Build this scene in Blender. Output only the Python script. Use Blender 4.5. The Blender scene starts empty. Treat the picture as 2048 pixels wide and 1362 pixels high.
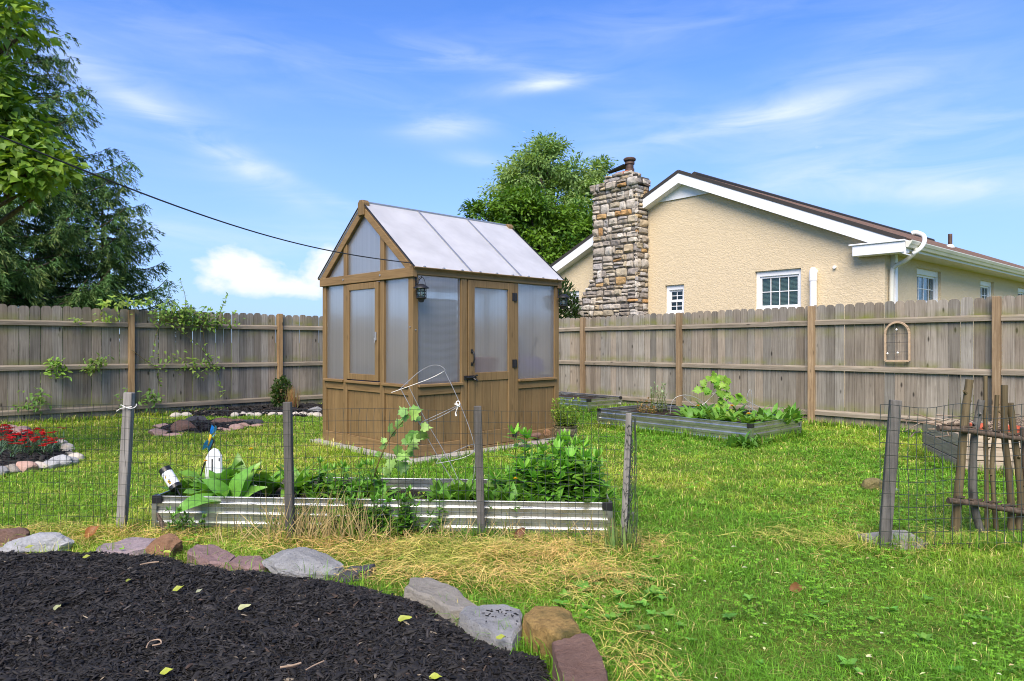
import bpy, bmesh, math, random
import numpy as np
from mathutils import Vector, Matrix, noise as mnoise

rnd = random.Random(7)
rng = np.random.default_rng(11)
R = math.radians
scene = bpy.context.scene
COL = scene.collection
EYE = 1.33
FPX = 1365.0                      # focal length, in pixels of a 2048-wide frame


def ground(px, py, z=0.0):
    """Point on the horizontal plane at height z that is seen at this spot of the picture."""
    y = FPX * (EYE - z) / (py - 681.0)
    return Vector(((px - 1024.0) / FPX * y, y, z))


def at(px, py, y):
    return Vector(((px - 1024.0) / FPX * y, y, EYE + (681.0 - py) / FPX * y))


# ------------------------------------------------------------------ objects
def tag(o, label=None, cat=None, group=None, kind=None):
    if label: o['label'] = label
    if cat: o['category'] = cat
    if group: o['group'] = group
    if kind: o['kind'] = kind
    return o


def empty(name, loc, label, cat, group=None):
    o = bpy.data.objects.new(name, None)
    o.empty_display_size = 0.2
    o.location = loc
    COL.objects.link(o)
    return tag(o, label, cat, group)


def offset_of(o):
    v = Vector((0, 0, 0))
    while o is not None:
        v += o.location
        o = o.parent
    return v


def copy_tree(o, parent=None):
    c = o.copy()
    COL.objects.link(c)
    if parent is not None:
        c.parent = parent
    for ch in list(o.children):
        copy_tree(ch, c)
    return c


class MB:
    """Collects faces (world coordinates) and links them as one mesh object."""
    def __init__(self):
        self.v, self.f, self.c = [], [], []
        self.col = (1.0, 1.0, 1.0)

    def add(self, vs, fs, col=None):
        o = len(self.v)
        self.v.extend([tuple(p) for p in vs])
        self.f.extend([tuple(i + o for i in f) for f in fs])
        c = col or self.col
        self.c.extend([c] * len(vs))

    def obox(self, o, a, b, c, col=None):
        o, a, b, c = Vector(o), Vector(a), Vector(b), Vector(c)
        vs = [o, o + a, o + a + b, o + b, o + c, o + a + c, o + a + b + c, o + b + c]
        self.add(vs, [(0, 3, 2, 1), (4, 5, 6, 7), (0, 1, 5, 4), (1, 2, 6, 5), (2, 3, 7, 6), (3, 0, 4, 7)], col)

    def box(self, c, s, rot=None, col=None):
        m = rot if rot is not None else Matrix.Identity(3)
        a, b, d = m @ Vector((s[0], 0, 0)), m @ Vector((0, s[1], 0)), m @ Vector((0, 0, s[2]))
        self.obox(Vector(c) - (a + b + d) / 2, a, b, d, col)

    def beam(self, p0, p1, w, h, up=(0, 0, 1), col=None):
        p0, p1 = Vector(p0), Vector(p1)
        d = p1 - p0
        s = d.cross(Vector(up)).normalized()
        u = s.cross(d).normalized()
        self.obox(p0 - s * w / 2 - u * h / 2, d, s * w, u * h, col)

    def prism(self, poly, vec, col=None):
        n = len(poly)
        vec = Vector(vec)
        vs = [Vector(p) for p in poly] + [Vector(p) + vec for p in poly]
        fs = [tuple(range(n - 1, -1, -1)), tuple(range(n, 2 * n))]
        fs += [(i, (i + 1) % n, n + (i + 1) % n, n + i) for i in range(n)]
        self.add(vs, fs, col)

    def tube(self, pts, r, n=8, col=None, closed=False):
        pts = [Vector(p) for p in pts]
        m = len(pts)
        rs = [r] * m if not hasattr(r, '__len__') else list(r)
        vs, fs = [], []
        prev = None
        for i, p in enumerate(pts):
            if closed:
                d = pts[(i + 1) % m] - pts[i - 1]
            else:
                d = pts[min(i + 1, m - 1)] - pts[max(i - 1, 0)]
            if d.length < 1e-9: d = Vector((0, 0, 1))
            d.normalize()
            if prev is None:
                a = d.orthogonal().normalized()
            else:
                a = prev - d * prev.dot(d)
                a = a.normalized() if a.length > 1e-6 else d.orthogonal().normalized()
            prev = a
            b = d.cross(a)
            for k in range(n):
                t = 2 * math.pi * k / n
                vs.append(p + (a * math.cos(t) + b * math.sin(t)) * rs[i])
        for i in range(m if closed else m - 1):
            j = (i + 1) % m
            for k in range(n):
                fs.append((i * n + k, i * n + (k + 1) % n, j * n + (k + 1) % n, j * n + k))
        if not closed:
            fs.append(tuple(range(n - 1, -1, -1)))
            fs.append(tuple((m - 1) * n + k for k in range(n)))
        self.add(vs, fs, col)

    def lathe(self, c, prof, n=24, col=None, mat=None):
        c = Vector(c)
        vs, fs = [], []
        for (r, z) in prof:
            for k in range(n):
                t = 2 * math.pi * k / n
                p = Vector((r * math.cos(t), r * math.sin(t), z))
                vs.append(c + (mat @ p if mat is not None else p))
        for i in range(len(prof) - 1):
            for k in range(n):
                fs.append((i * n + k, i * n + (k + 1) % n, (i + 1) * n + (k + 1) % n, (i + 1) * n + k))
        fs.append(tuple(range(n - 1, -1, -1)))
        fs.append(tuple((len(prof) - 1) * n + k for k in range(n)))
        self.add(vs, fs, col)

    def leaf(self, base, d, nrm, L, W, bend=0.3, col=None, nseg=4, fold=0.12, wave=0.0):
        base, d = Vector(base), Vector(d).normalized()
        s = d.cross(Vector(nrm))
        if s.length < 1e-4: s = d.orthogonal()
        s.normalize()
        up = s.cross(d).normalized()
        vs, fs = [], []
        p = base.copy()
        ang = 0.0
        for i in range(nseg + 1):
            a = i / nseg
            w = W * (math.sin(math.pi * min(1, (0.06 + 0.94 * a)) ** 0.75) * 0.5)
            dd = d * math.cos(ang) - up * math.sin(ang)
            uu = up * math.cos(ang) + d * math.sin(ang)
            wv = wave * W * math.sin(a * 9 + base.x * 50)
            vs += [p - s * w + uu * (w * fold * 2 + wv), p, p + s * w + uu * (w * fold * 2 - wv)]
            p = p + dd * (L / nseg)
            ang += bend / nseg * (0.5 + a)
        for i in range(nseg):
            o = i * 3
            fs += [(o, o + 1, o + 4, o + 3), (o + 1, o + 2, o + 5, o + 4)]
        self.add(vs, fs, col)

    def lobed(self, base, d, nrm, S, col=None, droop=0.25):
        """A vine or maple leaf with five toothed lobes."""
        out = [(0, 0), (-.22, -.10), (-.42, .02), (-.36, .18), (-.56, .38), (-.34, .48), (-.30, .68), (-.12, .66), (0, 1.0),
               (.12, .66), (.30, .68), (.34, .48), (.56, .38), (.36, .18), (.42, .02), (.22, -.10)]
        base, d = Vector(base), Vector(d).normalized()
        s = d.cross(Vector(nrm))
        if s.length < 1e-4: s = d.orthogonal()
        s.normalize()
        up = s.cross(d).normalized()
        def q(x, y):
            return base + s * (x * S) + d * (y * S) + up * (S * (0.10 * abs(x) * 2 - droop * y * y))
        vs = [q(0, .32)] + [q(x, y) for x, y in out]
        n = len(out)
        self.add(vs, [(0, 1 + i, 1 + (i + 1) % n) for i in range(n)], col)

    def build(self, name, mat, parent=None, loc=None, smooth=False, bevel=0.0, seg=1, recalc=True, sharp=None):
        me = bpy.data.meshes.new(name)
        off = offset_of(parent)
        if loc is not None:
            off = off + Vector(loc) if parent is not None else Vector(loc)
        vs = [(p[0] - off.x, p[1] - off.y, p[2] - off.z) for p in self.v]
        me.from_pydata(vs, [], self.f)
        ca = me.color_attributes.new('Col', 'FLOAT_COLOR', 'POINT')
        arr = np.ones((len(vs), 4), dtype=np.float32)
        arr[:, :3] = np.array(self.c, dtype=np.float32)
        ca.data.foreach_set('color', arr.ravel())
        if recalc:
            b = bmesh.new(); b.from_mesh(me)
            bmesh.ops.recalc_face_normals(b, faces=b.faces)
            b.to_mesh(me); b.free()
        me.polygons.foreach_set('use_smooth', [smooth] * len(me.polygons))
        if smooth and sharp:
            me.set_sharp_from_angle(angle=R(sharp))
        me.materials.append(mat)
        me.update()
        o = bpy.data.objects.new(name, me)
        COL.objects.link(o)
        if parent is not None:
            o.parent = parent
            if loc is not None: o.location = loc
        elif loc is not None:
            o.location = loc
        if bevel > 0:
            m = o.modifiers.new('bevel', 'BEVEL')
            m.width = bevel; m.segments = seg; m.limit_method = 'ANGLE'; m.angle_limit = R(40)
        return o


def mass(name, V, F, C, mat, parent=None, loc=(0, 0, 0), smooth=False):
    """Big mesh from arrays: V (n,3) world points, F (m,3) triangles, C (n,3) colours."""
    V = np.asarray(V, dtype=np.float32)
    off = np.array(offset_of(parent) if parent is not None else Vector(loc), dtype=np.float32)
    F = np.asarray(F, dtype=np.int32)
    me = bpy.data.meshes.new(name)
    me.vertices.add(len(V))
    me.vertices.foreach_set('co', (V - off).ravel())
    me.loops.add(F.size)
    me.loops.foreach_set('vertex_index', F.ravel())
    me.polygons.add(len(F))
    me.polygons.foreach_set('loop_start', np.arange(0, F.size, 3, dtype=np.int32))
    me.polygons.foreach_set('loop_total', np.full(len(F), 3, dtype=np.int32))
    if smooth:
        me.polygons.foreach_set('use_smooth', np.ones(len(F), dtype=bool))
    ca = me.color_attributes.new('Col', 'FLOAT_COLOR', 'POINT')
    arr = np.ones((len(V), 4), dtype=np.float32)
    arr[:, :3] = C
    ca.data.foreach_set('color', arr.ravel())
    me.update(calc_edges=True)
    me.materials.append(mat)
    o = bpy.data.objects.new(name, me)
    COL.objects.link(o)
    if parent is not None:
        o.parent = parent
    else:
        o.location = loc
    return o


def unit(a):
    return a / np.maximum(np.linalg.norm(a, axis=1, keepdims=True), 1e-9)


def kite_leaves(P, D, N, L, W, C, fold=0.15, wide=0.42):
    """Leaf-shaped pairs of triangles: base points P, directions D, normals N, lengths, widths, colours."""
    D = unit(D)
    S = unit(np.cross(D, N))
    U = np.cross(S, D)
    L = L[:, None]; W = W[:, None]
    tip = P + D * L - U * L * 0.12
    mid = P + D * L * wide
    a = mid - S * W * .5 + U * W * fold
    b = mid + S * W * .5 + U * W * fold
    n = len(P)
    V = np.stack([P, a, tip, b], axis=1).reshape(-1, 3)
    i = np.arange(n)[:, None] * 4
    F = np.concatenate([i + np.array([[0, 2, 1]]), i + np.array([[0, 3, 2]])], axis=1).reshape(-1, 3)
    return V, F, np.repeat(C, 4, axis=0)


def in_poly(x, y, poly):
    inside = np.zeros(len(x), dtype=bool)
    n = len(poly)
    j = n - 1
    for i in range(n):
        xi, yi = poly[i][0], poly[i][1]
        xj, yj = poly[j][0], poly[j][1]
        c = ((yi > y) != (yj > y)) & (x < (xj - xi) * (y - yi) / ((yj - yi) + 1e-12) + xi)
        inside ^= c
        j = i
    return inside


def vnoise(x, y, scale, seed=0):
    """Smooth value noise on arrays, 0..1."""
    x = x * scale + seed * 17.3; y = y * scale - seed * 9.1
    xi = np.floor(x).astype(int); yi = np.floor(y).astype(int)
    fx = x - xi; fy = y - yi
    fx = fx * fx * (3 - 2 * fx); fy = fy * fy * (3 - 2 * fy)
    def h(a, b):
        t = np.sin(a * 127.1 + b * 311.7 + seed * 3.7) * 43758.5453
        return t - np.floor(t)
    return (h(xi, yi) * (1 - fx) + h(xi + 1, yi) * fx) * (1 - fy) + (h(xi, yi + 1) * (1 - fx) + h(xi + 1, yi + 1) * fx) * fy


# ------------------------------------------------------------------ materials
class NT:
    def __init__(self, tree):
        self.t = tree

    def n(self, typ, props=None, **ins):
        nd = self.t.nodes.new(typ)
        for k, v in (props or {}).items(): setattr(nd, k, v)
        for k, v in ins.items():
            key = k.replace('_', ' ')
            sock = None
            if k.startswith('i') and k[1:].isdigit():
                sock = nd.inputs[int(k[1:])]
            else:
                sock = nd.inputs[key]
            self.put(sock, v)
        return nd

    def put(self, sock, v):
        if isinstance(v, bpy.types.NodeSocket):
            self.t.links.new(v, sock)
        elif isinstance(v, bpy.types.Node):
            self.t.links.new(v.outputs[0], sock)
        else:
            if sock.type == 'RGBA' and len(v) == 3: v = (*v, 1)
            sock.default_value = v

    def m(self, op, a, b=0.0, c=None, clamp=False):
        nd = self.n('ShaderNodeMath', {'operation': op, 'use_clamp': clamp}, i0=a, i1=b)
        if c is not None: self.put(nd.inputs[2], c)
        return nd.outputs[0]

    def mix(self, f, a, b, mode='MIX'):
        nd = self.n('ShaderNodeMix', {'data_type': 'RGBA', 'blend_type': mode})
        self.put(nd.inputs[0], f); self.put(nd.inputs[6], a); self.put(nd.inputs[7], b)
        return nd.outputs[2]

    def coord(self, scale=(1, 1, 1), rot=(0, 0, 0), which='Object'):
        tc = self.n('ShaderNodeTexCoord')
        mp = self.n('ShaderNodeMapping', None, Vector=tc.outputs[which], Scale=scale, Rotation=rot)
        return mp.outputs[0]

    def noise(self, vec, scale=5, detail=5, rough=.55, dist=0.0):
        return self.n('ShaderNodeTexNoise', None, Vector=vec, Scale=scale, Detail=detail, Roughness=rough, Distortion=dist).outputs[0]

    def ramp(self, f, stops):
        nd = self.n('ShaderNodeValToRGB', None, Fac=f)
        el = nd.color_ramp.elements
        while len(el) < len(stops): el.new(0.5)
        for e, (p, c) in zip(el, stops):
            e.position = p
            e.color = (*c, 1) if len(c) == 3 else c
        return nd.outputs[0]

    def rng(self, v, a, b, c=0.0, d=1.0):
        return self.n('ShaderNodeMapRange', None, Value=v, From_Min=a, From_Max=b, To_Min=c, To_Max=d).outputs[0]

    def bump(self, h, strength=.3, dist=.01):
        return self.n('ShaderNodeBump', None, Strength=strength, Distance=dist, Height=h).outputs[0]

    def attr(self):
        return self.n('ShaderNodeAttribute', {'attribute_name': 'Col'}).outputs[0]


def new_mat(name):
    m = bpy.data.materials.new(name)
    m.use_nodes = True
    m.node_tree.nodes.clear()
    t = NT(m.node_tree)
    out = t.n('ShaderNodeOutputMaterial')
    return m, t, out


def surf(t, out, col, rough=.6, metal=0.0, nrm=None, spec=.5):
    p = t.n('ShaderNodeBsdfPrincipled', None, Base_Color=col, Roughness=rough, Metallic=metal)
    p.inputs['Specular IOR Level'].default_value = spec
    if nrm is not None: t.put(p.inputs['Normal'], nrm)
    t.put(out.inputs[0], p)
    return p


def plain(name, col, rough=.5, metal=0.0, var=.12, scale=20, bump=.0, spec=.5, attr=False):
    m, t, out = new_mat(name)
    c = t.coord()
    nz = t.noise(c, scale, 6)
    f = t.rng(nz, .3, .7, 1 - var, 1 + var)
    base = t.mix(1.0, col, t.attr(), 'MULTIPLY') if attr else t.mix(0.0, col, col)
    cc = t.n('ShaderNodeVectorMath', {'operation': 'SCALE'}, i0=base)
    t.put(cc.inputs['Scale'], f)
    nr = t.bump(nz, bump, .005) if bump else None
    surf(t, out, cc.outputs[0], rough, metal, nr, spec)
    return m


def wood(name, stops, axis='z', rough=.75, knots=.7, green=None, bump=.25, attr=True, gs=1.0):
    """Grain that runs along one axis; knots; optional green algae given as (height, half width, strength) bands."""
    m, t, out = new_mat(name)
    hi, lo = 55 * gs, 1.6 * gs
    sc = (hi, hi, lo) if axis == 'z' else (lo * 1.5, lo * 1.5, hi)
    c = t.coord(sc)
    base = t.coord()
    vor = t.n('ShaderNodeTexVoronoi', {'feature': 'F1'}, Vector=t.coord((9 * gs, 9 * gs, 3.2 * gs) if axis == 'z' else (3 * gs, 3 * gs, 9 * gs)), Scale=1.0)
    kd = vor.outputs['Distance']
    kmask = t.rng(kd, .07, .16, 1, 0)
    warp = t.rng(kd, .0, .5, 1.2, 0)
    n1 = t.n('ShaderNodeTexNoise', None, Vector=c, Scale=1.0, Detail=6, Roughness=.6, Distortion=t.m('MULTIPLY', warp, 1.6)).outputs[0]
    n2 = t.noise(base, 2.3, 4)
    f = t.m('ADD', t.m('MULTIPLY', n1, .75), t.m('MULTIPLY', n2, .25))
    col = t.ramp(f, stops)
    pick = t.rng(t.n('ShaderNodeSeparateColor', None, Color=vor.outputs['Color']).outputs[0], .38, .43, 0, 1)
    col = t.mix(t.m('MULTIPLY', t.m('MULTIPLY', kmask, pick), knots), col, tuple(x * .25 for x in stops[0][1]))
    if attr:
        col = t.mix(1.0, col, t.attr(), 'MULTIPLY')
    if green:
        z = t.n('ShaderNodeSeparateXYZ', None, Vector=base).outputs[2]
        g = None
        n3 = t.rng(t.noise(base, 4.0, 6), .38, .68, 0, 1)
        for (zc, hw, st) in green:
            b = t.m('MULTIPLY', t.rng(t.m('ABSOLUTE', t.m('SUBTRACT', z, zc)), 0, hw, 1, 0), st)
            g = b if g is None else t.m('MAXIMUM', g, b)
        g = t.m('MULTIPLY', g, n3, clamp=True)
        col = t.mix(g, col, (.16, .17, .035))
    surf(t, out, col, rough, 0, t.bump(n1, bump, .004), .25)
    return m


def leaf_mat(name, tint=(1, 1, 1), trans=.35, rough=.45, spec=.35):
    m, t, out = new_mat(name)
    col = t.mix(1.0, t.attr(), tint, 'MULTIPLY')
    nz = t.rng(t.noise(t.coord(), 30, 3), .3, .7, .82, 1.18)
    sc = t.n('ShaderNodeVectorMath', {'operation': 'SCALE'}, i0=col); t.put(sc.inputs['Scale'], nz)
    p = t.n('ShaderNodeBsdfPrincipled', None, Base_Color=sc.outputs[0], Roughness=rough)
    p.inputs['Specular IOR Level'].default_value = spec
    tr = t.n('ShaderNodeBsdfTranslucent', None, Color=t.mix(1.0, sc.outputs[0], (1.5, 1.35, .6), 'MULTIPLY'))
    mx = t.n('ShaderNodeMixShader', None, i0=trans)
    t.put(mx.inputs[1], p.outputs[0]); t.put(mx.inputs[2], tr.outputs[0])
    t.put(out.inputs[0], mx.outputs[0])
    return m


def rock_mat(name, c1, c2, scale=7, bump=.6, c3=None, spot=.0, moss=None):
    m, t, out = new_mat(name)
    c = t.coord()
    n1 = t.noise(c, scale, 8, .62, .4)
    n2 = t.noise(c, scale * 7, 8, .72)
    f = t.m('ADD', t.m('MULTIPLY', n1, .5), t.m('MULTIPLY', n2, .5))
    st = [(.32, c1), (.66, c2)]
    if c3: st.append((.8, c3))
    col = t.ramp(f, st)
    if spot:
        sp = t.rng(n2, .56, .68, 0, spot)
        col = t.mix(sp, col, tuple(x * .3 for x in c1))
    if moss:
        mk = t.rng(t.noise(c, scale * .6, 5), .47, .6, 0, 1)
        col = t.mix(mk, col, moss)
    n3 = t.noise(c, scale * 30, 4, .8)
    col = t.mix(t.rng(n3, .55, .72, 0, .35), col, tuple(x * .35 for x in c1))
    col = t.mix(t.rng(n3, .40, .26, 0, .3), col, tuple(min(1, x * 1.35) for x in c2))
    nr = t.bump(t.m('ADD', f, t.m('MULTIPLY', n3, .25)), bump, .05)
    surf(t, out, col, .88, 0, nr, .25)
    return m
SKY_TINT = (.475, .745, 1.22, 1)
SKY_HAZE = (2.3, 3.12, 4.55, 1)
SKY_CLOUD = (4.0, 4.5, 5.2, 1)
SKY_PUFF = (4.7, 4.85, 5.1, 1)
SUN_STR = 4.0
EXPOSURE = 0.88
M = {}
GREEN = [(1.67, .12, 1.0), (1.50, .16, .5), (.96, .10, .75), (.26, .14, .85), (.04, .12, .8)]
M['fence_board'] = wood('weathered fence board', [(.30, (.10, .086, .070)), (.46, (.205, .180, .150)), (.60, (.275, .245, .208)), (.75, (.39, .36, .315))], 'z', knots=.9, green=GREEN)
M['fence_rail'] = wood('weathered fence rail', [(.30, (.12, .10, .075)), (.5, (.225, .19, .145)), (.72, (.34, .295, .235))], 'xy', knots=.7,
                       green=[(1.655, .02, .35)])
M['fence_post'] = wood('treated fence post', [(.30, (.12, .078, .044)), (.5, (.25, .172, .10)), (.72, (.38, .28, .175))], 'z')
M['cedar_v'] = wood('stained cedar upright', [(.30, (.112, .072, .031)), (.5, (.183, .118, .053)), (.72, (.235, .156, .073))], 'z', .55, .35, bump=.12)
M['cedar_h'] = wood('stained cedar rail', [(.30, (.128, .080, .035)), (.5, (.20, .127, .057)), (.72, (.26, .17, .08))], 'xy', .55, .3, bump=.12)
M['stake'] = wood('grey weathered stake', [(.30, (.10, .092, .084)), (.5, (.20, .187, .17)), (.72, (.32, .30, .275))], 'z', bump=.3)
M['planter'] = wood('weathered planter board', [(.30, (.26, .20, .145)), (.5, (.42, .335, .25)), (.72, (.55, .46, .36))], 'xy')
M['bark'] = wood('stripped branch', [(.30, (.055, .040, .020)), (.5, (.115, .088, .046)), (.72, (.19, .15, .085))], 'z', knots=.8, bump=.4)
M['bark_dark'] = wood('dark bark', [(.30, (.035, .025, .018)), (.5, (.085, .062, .045)), (.72, (.17, .13, .10))], 'z', bump=.7)
M['bark_grey'] = wood('grey bark', [(.30, (.045, .043, .038)), (.5, (.10, .095, .085)), (.72, (.18, .17, .15))], 'z', bump=.7)
M['tan_wood'] = plain('tan arched frame', (.40, .29, .19), .7, var=.2)
M['leaf'] = leaf_mat('leaf')
M['glossy_leaf'] = leaf_mat('glossy leaf', trans=.3, rough=.35, spec=.5)
M['needle'] = leaf_mat('needle', trans=.12, rough=.6, spec=.2)
M['grass'] = leaf_mat('grass blade', trans=.4, rough=.5, spec=.25)
M['straw'] = leaf_mat('dry straw', trans=.25, rough=.6, spec=.2)
M['petal'] = leaf_mat('petal', trans=.25, rough=.6, spec=.15)
M['black_metal'] = plain('black iron', (.018, .018, .02), .45, .3, .2)
M['wire'] = plain('dark green wire', (.045, .055, .05), .55, .2, .3)
M['wire_light'] = plain('bare steel wire', (.36, .36, .36), .5, .5, .15)
M['cable'] = plain('black cable', (.02, .02, .022), .6)
M['aluminium'] = plain('aluminium strip', (.38, .39, .42), .42, .7, .15)
M['white_trim'] = plain('white painted trim', (.76, .77, .79), .45, var=.04, scale=4)
M['white_plastic'] = plain('white pvc', (.80, .80, .82), .35, var=.03)
M['gutter'] = plain('off white gutter', (.62, .61, .53), .4, var=.08, scale=3)
M['soffit'] = plain('pale soffit', (.55, .52, .42), .6, var=.05, scale=3)
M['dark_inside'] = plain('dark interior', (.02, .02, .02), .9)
M['blind'] = plain('window blind', (.62, .66, .63), .6, var=.05)
M['roof_edge'] = plain('dark drip edge', (.03, .025, .022), .7)
M['concrete'] = rock_mat('concrete paver', (.27, .255, .23), (.43, .41, .375), 5, .4)
M['slate_paver'] = rock_mat('grey flagstone', (.24, .225, .20), (.37, .35, .315), 5, .5)
M['soil'] = rock_mat('bed soil', (.02, .014, .01), (.07, .05, .035), 14, 1.0)
M['mulch_base'] = rock_mat('mulch underlay', (.006, .005, .005), (.02, .018, .017), 30, 1.0)
M['terracotta'] = plain('orange plastic pot', (.55, .12, .06), .5)
M['string'] = plain('white string', (.75, .73, .68), .8)
M['blue'] = plain('blue painted wing', (.09, .48, .85), .35)
M['yellow'] = plain('yellow paint', (.75, .45, .04), .5)
M['black_plastic'] = plain('black plastic', (.015, .015, .017), .35)
M['twig'] = plain('grey twig', (.16, .12, .09), .85, var=.35, attr=True)
M['red_tub'] = plain('red tub', (.70, .07, .06), .5)
M['purple_bag'] = plain('purple bag', (.45, .25, .72), .5, var=.5, scale=8)
M['white_bag'] = plain('white sack', (.75, .75, .76), .6)
M['blue_tub'] = plain('blue tub', (.10, .16, .40), .5)
M['flue'] = plain('rusty flue', (.10, .06, .045), .6, .4, .4, 9)
M['clay'] = plain('clay flue liner', (.38, .12, .06), .8, var=.3)

# rocks
M['rock_grey'] = rock_mat('pale grey granite', (.22, .223, .225), (.54, .54, .54), 9, 1.0, spot=.9)
M['rock_white'] = rock_mat('white quartz rock', (.32, .325, .335), (.66, .67, .69), 7, 1.0, spot=.4)
M['rock_purple'] = rock_mat('purple shale', (.22, .17, .18), (.40, .33, .35), 4, .8)
M['rock_dusky'] = rock_mat('dusky red slab', (.19, .12, .115), (.37, .255, .245), 5, .9, spot=.25)
M['rock_red'] = rock_mat('red sandstone', (.14, .078, .058), (.29, .185, .145), 5, 1.0, spot=.35)
M['rock_orange'] = rock_mat('orange sandstone', (.20, .10, .05), (.42, .25, .15), 6, 1.0, (.5, .42, .34))
M['rock_gold'] = rock_mat('golden lichened rock', (.15, .095, .035), (.66, .43, .15), 7, 1.0, (.80, .68, .46), moss=(.13, .11, .035))
M['rock_tan'] = rock_mat('tan grey fieldstone', (.24, .22, .185), (.46, .425, .37), 6, 1.0, spot=.4)
M['rock_slate'] = rock_mat('dark slate', (.035, .035, .04), (.09, .09, .10), 8, .5)
M['rock_moss'] = rock_mat('mossy brown rock', (.13, .11, .04), (.33, .27, .12), 12, .8)
M['pebble'] = rock_mat('pale river stone', (.42, .37, .30), (.66, .60, .52), 5, .4)
M['rock_pink'] = rock_mat('pink sandstone', (.34, .20, .16), (.52, .36, .30), 5, .5)


def make_stucco():
    m, t, out = new_mat('cream stucco')
    c = t.coord()
    w = t.n('ShaderNodeTexNoise', None, Vector=t.coord((1, 1, 1.9)), Scale=7, Detail=5, Roughness=.55, Distortion=1.2).outputs[0]
    ridge = t.rng(t.m('ABSOLUTE', t.m('SUBTRACT', w, .5)), 0, .09, 1, 0)
    fine = t.noise(c, 60, 3)
    h = t.m('ADD', ridge, t.m('MULTIPLY', fine, .35))
    st = t.rng(t.noise(c, .55, 5, .6), .35, .75, 0, .22)
    col = t.mix(st, (.60, .495, .335), (.555, .455, .31))
    dark = t.rng(t.noise(t.coord((1, 1, .8)), .9, 6, .65), .60, .78, 0, .22)
    col = t.mix(dark, col, (.36, .32, .25))
    surf(t, out, col, .9, 0, t.bump(h, .40, .018), .15)
    return m
M['stucco'] = make_stucco()


def make_shingle():
    m, t, out = new_mat('brown shingles')
    c = t.coord()
    b = t.n('ShaderNodeTexBrick', {'offset': .5}, Vector=c, Scale=1.0, Color1=(.10, .058, .04, 1), Color2=(.19, .118, .085, 1),
            Mortar=(.03, .02, .016, 1), Mortar_Size=.006, Brick_Width=.28, Row_Height=.135)
    n = t.noise(t.coord((1, 2.5, 1)), 4, 6, .7)
    n2 = t.noise(c, 45, 4, .7)
    col = t.mix(t.rng(n, .4, .62, 0, .8), b.outputs[0], (.28, .18, .13))
    col = t.mix(t.rng(n2, .45, .62, 0, .7), col, (.055, .035, .028))
    surf(t, out, col, .95, 0, t.bump(t.m('ADD', b.outputs[1], n2), .5, .01), .1)
    return m
M['shingle'] = make_shingle()


def make_metal():
    m, t, out = new_mat('galvanised corrugated steel')
    c = t.coord()
    n = t.noise(t.coord((1, 1, 1.5)), 5, 6, .6)
    col = t.ramp(n, [(.3, (.44, .45, .42)), (.7, (.58, .59, .57))])
    dirt = t.rng(t.noise(c, 9, 6, .7), .56, .78, 0, .6)
    col = t.mix(dirt, col, (.16, .155, .10))
    p = surf(t, out, col, .3, .85, t.bump(t.noise(c, 70, 3), .08, .002))
    t.put(p.inputs['Roughness'], t.rng(n, .3, .7, .22, .42))
    t.put(p.inputs['Metallic'], t.rng(dirt, 0, .7, .9, .4))
    return m
M['metal'] = make_metal()


def make_poly(name, mixd, white, tr, thru=.55, lo=.70, sc=(48, 48, .2)):
    m, t, out = new_mat(name)
    st = t.noise(t.coord(sc), 1.0, 3, .6)
    f = t.rng(st, .32, .68, lo, 1.06)
    col = t.n('ShaderNodeVectorMath', {'operation': 'SCALE'}, i0=white); t.put(col.inputs['Scale'], f)
    d = t.n('ShaderNodeBsdfDiffuse', None, Color=col.outputs[0])
    l = t.n('ShaderNodeBsdfTranslucent', None, Color=col.outputs[0])
    a = t.n('ShaderNodeMixShader', None, i0=thru); t.put(a.inputs[1], d.outputs[0]); t.put(a.inputs[2], l.outputs[0])
    rf = t.n('ShaderNodeBsdfRefraction', None, Color=(.97, .97, .98, 1), Roughness=.36, IOR=1.16)
    tp = t.n('ShaderNodeBsdfTransparent', None, Color=(.97, .97, .98, 1))
    b = t.n('ShaderNodeMixShader', None, i0=tr); t.put(b.inputs[1], rf.outputs[0]); t.put(b.inputs[2], tp.outputs[0])
    x = t.n('ShaderNodeMixShader', None, i0=mixd); t.put(x.inputs[1], b.outputs[0]); t.put(x.inputs[2], a.outputs[0])
    gl = t.n('ShaderNodeBsdfGlossy', None, Color=(1, 1, 1, 1), Roughness=.12, Normal=t.bump(st, .15, .004))
    fr = t.n('ShaderNodeFresnel', None, IOR=1.45)
    y = t.n('ShaderNodeMixShader', None, i0=t.m('MULTIPLY', fr.outputs[0], .8)); t.put(y.inputs[1], x.outputs[0]); t.put(y.inputs[2], gl.outputs[0])
    t.put(out.inputs[0], y.outputs[0])
    return m
M['poly'] = make_poly('twin wall polycarbonate', .165, (.98, .98, 1.0), .55, .40)
M['poly_roof'] = make_poly('frosted roof polycarbonate', .90, (.95, .95, .97), .60, .55, .88, (2.5, 2.5, 2.5))


def make_glass():
    m, t, out = new_mat('window glass')
    tp = t.n('ShaderNodeBsdfTransparent', None, Color=(.72, .80, .77, 1))
    gl = t.n('ShaderNodeBsdfGlossy', None, Color=(.9, .95, 1, 1), Roughness=.02, Normal=t.bump(t.noise(t.coord(), 3, 2), .05, .01))
    fr = t.n('ShaderNodeFresnel', None, IOR=1.5)
    x = t.n('ShaderNodeMixShader', None, i0=t.m('MULTIPLY', fr.outputs[0], .8)); t.put(x.inputs[1], tp.outputs[0]); t.put(x.inputs[2], gl.outputs[0])
    t.put(out.inputs[0], x.outputs[0])
    return m
M['glass'] = make_glass()


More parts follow.
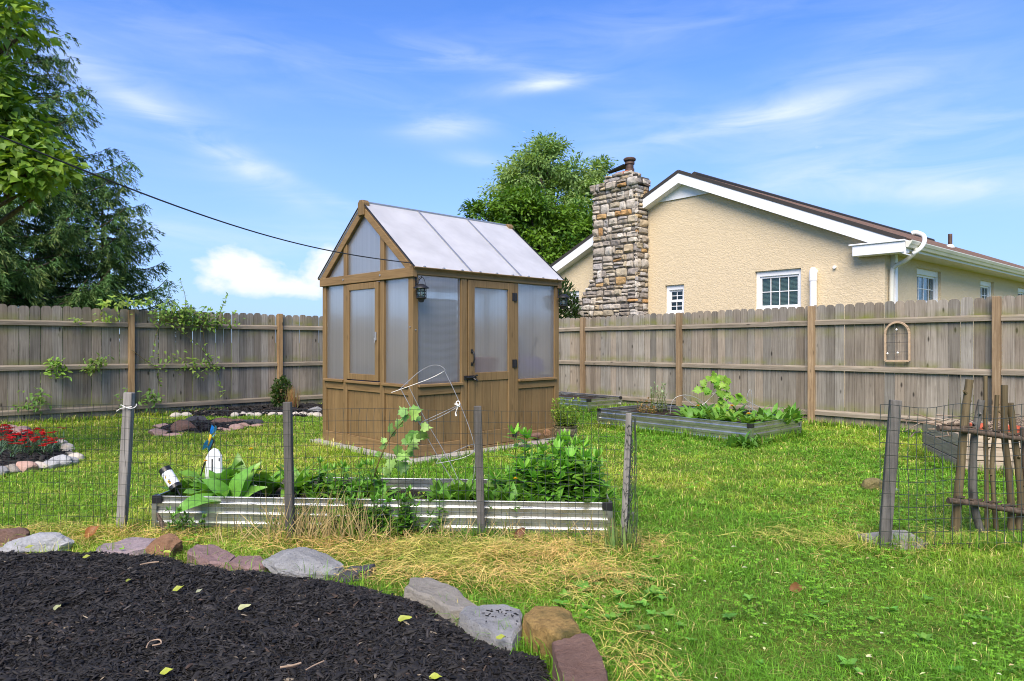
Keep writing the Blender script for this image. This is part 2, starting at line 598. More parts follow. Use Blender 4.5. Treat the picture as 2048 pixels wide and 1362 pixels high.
def make_chimney():
    m, t, out = new_mat('chimney fieldstone')
    c = t.coord()
    n1 = t.noise(c, 9, 8, .65, .5)
    n2 = t.noise(c, 45, 5, .7)
    f = t.m('ADD', t.m('MULTIPLY', n1, .65), t.m('MULTIPLY', n2, .35))
    v = t.rng(f, .3, .7, .5, 1.4)
    col = t.n('ShaderNodeVectorMath', {'operation': 'SCALE'}, i0=t.attr()); t.put(col.inputs['Scale'], v)
    dk = t.rng(t.noise(c, 16, 5, .7), .58, .7, 0, .6)
    cc = t.mix(dk, col.outputs[0], (.05, .045, .04))
    surf(t, out, cc, .9, 0, t.bump(f, 1.0, .03), .2)
    return m
M['chimney'] = make_chimney()
M['mortar'] = rock_mat('dark mortar', (.05, .045, .038), (.14, .125, .105), 20, .6)


def make_pot():
    m, t, out = new_mat('glazed brown pot')
    c = t.coord()
    v = t.n('ShaderNodeTexVoronoi', {'feature': 'DISTANCE_TO_EDGE'}, Vector=c, Scale=22)
    n = t.noise(c, 14, 5)
    col = t.ramp(t.m('ADD', t.m('MULTIPLY', v.outputs[0], 1.2), t.m('MULTIPLY', n, .5)), [(.2, (.035, .03, .022)), (.45, (.12, .10, .055)), (.75, (.24, .21, .12))])
    surf(t, out, col, .45, 0, t.bump(v.outputs[0], .8, .01))
    return m
M['pot'] = make_pot()


def make_ground():
    m, t, out = new_mat('lawn ground')
    c = t.coord()
    n1 = t.noise(c, 1.3, 6, .6)
    n2 = t.noise(c, 38, 6, .7)
    n3 = t.noise(c, 9, 5, .6)
    col = t.ramp(n2, [(.3, (.03, .045, .009)), (.5, (.085, .15, .018)), (.7, (.19, .27, .035))])
    col = t.mix(t.rng(n1, .4, .7, 0, .5), col, (.30, .27, .07))
    col = t.mix(t.rng(n3, .58, .72, 0, .6), col, (.06, .045, .025))
    surf(t, out, col, .95, 0, t.bump(n2, 1.0, .03), .1)
    return m
M['ground'] = make_ground()
M['chip'] = plain('shredded black mulch', (1, 1, 1), .75, var=.4, scale=60, attr=True, spec=.35)
M['quilt'] = plain('grey quilted sheet', (.74, .75, .77), .6, var=.06, scale=5)
# ------------------------------------------------------------------ camera, world, sun
cam = bpy.data.cameras.new('camera')
cam.sensor_width = 36.0
cam.lens = 36.0 * FPX / 2048.0
cam.clip_start = 0.05
cam.clip_end = 3000
cam_o = bpy.data.objects.new('camera', cam)
COL.objects.link(cam_o)
cam_o.location = (0, 0, EYE)
cam_o.rotation_euler = (R(90), 0, 0)
scene.camera = cam_o

SUN_EL, SUN_AZ = 46.0, 194.0        # degrees; azimuth clockwise from +Y
world = bpy.data.worlds.new('World')
scene.world = world
world.use_nodes = True
wt = NT(world.node_tree)
world.node_tree.nodes.clear()
wout = wt.n('ShaderNodeOutputWorld')
sky = wt.n('ShaderNodeTexSky', {'sky_type': 'NISHITA', 'sun_disc': False, 'sun_elevation': R(SUN_EL), 'sun_rotation': R(SUN_AZ),
                                'altitude': 200, 'air_density': 1.0, 'dust_density': .6, 'ozone_density': 2.5})
tcw = wt.n('ShaderNodeTexCoord')
sepw = wt.n('ShaderNodeSeparateXYZ', None, Vector=tcw.outputs['Generated'])
AZ = wt.m('ARCTAN2', sepw.outputs[0], sepw.outputs[1])
EL = wt.m('ARCSINE', sepw.outputs[2])


def blob(px, py, wx, wy, rot=0.0):
    """Soft elliptical cloud mask around a compass bearing and height in the sky."""
    a0 = math.atan2(px - 1024, FPX)
    e0 = math.atan2(681 - py, math.hypot(FPX, px - 1024))
    ra, re = wx / FPX, wy / FPX
    da = wt.m('SUBTRACT', AZ, a0); de = wt.m('SUBTRACT', EL, e0)
    c, s = math.cos(R(rot)), math.sin(R(rot))
    p = wt.m('MULTIPLY', wt.m('ADD', wt.m('MULTIPLY', da, c), wt.m('MULTIPLY', de, s)), 1 / ra)
    q = wt.m('MULTIPLY', wt.m('SUBTRACT', wt.m('MULTIPLY', de, c), wt.m('MULTIPLY', da, s)), 1 / re)
    r2 = wt.m('ADD', wt.m('MULTIPLY', p, p), wt.m('MULTIPLY', q, q))
    return wt.m('EXPONENT', wt.m('MULTIPLY', r2, -1.0))


def total(parts):
    acc = None
    for w, b in parts:
        x = wt.m('MULTIPLY', b, w)
        acc = x if acc is None else wt.m('ADD', acc, x)
    return acc

azel = wt.n('ShaderNodeCombineXYZ', None, X=AZ, Y=EL)
mp1 = wt.n('ShaderNodeMapping', None, Vector=azel.outputs[0], Rotation=(0, 0, R(14)), Scale=(3.2, 15, 1))
w1 = wt.n('ShaderNodeTexNoise', None, Vector=mp1.outputs[0], Scale=1.6, Detail=8, Roughness=.58, Distortion=.9).outputs[0]
mp2 = wt.n('ShaderNodeMapping', None, Vector=azel.outputs[0], Rotation=(0, 0, R(-6)), Scale=(2.2, 11, 1))
w2 = wt.n('ShaderNodeTexNoise', None, Vector=mp2.outputs[0], Scale=1.5, Detail=7, Roughness=.55, Distortion=.7).outputs[0]
wisp = wt.m('ADD', wt.rng(w1, .36, .66, .05, .95), wt.rng(w2, .42, .68, 0, .6))
cirrus = total([
    (.24, blob(250, 200, 240, 66, -22)), (.10, blob(270, 205, 190, 22, -28)), (.27, blob(430, 300, 240, 15, -27)), (.22, blob(400, 285, 260, 36, -27)), (.36, blob(650, 392, 220, 14, -22)),
    (.20, blob(520, 120, 420, 60, -8)), (.62, blob(1100, 160, 75, 16, 2)), (.32, blob(1060, 175, 120, 12, 6)),
    (.62, blob(885, 255, 85, 22, 3)), (.34, blob(950, 318, 60, 16, -6)), (.25, blob(900, 110, 170, 22, -6)),
    (.42, blob(1490, 240, 170, 34, 4)), (.26, blob(1560, 225, 240, 15, 8)), (.26, blob(1700, 170, 260, 90, 24)), (.30, blob(1850, 270, 280, 60, 10)),
    (.70, blob(1930, 372, 200, 30, -4)), (.24, blob(1700, 330, 260, 34, 6)), (.22, blob(1250, 60, 500, 46, 4)),
    (.35, blob(380, 470, 260, 34, -4)), (.28, blob(760, 480, 240, 34, 0)), (.22, blob(1240, 250, 120, 80, 30)),
    (.30, blob(-900, 250, 500, 90, 10)), (.35, blob(3200, 280, 500, 100, -10)), (.25, blob(60, -500, 900, 160, 0))])
cir = wt.m('MULTIPLY', wt.m('MULTIPLY', cirrus, .8), wisp, clamp=True)
mp3 = wt.n('ShaderNodeMapping', None, Vector=azel.outputs[0], Scale=(17, 26, 1))
w3 = wt.n('ShaderNodeTexNoise', None, Vector=mp3.outputs[0], Scale=1.0, Detail=7, Roughness=.55, Distortion=.25).outputs[0]
cu = total([(1.1, blob(470, 530, 78, 36)), (.8, blob(540, 565, 95, 22)), (1.05, blob(660, 540, 52, 40)), (.4, blob(600, 585, 180, 16)), (.6, blob(-200, 540, 160, 40)),
            (.7, blob(2500, 500, 200, 50))])
puff = wt.rng(wt.m('ADD', cu, wt.m('MULTIPLY', wt.m('SUBTRACT', w3, .5), 1.9)), .40, .92, 0, .95)
puff = wt.m('MULTIPLY', puff, wt.rng(EL, .03, .075, .35, 1), clamp=True)
haze_f = wt.m('MULTIPLY', wt.rng(EL, 0.0, .42, 1.0, 0.0), .84)
skyc = wt.mix(1.0, sky.outputs[0], SKY_TINT, 'MULTIPLY')
skyc = wt.mix(haze_f, skyc, SKY_HAZE)
skyc = wt.mix(cir, skyc, SKY_CLOUD)
skyc = wt.mix(puff, skyc, SKY_PUFF)
bg = wt.n('ShaderNodeBackground', None, Color=skyc, Strength=.12)
wt.put(wout.inputs[0], bg.outputs[0])

sun = bpy.data.lights.new('sun', 'SUN')
sun.energy = SUN_STR
sun.angle = R(45)
sun.color = (1.0, .87, .68)
sun_o = bpy.data.objects.new('sun', sun)
COL.objects.link(sun_o)
d = Vector((math.sin(R(SUN_AZ)) * math.cos(R(SUN_EL)), math.cos(R(SUN_AZ)) * math.cos(R(SUN_EL)), math.sin(R(SUN_EL))))
sun_o.rotation_euler = (-d).to_track_quat('-Z', 'Y').to_euler()
sun_o.location = d * 30

vs = scene.view_settings
vs.view_transform = 'Standard'
vs.look = 'None'
vs.exposure = EXPOSURE
vs.gamma = 1.0
scene.cycles.max_bounces = 10
scene.cycles.transparent_max_bounces = 16
scene.cycles.use_denoising = True
scene.cycles.filter_width = 1.05
scene.cycles.caustics_reflective = False
scene.cycles.caustics_refractive = False
# ------------------------------------------------------------------ ground
UV_U = Vector((.753, .658, 0))          # along the left fence / house long side
UV_V = Vector((-.658, .753, 0))         # along the right fence / gable wall
UP = Vector((0, 0, 1))

g = MB()
def ground_sheet():
    xs = sorted(set([-400, -120, -50] + [x * .5 for x in range(-36, 37)] + [50, 120, 400]))
    ys = sorted(set([-400, -100, -30] + [y * .5 for y in range(-8, 50)] + [50, 120, 400]))
    vs, fs = [], []
    for y in ys:
        for x in xs:
            z = 0.0
            if abs(x) < 18 and -4 < y < 24:
                z = .014 * mnoise.noise(Vector((x * .9, y * .9, 3))) - .008
            vs.append((x, y, z))
    n = len(xs)
    for j in range(len(ys) - 1):
        for i in range(n - 1):
            fs.append((j * n + i, j * n + i + 1, (j + 1) * n + i + 1, (j + 1) * n + i))
    g.add(vs, fs)
ground_sheet()
tag(g.build('ground', M['ground'], smooth=True), kind='structure')


# ------------------------------------------------------------------ board fences
def picket_fence(label, p0, d, nrm, posts, span, top, seed, warm_posts=1):
    """posts: distances along d; span: (start, end) of the run; nrm points to the lawn side."""
    rr = random.Random(seed)
    p0, d, nrm = Vector(p0), Vector(d), Vector(nrm)
    root = empty('board_fence', p0, label, 'fence')
    edges = [span[0]] + [t for t in posts] + [span[1]]
    for a, b in zip(edges[:-1], edges[1:]):
        if b - a < .1: continue
        mb = MB()
        t = a
        while t < b - .03:
            w = min(rr.uniform(.128, .146), b - t)
            h = top(t) + rr.uniform(-.012, .012)
            z0 = rr.uniform(.015, .05)
            lean = rr.uniform(-.006, .006)
            s = rr.uniform(.66, 1.22)
            warm = rr.uniform(-.05, .07)
            col = (s * (1 + warm), s, s * (1 - warm))
            cx = w * .30
            o = p0 + d * t - nrm * (.004 + rr.uniform(0, .009))
            pts = [(0, z0), (w, z0), (w + lean, h - .045), (w - cx * .35 + lean, h - .012), (w - cx + lean, h), (cx + lean, h), (cx * .35 + lean, h - .012), (lean, h - .045)]
            mb.prism([o + d * x + UP * z for x, z in pts], -nrm * .016, col)
            t += w + rr.uniform(.003, .008)
        mb.build('board_panel', M['fence_board'], root)
        for zc in (1.60, .885, .185):
            r = MB()
            s = rr.uniform(.85, 1.1); r.col = (s, s, s)
            za, zb = zc + (top(a) - 1.87) * .6 + rr.uniform(-.012, .012), zc + (top(b) - 1.87) * .6 + rr.uniform(-.012, .012)
            pa, pb = p0 + d * (a + .045) + UP * za, p0 + d * (b - .045) + UP * zb
            q = [pa, pa + nrm * .036, pa + nrm * .036 + UP * .062, pa + nrm * .006 + UP * .084, pa + UP * .084]
            r.prism([x - UP * .042 for x in q], pb - pa)
            r.build('rail', M['fence_rail'], root, bevel=.003)
    for t in posts:
        q = MB()
        s = rr.uniform(.85, 1.15) * warm_posts; q.col = (s, s * (1 if warm_posts == 1 else .93), s * (1 if warm_posts == 1 else .80))
        o = p0 + d * (t - .045) - nrm * .004
        h = top(t) + rr.uniform(-.02, .02)
        q.obox(o - UP * .05, d * .09, nrm * .092, UP * (h + .05))
        q.build('post', M['fence_post'], root, bevel=.006, seg=2)
    return root

U3, V3 = UV_U, UV_V
picket_fence('weathered grey board fence running right of the greenhouse in front of the cream house',
             (4.79, 10.87, 0), V3, -U3, [-4.92, -2.465, 0, 2.495, 4.94, 7.38], (-7.3, 8.19), lambda t: 1.885 - .012 * t, 3)
picket_fence('weathered grey board fence left of the greenhouse below the spruces, overgrown with vine',
             (-6.59, 11.8, 0), U3, -V3, [-4.9, -2.45, 0, 2.62, 5.06], (-6.5, 7.95), lambda s: 1.875 - .010 * s, 5, 1.35)

# ------------------------------------------------------------------ greenhouse
GN = Vector((-1.098, 7.53, 0))
GU = Vector((.713, .701, 0)).normalized()
GV = Vector((-.701, .713, 0)).normalized()
GS, GT = 2.432, 1.974
EAVE, RIDGE = 2.16, 2.965

def gp(s, t, z): return GN + GU * s + GV * t + UP * z
def gbox(mb, s0, s1, t0, t1, z0, z1, col=None): mb.obox(gp(s0, t0, z0), GU * (s1 - s0), GV * (t1 - t0), UP * (z1 - z0), col)

gh = empty('greenhouse', GN, 'brown cedar greenhouse with frosted panels and a steep white roof standing on the lawn', 'greenhouse')
def gpart(name, boxes, mat, bevel=.004, parent=gh, smooth=False):
    mb = MB()
    for b in boxes:
        gbox(mb, *b)
    return mb.build(name, mat, parent, bevel=bevel)

P = .082
for (s, t) in ((0, 0), (GS - P, 0), (0, GT - P), (GS - P, GT - P)):
    gpart('corner_post', [(s, s + P, t, t + P, .02, EAVE - .10)], M['cedar_v'])
# eave beams and gable tie beams
gpart('eave_beam', [(-.02, GS + .02, -.022, .045, EAVE - .10, EAVE - .012)], M['cedar_h'])
gpart('eave_beam', [(-.02, GS + .02, GT - .045, GT + .022, EAVE - .10, EAVE - .012)], M['cedar_h'])
gpart('tie_beam', [(-.026, .044, -.03, GT + .03, EAVE - .128, EAVE - .022)], M['cedar_h'])
gpart('tie_beam', [(GS - .044, GS + .026, -.03, GT + .03, EAVE - .128, EAVE - .022)], M['cedar_h'])
# upright studs
SILL = .84
for (a, b) in ((.70, .79), (1.575, 1.65)):
    gpart('stud', [(a, b, -.006, .06, .03, EAVE - .10)], M['cedar_v'])
    gpart('stud', [(a, b, GT - .06, GT + .004, .03, EAVE - .10)], M['cedar_v'])
for (a, b) in ((.555, .635), (1.37, 1.45)):
    gpart('stud', [(-.004, .06, a, b, .03, EAVE - .128)], M['cedar_v'])
    gpart('stud', [(GS - .06, GS + .004, a, b, .03, EAVE - .128)], M['cedar_v'])
    zt = EAVE + (min(a, GT - b) + .02) / (GT / 2) * (RIDGE - EAVE) - .075
    gpart('gable_stud', [(-.002, .058, a, b, EAVE - .022, zt)], M['cedar_v'])
    gpart('gable_stud', [(GS - .058, GS + .002, a, b, EAVE - .022, zt)], M['cedar_v'])

def wall_bay(side, a, b, window=True, lower=True):
    """One bay of a wall: sill, top rail of the lower panel, panel boards, base rail and the frosted pane above."""
    def bx(lo, hi, d0, d1, z0, z1):
        if side == 'front': return (lo, hi, d0, d1, z0, z1)
        if side == 'back': return (lo, hi, GT - d1, GT - d0, z0, z1)
        if side == 'gable': return (d0, d1, lo, hi, z0, z1)
        return (GS - d1, GS - d0, lo, hi, z0, z1)
    if lower:
        gpart('sill', [bx(a - .012, b + .012, -.035, .055, SILL - .032, SILL)], M['cedar_h'])
        gpart('panel_rail', [bx(a, b, .004, .05, SILL - .125, SILL - .034)], M['cedar_h'])
        gpart('base_rail', [bx(a, b, .004, .05, .03, .16)], M['cedar_h'])
        n = max(2, round((b - a) / .135))
        w = (b - a) / n
        mb = MB()
        for k in range(n):
            s = rnd.uniform(.86, 1.1)
            gbox(mb, *bx(a + k * w + .0015, a + (k + 1) * w - .0015, .026, .04, .16, SILL - .125), col=(s, s, s))
        mb.build('wood_panel', M['cedar_v'], gh, bevel=.003)
    if window:
        gpart('pane', [bx(a, b, .026, .034, SILL if lower else .95, EAVE - .10)], M['poly'], 0)

wall_bay('front', P, .70)
wall_bay('front', 1.65, GS - P)
for a, b in ((P, .70), (.79, 1.575), (1.65, GS - P)): wall_bay('back', a, b)
wall_bay('gable', P, .555)
wall_bay('gable', .635, 1.37, window=False)
wall_bay('gable', 1.45, GT - P)
for a, b in ((P, .555), (.635, 1.37), (1.45, GT - P)): wall_bay('far', a, b)

# hinged window sash in the gable, a little ajar
sa, sb = .65, 1.355
sash = MB()
o = -.022
for b in ((o, o + .04, sa, sa + .066, SILL + .012, EAVE - .14), (o, o + .04, sb - .066, sb, SILL + .012, EAVE - .14),
          (o, o + .04, sa + .066, sb - .066, SILL + .012, SILL + .085), (o, o + .04, sa + .066, sb - .066, EAVE - .215, EAVE - .14)):
    gbox(sash, *b)
sash_o = sash.build('window_sash', M['cedar_v'], gh, bevel=.004)
gpart('pane', [(o + .016, o + .024, sa + .066, sb - .066, SILL + .085, EAVE - .215)], M['poly'], 0, parent=sash_o)
gpart('window_latch', [(o - .02, o, sa + .02, sa + .04, 1.33, 1.43), (o - .03, o - .02, sa + .024, sa + .036, 1.30, 1.36)], M['aluminium'], .003, parent=sash_o)
gpart('gap_shade_strip', [(.002, .04, sb + .001, sb + .014, SILL, EAVE - .13)], M['dark_inside'], 0)  # near-black strip whose colour stands in for shade in the sash gap

# door
da, db = .805, 1.565
door = MB()
for b in ((da, da + .10, -.014, .03, .06, 2.05), (db - .10, db, -.014, .03, .06, 2.05), (da + .10, db - .10, -.014, .03, 1.965, 2.05),
          (da + .10, db - .10, -.014, .03, SILL + .005, .945), (da + .10, db - .10, -.014, .03, .06, .235)):
    gbox(door, *b)
door_o = door.build('door', M['cedar_v'], gh, bevel=.004)
gpart('pane', [(da + .10, db - .10, .006, .014, .945, 1.965)], M['poly'], 0, parent=door_o)
mb = MB()
for k in range(4):
    w = (db - da - .2) / 4
    s = rnd.uniform(.88, 1.1)
    gbox(mb, da + .10 + k * w + .0015, da + .10 + (k + 1) * w - .0015, .0, .018, .235, SILL + .005, (s, s, s))
mb.build('wood_panel', M['cedar_v'], door_o, bevel=.003)
mb = MB()
hs = da + .05
mb.tube([gp(hs, -.014, 1.20), gp(hs, -.045, 1.195), gp(hs, -.06, 1.16), gp(hs, -.06, 1.11), gp(hs, -.05, 1.07), gp(hs, -.02, 1.05)], .010, 8)
gbox(mb, hs - .016, hs + .016, -.02, -.014, 1.18, 1.225); gbox(mb, hs - .016, hs + .016, -.02, -.014, 1.03, 1.07)
mb.build('handle', M['black_metal'], door_o, smooth=True, sharp=40)
mb = MB()
gbox(mb, .735, .79, -.03, -.006, .868, .915); gbox(mb, da, da + .09, -.03, -.014, .862, .915)
mb.tube([gp(.75, -.04, .892), gp(.90, -.04, .889)], .011, 8)
mb.tube([gp(.86, -.03, .885), gp(.875, -.06, .865), gp(.90, -.065, .85)], .012, 8)
mb.tube([gp(.87, -.03, .897), gp(.885, -.06, .915), gp(.905, -.06, .915)], .010, 8)
mb.build('latch', M['black_metal'], door_o)
for z in (1.83, .99, .12):
    mb = MB()
    gbox(mb, db - .035, db + .045, -.022, -.006, z, z + .10)
    mb.tube([gp(db + .005, -.024, z), gp(db + .005, -.024, z + .10)], .008, 8)
    mb.build('hinge', M['black_metal'], door_o)
gpart('threshold', [(.79, 1.575, -.02, .06, .012, .055)], M['cedar_h'])
gpart('door_header', [(.79, 1.575, .0, .05, 2.052, EAVE - .10)], M['cedar_h'])

# gable frosted triangles
def roof_z(t): return EAVE + min(t, GT - t) / (GT / 2) * (RIDGE - EAVE)
for s in (.024, GS - .032):
    cuts = [0.02, .555, .635, 1.37, 1.45, GT - .02]
    for a, b in ((cuts[0], cuts[1]), (cuts[2], cuts[3]), (cuts[4], cuts[5])):
        poly = [gp(s, a, EAVE - .02), gp(s, b, EAVE - .02), gp(s, b, roof_z(b) - .03)]
        if a < GT / 2 < b: poly.append(gp(s, GT / 2, RIDGE - .03))
        poly.append(gp(s, a, roof_z(a) - .03))
        mb = MB(); mb.prism(poly, GU * .008); mb.build('gable_pane', M['poly'], gh)

# rafters, ridge and finials
slope = Vector((0, 0, 0)) + GV * (GT / 2) + UP * (RIDGE - EAVE)
sl = slope.normalized()
for s in (-.02, GS - .035):
    for sg in (0, 1):
        mb = MB()
        e = gp(s, -.03 if sg == 0 else GT + .03, EAVE - .03)
        r0 = gp(s, GT / 2, RIDGE - .005)
        dn = (r0 - e).cross(GU).normalized()
        if dn.z > 0: dn = -dn
        mb.obox(e, r0 - e, GU * .055, dn * .085)
        mb.build('rafter', M['cedar_h'], gh, bevel=.004)
for s0, s1 in ((-.045, .045), (GS - .045, GS + .045)):
    mb = MB()
    w, z0, z1 = .062, RIDGE - .13, RIDGE + .055
    poly = [(-w, z0), (w, z0), (w, z1 - .035), (w - .03, z1), (-w + .03, z1), (-w, z1 - .035)]
    mb.prism([gp(s0, GT / 2 + x, z) for x, z in poly], GU * (s1 - s0))
    mb.build('ridge_block', M['cedar_v'], gh, bevel=.004)
gpart('ridge_beam', [(.045, GS - .045, GT / 2 - .02, GT / 2 + .02, RIDGE - .11, RIDGE - .012)], M['cedar_h'])

# roof panels: three per slope, with aluminium joints and little clips at the eave
for sg in (0, 1):
    e0 = (lambda s: gp(s, -.06, EAVE - .03)) if sg == 0 else (lambda s: gp(s, GT + .06, EAVE - .03))
    r0 = lambda s: gp(s, GT / 2, RIDGE + .018)
    nn = (r0(0) - e0(0)).cross(GU).normalized()
    if nn.z < 0: nn = -nn
    lo, hi = -.025, GS + .025
    cs = [lo, lo + (hi - lo) / 3, lo + 2 * (hi - lo) / 3, hi]
    for a, b in zip(cs[:-1], cs[1:]):
        mb = MB()
        mb.obox(e0(a + .004) + nn * .004, r0(a) - e0(a), GU * (b - a - .008), nn * .008)
        mb.build('roof_panel', M['poly_roof'], gh)
        clip = MB()
        for k in (.17, .5, .83):
            c = e0(a + (b - a) * k)
            clip.obox(c + nn * .012 - GU * .018 - sl * .004, GU * .036, (r0(0) - e0(0)).normalized() * .02, nn * .014)
        clip.build('panel_clip', M['aluminium'], gh, bevel=.003)
    for k, s in enumerate(cs):
        mb = MB()
        w = .026 if 0 < k < 3 else .012
        mb.obox(e0(s - w / 2) + nn * .0125, r0(s) - e0(s), GU * w, nn * .010)
        mb.build('roof_joint', M['aluminium'] if 0 < k < 3 else M['black_metal'], gh)
    mb = MB()
    mb.obox(e0(lo) + nn * .001 - (r0(0) - e0(0)).normalized() * .012, GU * (hi - lo), (r0(0) - e0(0)).normalized() * .012, nn * .016)
    mb.build('drip_strip', M['cedar_h'], gh)
mb = MB()
mb.tube([gp(-.02, GT / 2, RIDGE + .034), gp(GS + .02, GT / 2, RIDGE + .034)], .016, 6)
mb.build('ridge_cap', M['aluminium'], gh)
mb = MB()
for t in (.595, 1.41): mb.tube([gp(-.034, t, EAVE - .072), gp(-.024, t, EAVE - .072)], .012, 8)
for z in (.5, 1.45, 1.9): mb.tube([gp(.04, -.008, z), gp(.04, 0, z)], .008, 8)
for z in (.55, 1.48): mb.tube([gp(-.008, .04, z), gp(0, .04, z)], .008, 8)
mb.build('bolt', M['aluminium'], gh)
# bracket arms for the two lanterns
def bracket(s, z):
    mb = MB()
    gbox(mb, s - .008, s + .008, -.006, 0, z - .07, z + .05)
    mb.tube([gp(s, -.003, z), gp(s, -.05, z + .012), gp(s, -.10, z + .03), gp(s, -.112, z + .048)], .005, 6)
    mb.tube([gp(s, -.003, z - .06), gp(s, -.04, z - .03), gp(s, -.07, z + .018)], .004, 6)
    mb.build('bracket', M['black_metal'], gh)
bracket(.045, 1.985)
bracket(GS - .02, 1.985)

def lantern(s, z, label):
    c = gp(s, -.10, z)              # top of the hanging loop
    root = empty('lantern', c - UP * .27, label, 'lantern', 'lanterns hanging at the greenhouse corners')
    mb = MB()
    mb.tube([c + GU * (.055 * math.cos(a)) + UP * (.085 * math.sin(a) - .085) for a in [R(x) for x in range(0, 181, 15)]], .0035, 6)
    mb.build('carrying_loop', M['black_metal'], root)
    c0 = c - UP * .085
    mb = MB()
    mb.lathe(c0, [(.022, .006), (.045, -.004), (.085, -.034), (.088, -.042), (.05, -.040)], 24)
    mb.build('cap', M['black_metal'], root, smooth=True, sharp=50)
    mb = MB()
    mb.lathe(c0 - UP * .19, [(.012, -.006), (.028, .0), (.036, .024), (.058, .04), (.058, .05), (.03, .052)], 20)
    for k in range(8):
        a = k * math.pi / 4
        p = Vector((.055 * math.cos(a), .055 * math.sin(a), 0))
        mb.tube([c0 + p - UP * .14, c0 + p - UP * .042], .0035, 5)
    for zz in (.075, .108): mb.tube([c0 - UP * zz + Vector((.055 * math.cos(a), .055 * math.sin(a), 0)) for a in [R(x) for x in range(0, 360, 20)]], .0035, 5, closed=True)
    mb.build('cage', M['black_metal'], root)
    mb = MB()
    mb.lathe(c0 - UP * .142, [(.045, 0), (.047, .10)], 20)
    mb.build('glass_cylinder', M['glass'], root, smooth=True)
    mb = MB()
    mb.lathe(c0 - UP * .142, [(.016, 0), (.018, .05), (.010, .065)], 10)
    mb.build('bulb', M['white_plastic'], root, smooth=True)
lantern(.045, 2.03, 'black caged lantern hanging on the near corner post beside the quilted pane')
lantern(GS - .02, 2.03, 'black caged lantern hanging on the far right corner post in front of the house')

# paving under the greenhouse walls
pv = empty('paver_strip', GN, 'pale concrete paver strip showing around the foot of the greenhouse', 'paving')
for (s0, s1, t0, t1) in ((-.13, .62, -.16, .04), (.625, 1.24, -.15, .04), (1.245, 1.86, -.17, .04), (1.865, GS + .16, -.16, .04),
                         (-.10, .04, .045, .66), (-.11, .04, .665, 1.28), (-.10, .04, 1.285, 1.90), (-.10, .04, 1.905, GT + .16)):
    mb = MB(); gbox(mb, s0, s1, t0, t1, -.03, .026 + rnd.uniform(0, .006)); mb.build('paver', M['concrete'], pv, bevel=.006)

# what shows blurred inside the greenhouse
t0 = empty('potting_bench', gp(1.5, 1.45, 0), 'slatted wooden bench seen blurred inside the greenhouse behind the door pane', 'bench')
gpart('bench_top', [(.9, 2.3, 1.35, 1.85, .86, .90)], M['cedar_h'], parent=t0)
for s in (.93, 2.23):
    for t in (1.38, 1.78): gpart('leg', [(s, s + .05, t, t + .05, .02, .86)], M['cedar_v'], parent=t0)
def tub(name, s0, s1, t0_, t1, z0, z1, mat, label, cat):
    root = empty(name, gp((s0 + s1) / 2, (t0_ + t1) / 2, z0), label, cat)
    i = .02
    mb = MB()
    a = [gp(s0 + i, t0_ + i, z0), gp(s1 - i, t0_ + i, z0), gp(s1 - i, t1 - i, z0), gp(s0 + i, t1 - i, z0)]
    b = [gp(s0, t0_, z1), gp(s1, t0_, z1), gp(s1, t1, z1), gp(s0, t1, z1)]
    c = [gp(s0 + .012, t0_ + .012, z1), gp(s1 - .012, t0_ + .012, z1), gp(s1 - .012, t1 - .012, z1), gp(s0 + .012, t1 - .012, z1)]
    e = [gp(s0 + .03, t0_ + .03, z0 + .02), gp(s1 - .03, t0_ + .03, z0 + .02), gp(s1 - .03, t1 - .03, z0 + .02), gp(s0 + .03, t1 - .03, z0 + .02)]
    fs = [(3, 2, 1, 0)] + [(k, (k + 1) % 4, 4 + (k + 1) % 4, 4 + k) for k in range(4)]
    fs += [(4 + k, 4 + (k + 1) % 4, 8 + (k + 1) % 4, 8 + k) for k in range(4)] + [(8 + k, 8 + (k + 1) % 4, 12 + (k + 1) % 4, 12 + k) for k in range(4)] + [(12, 13, 14, 15)]
    mb.add(a + b + c + e, fs)
    mb.build('tub_body', mat, root)
    r = MB()
    for k in range(4): r.tube([b[k], b[(k + 1) % 4]], .012, 6)
    r.build('rim', mat, root)
tub('storage_tub', .95, 1.50, .20, .55, .92, 1.10, M['red_tub'], 'red tub seen blurred low behind the greenhouse door pane', 'tub')
tub('storage_tub', .35, .85, 1.35, 1.85, .62, .98, M['blue_tub'], 'blue tub seen blurred low behind the left gable pane of the greenhouse', 'tub')
st_ = empty('tub_stand', gp(1.2, .38, .02), 'low wooden stand carrying the red tub inside the greenhouse door', 'stand')
gpart('stand_top', [(.93, 1.52, .18, .57, .88, .918)], M['cedar_h'], parent=st_)
for s in (.95, 1.46):
    for t in (.20, .51): gpart('leg', [(s, s + .04, t, t + .04, .02, .88)], M['cedar_v'], parent=st_)
def sack(name, c, size, mat, label, seed, cat='bag'):
    bm = bmesh.new()
    bmesh.ops.create_icosphere(bm, subdivisions=4, radius=.5)
    for v in bm.verts:
        p = v.co.normalized()
        q = Vector([math.copysign(abs(x) ** .55, x) * .5 for x in p])
        q += p * .10 * mnoise.noise(p * 2.6 + Vector((seed, 0, 0)))
        v.co = Vector((q.x * size[0], q.y * size[1], q.z * size[2]))
        v.co.rotate(Matrix.Rotation(R(44), 3, 'Z'))
    me = bpy.data.meshes.new(name); bm.to_mesh(me); bm.free()
    me.polygons.foreach_set('use_smooth', [True] * len(me.polygons))
    me.materials.append(mat)
    o = bpy.data.objects.new(name, me); COL.objects.link(o); o.location = c
    return tag(o, label, cat)
sack('soil_bag', gp(2.0, .22, .99), (.58, .26, .26), M['purple_bag'], 'purple patterned bag pressed against the right pane inside the greenhouse', 3)
sack('soil_bag', gp(1.88, .26, 1.24), (.40, .2, .30), M['white_bag'], 'white sack above the purple bag behind the right greenhouse pane', 8)
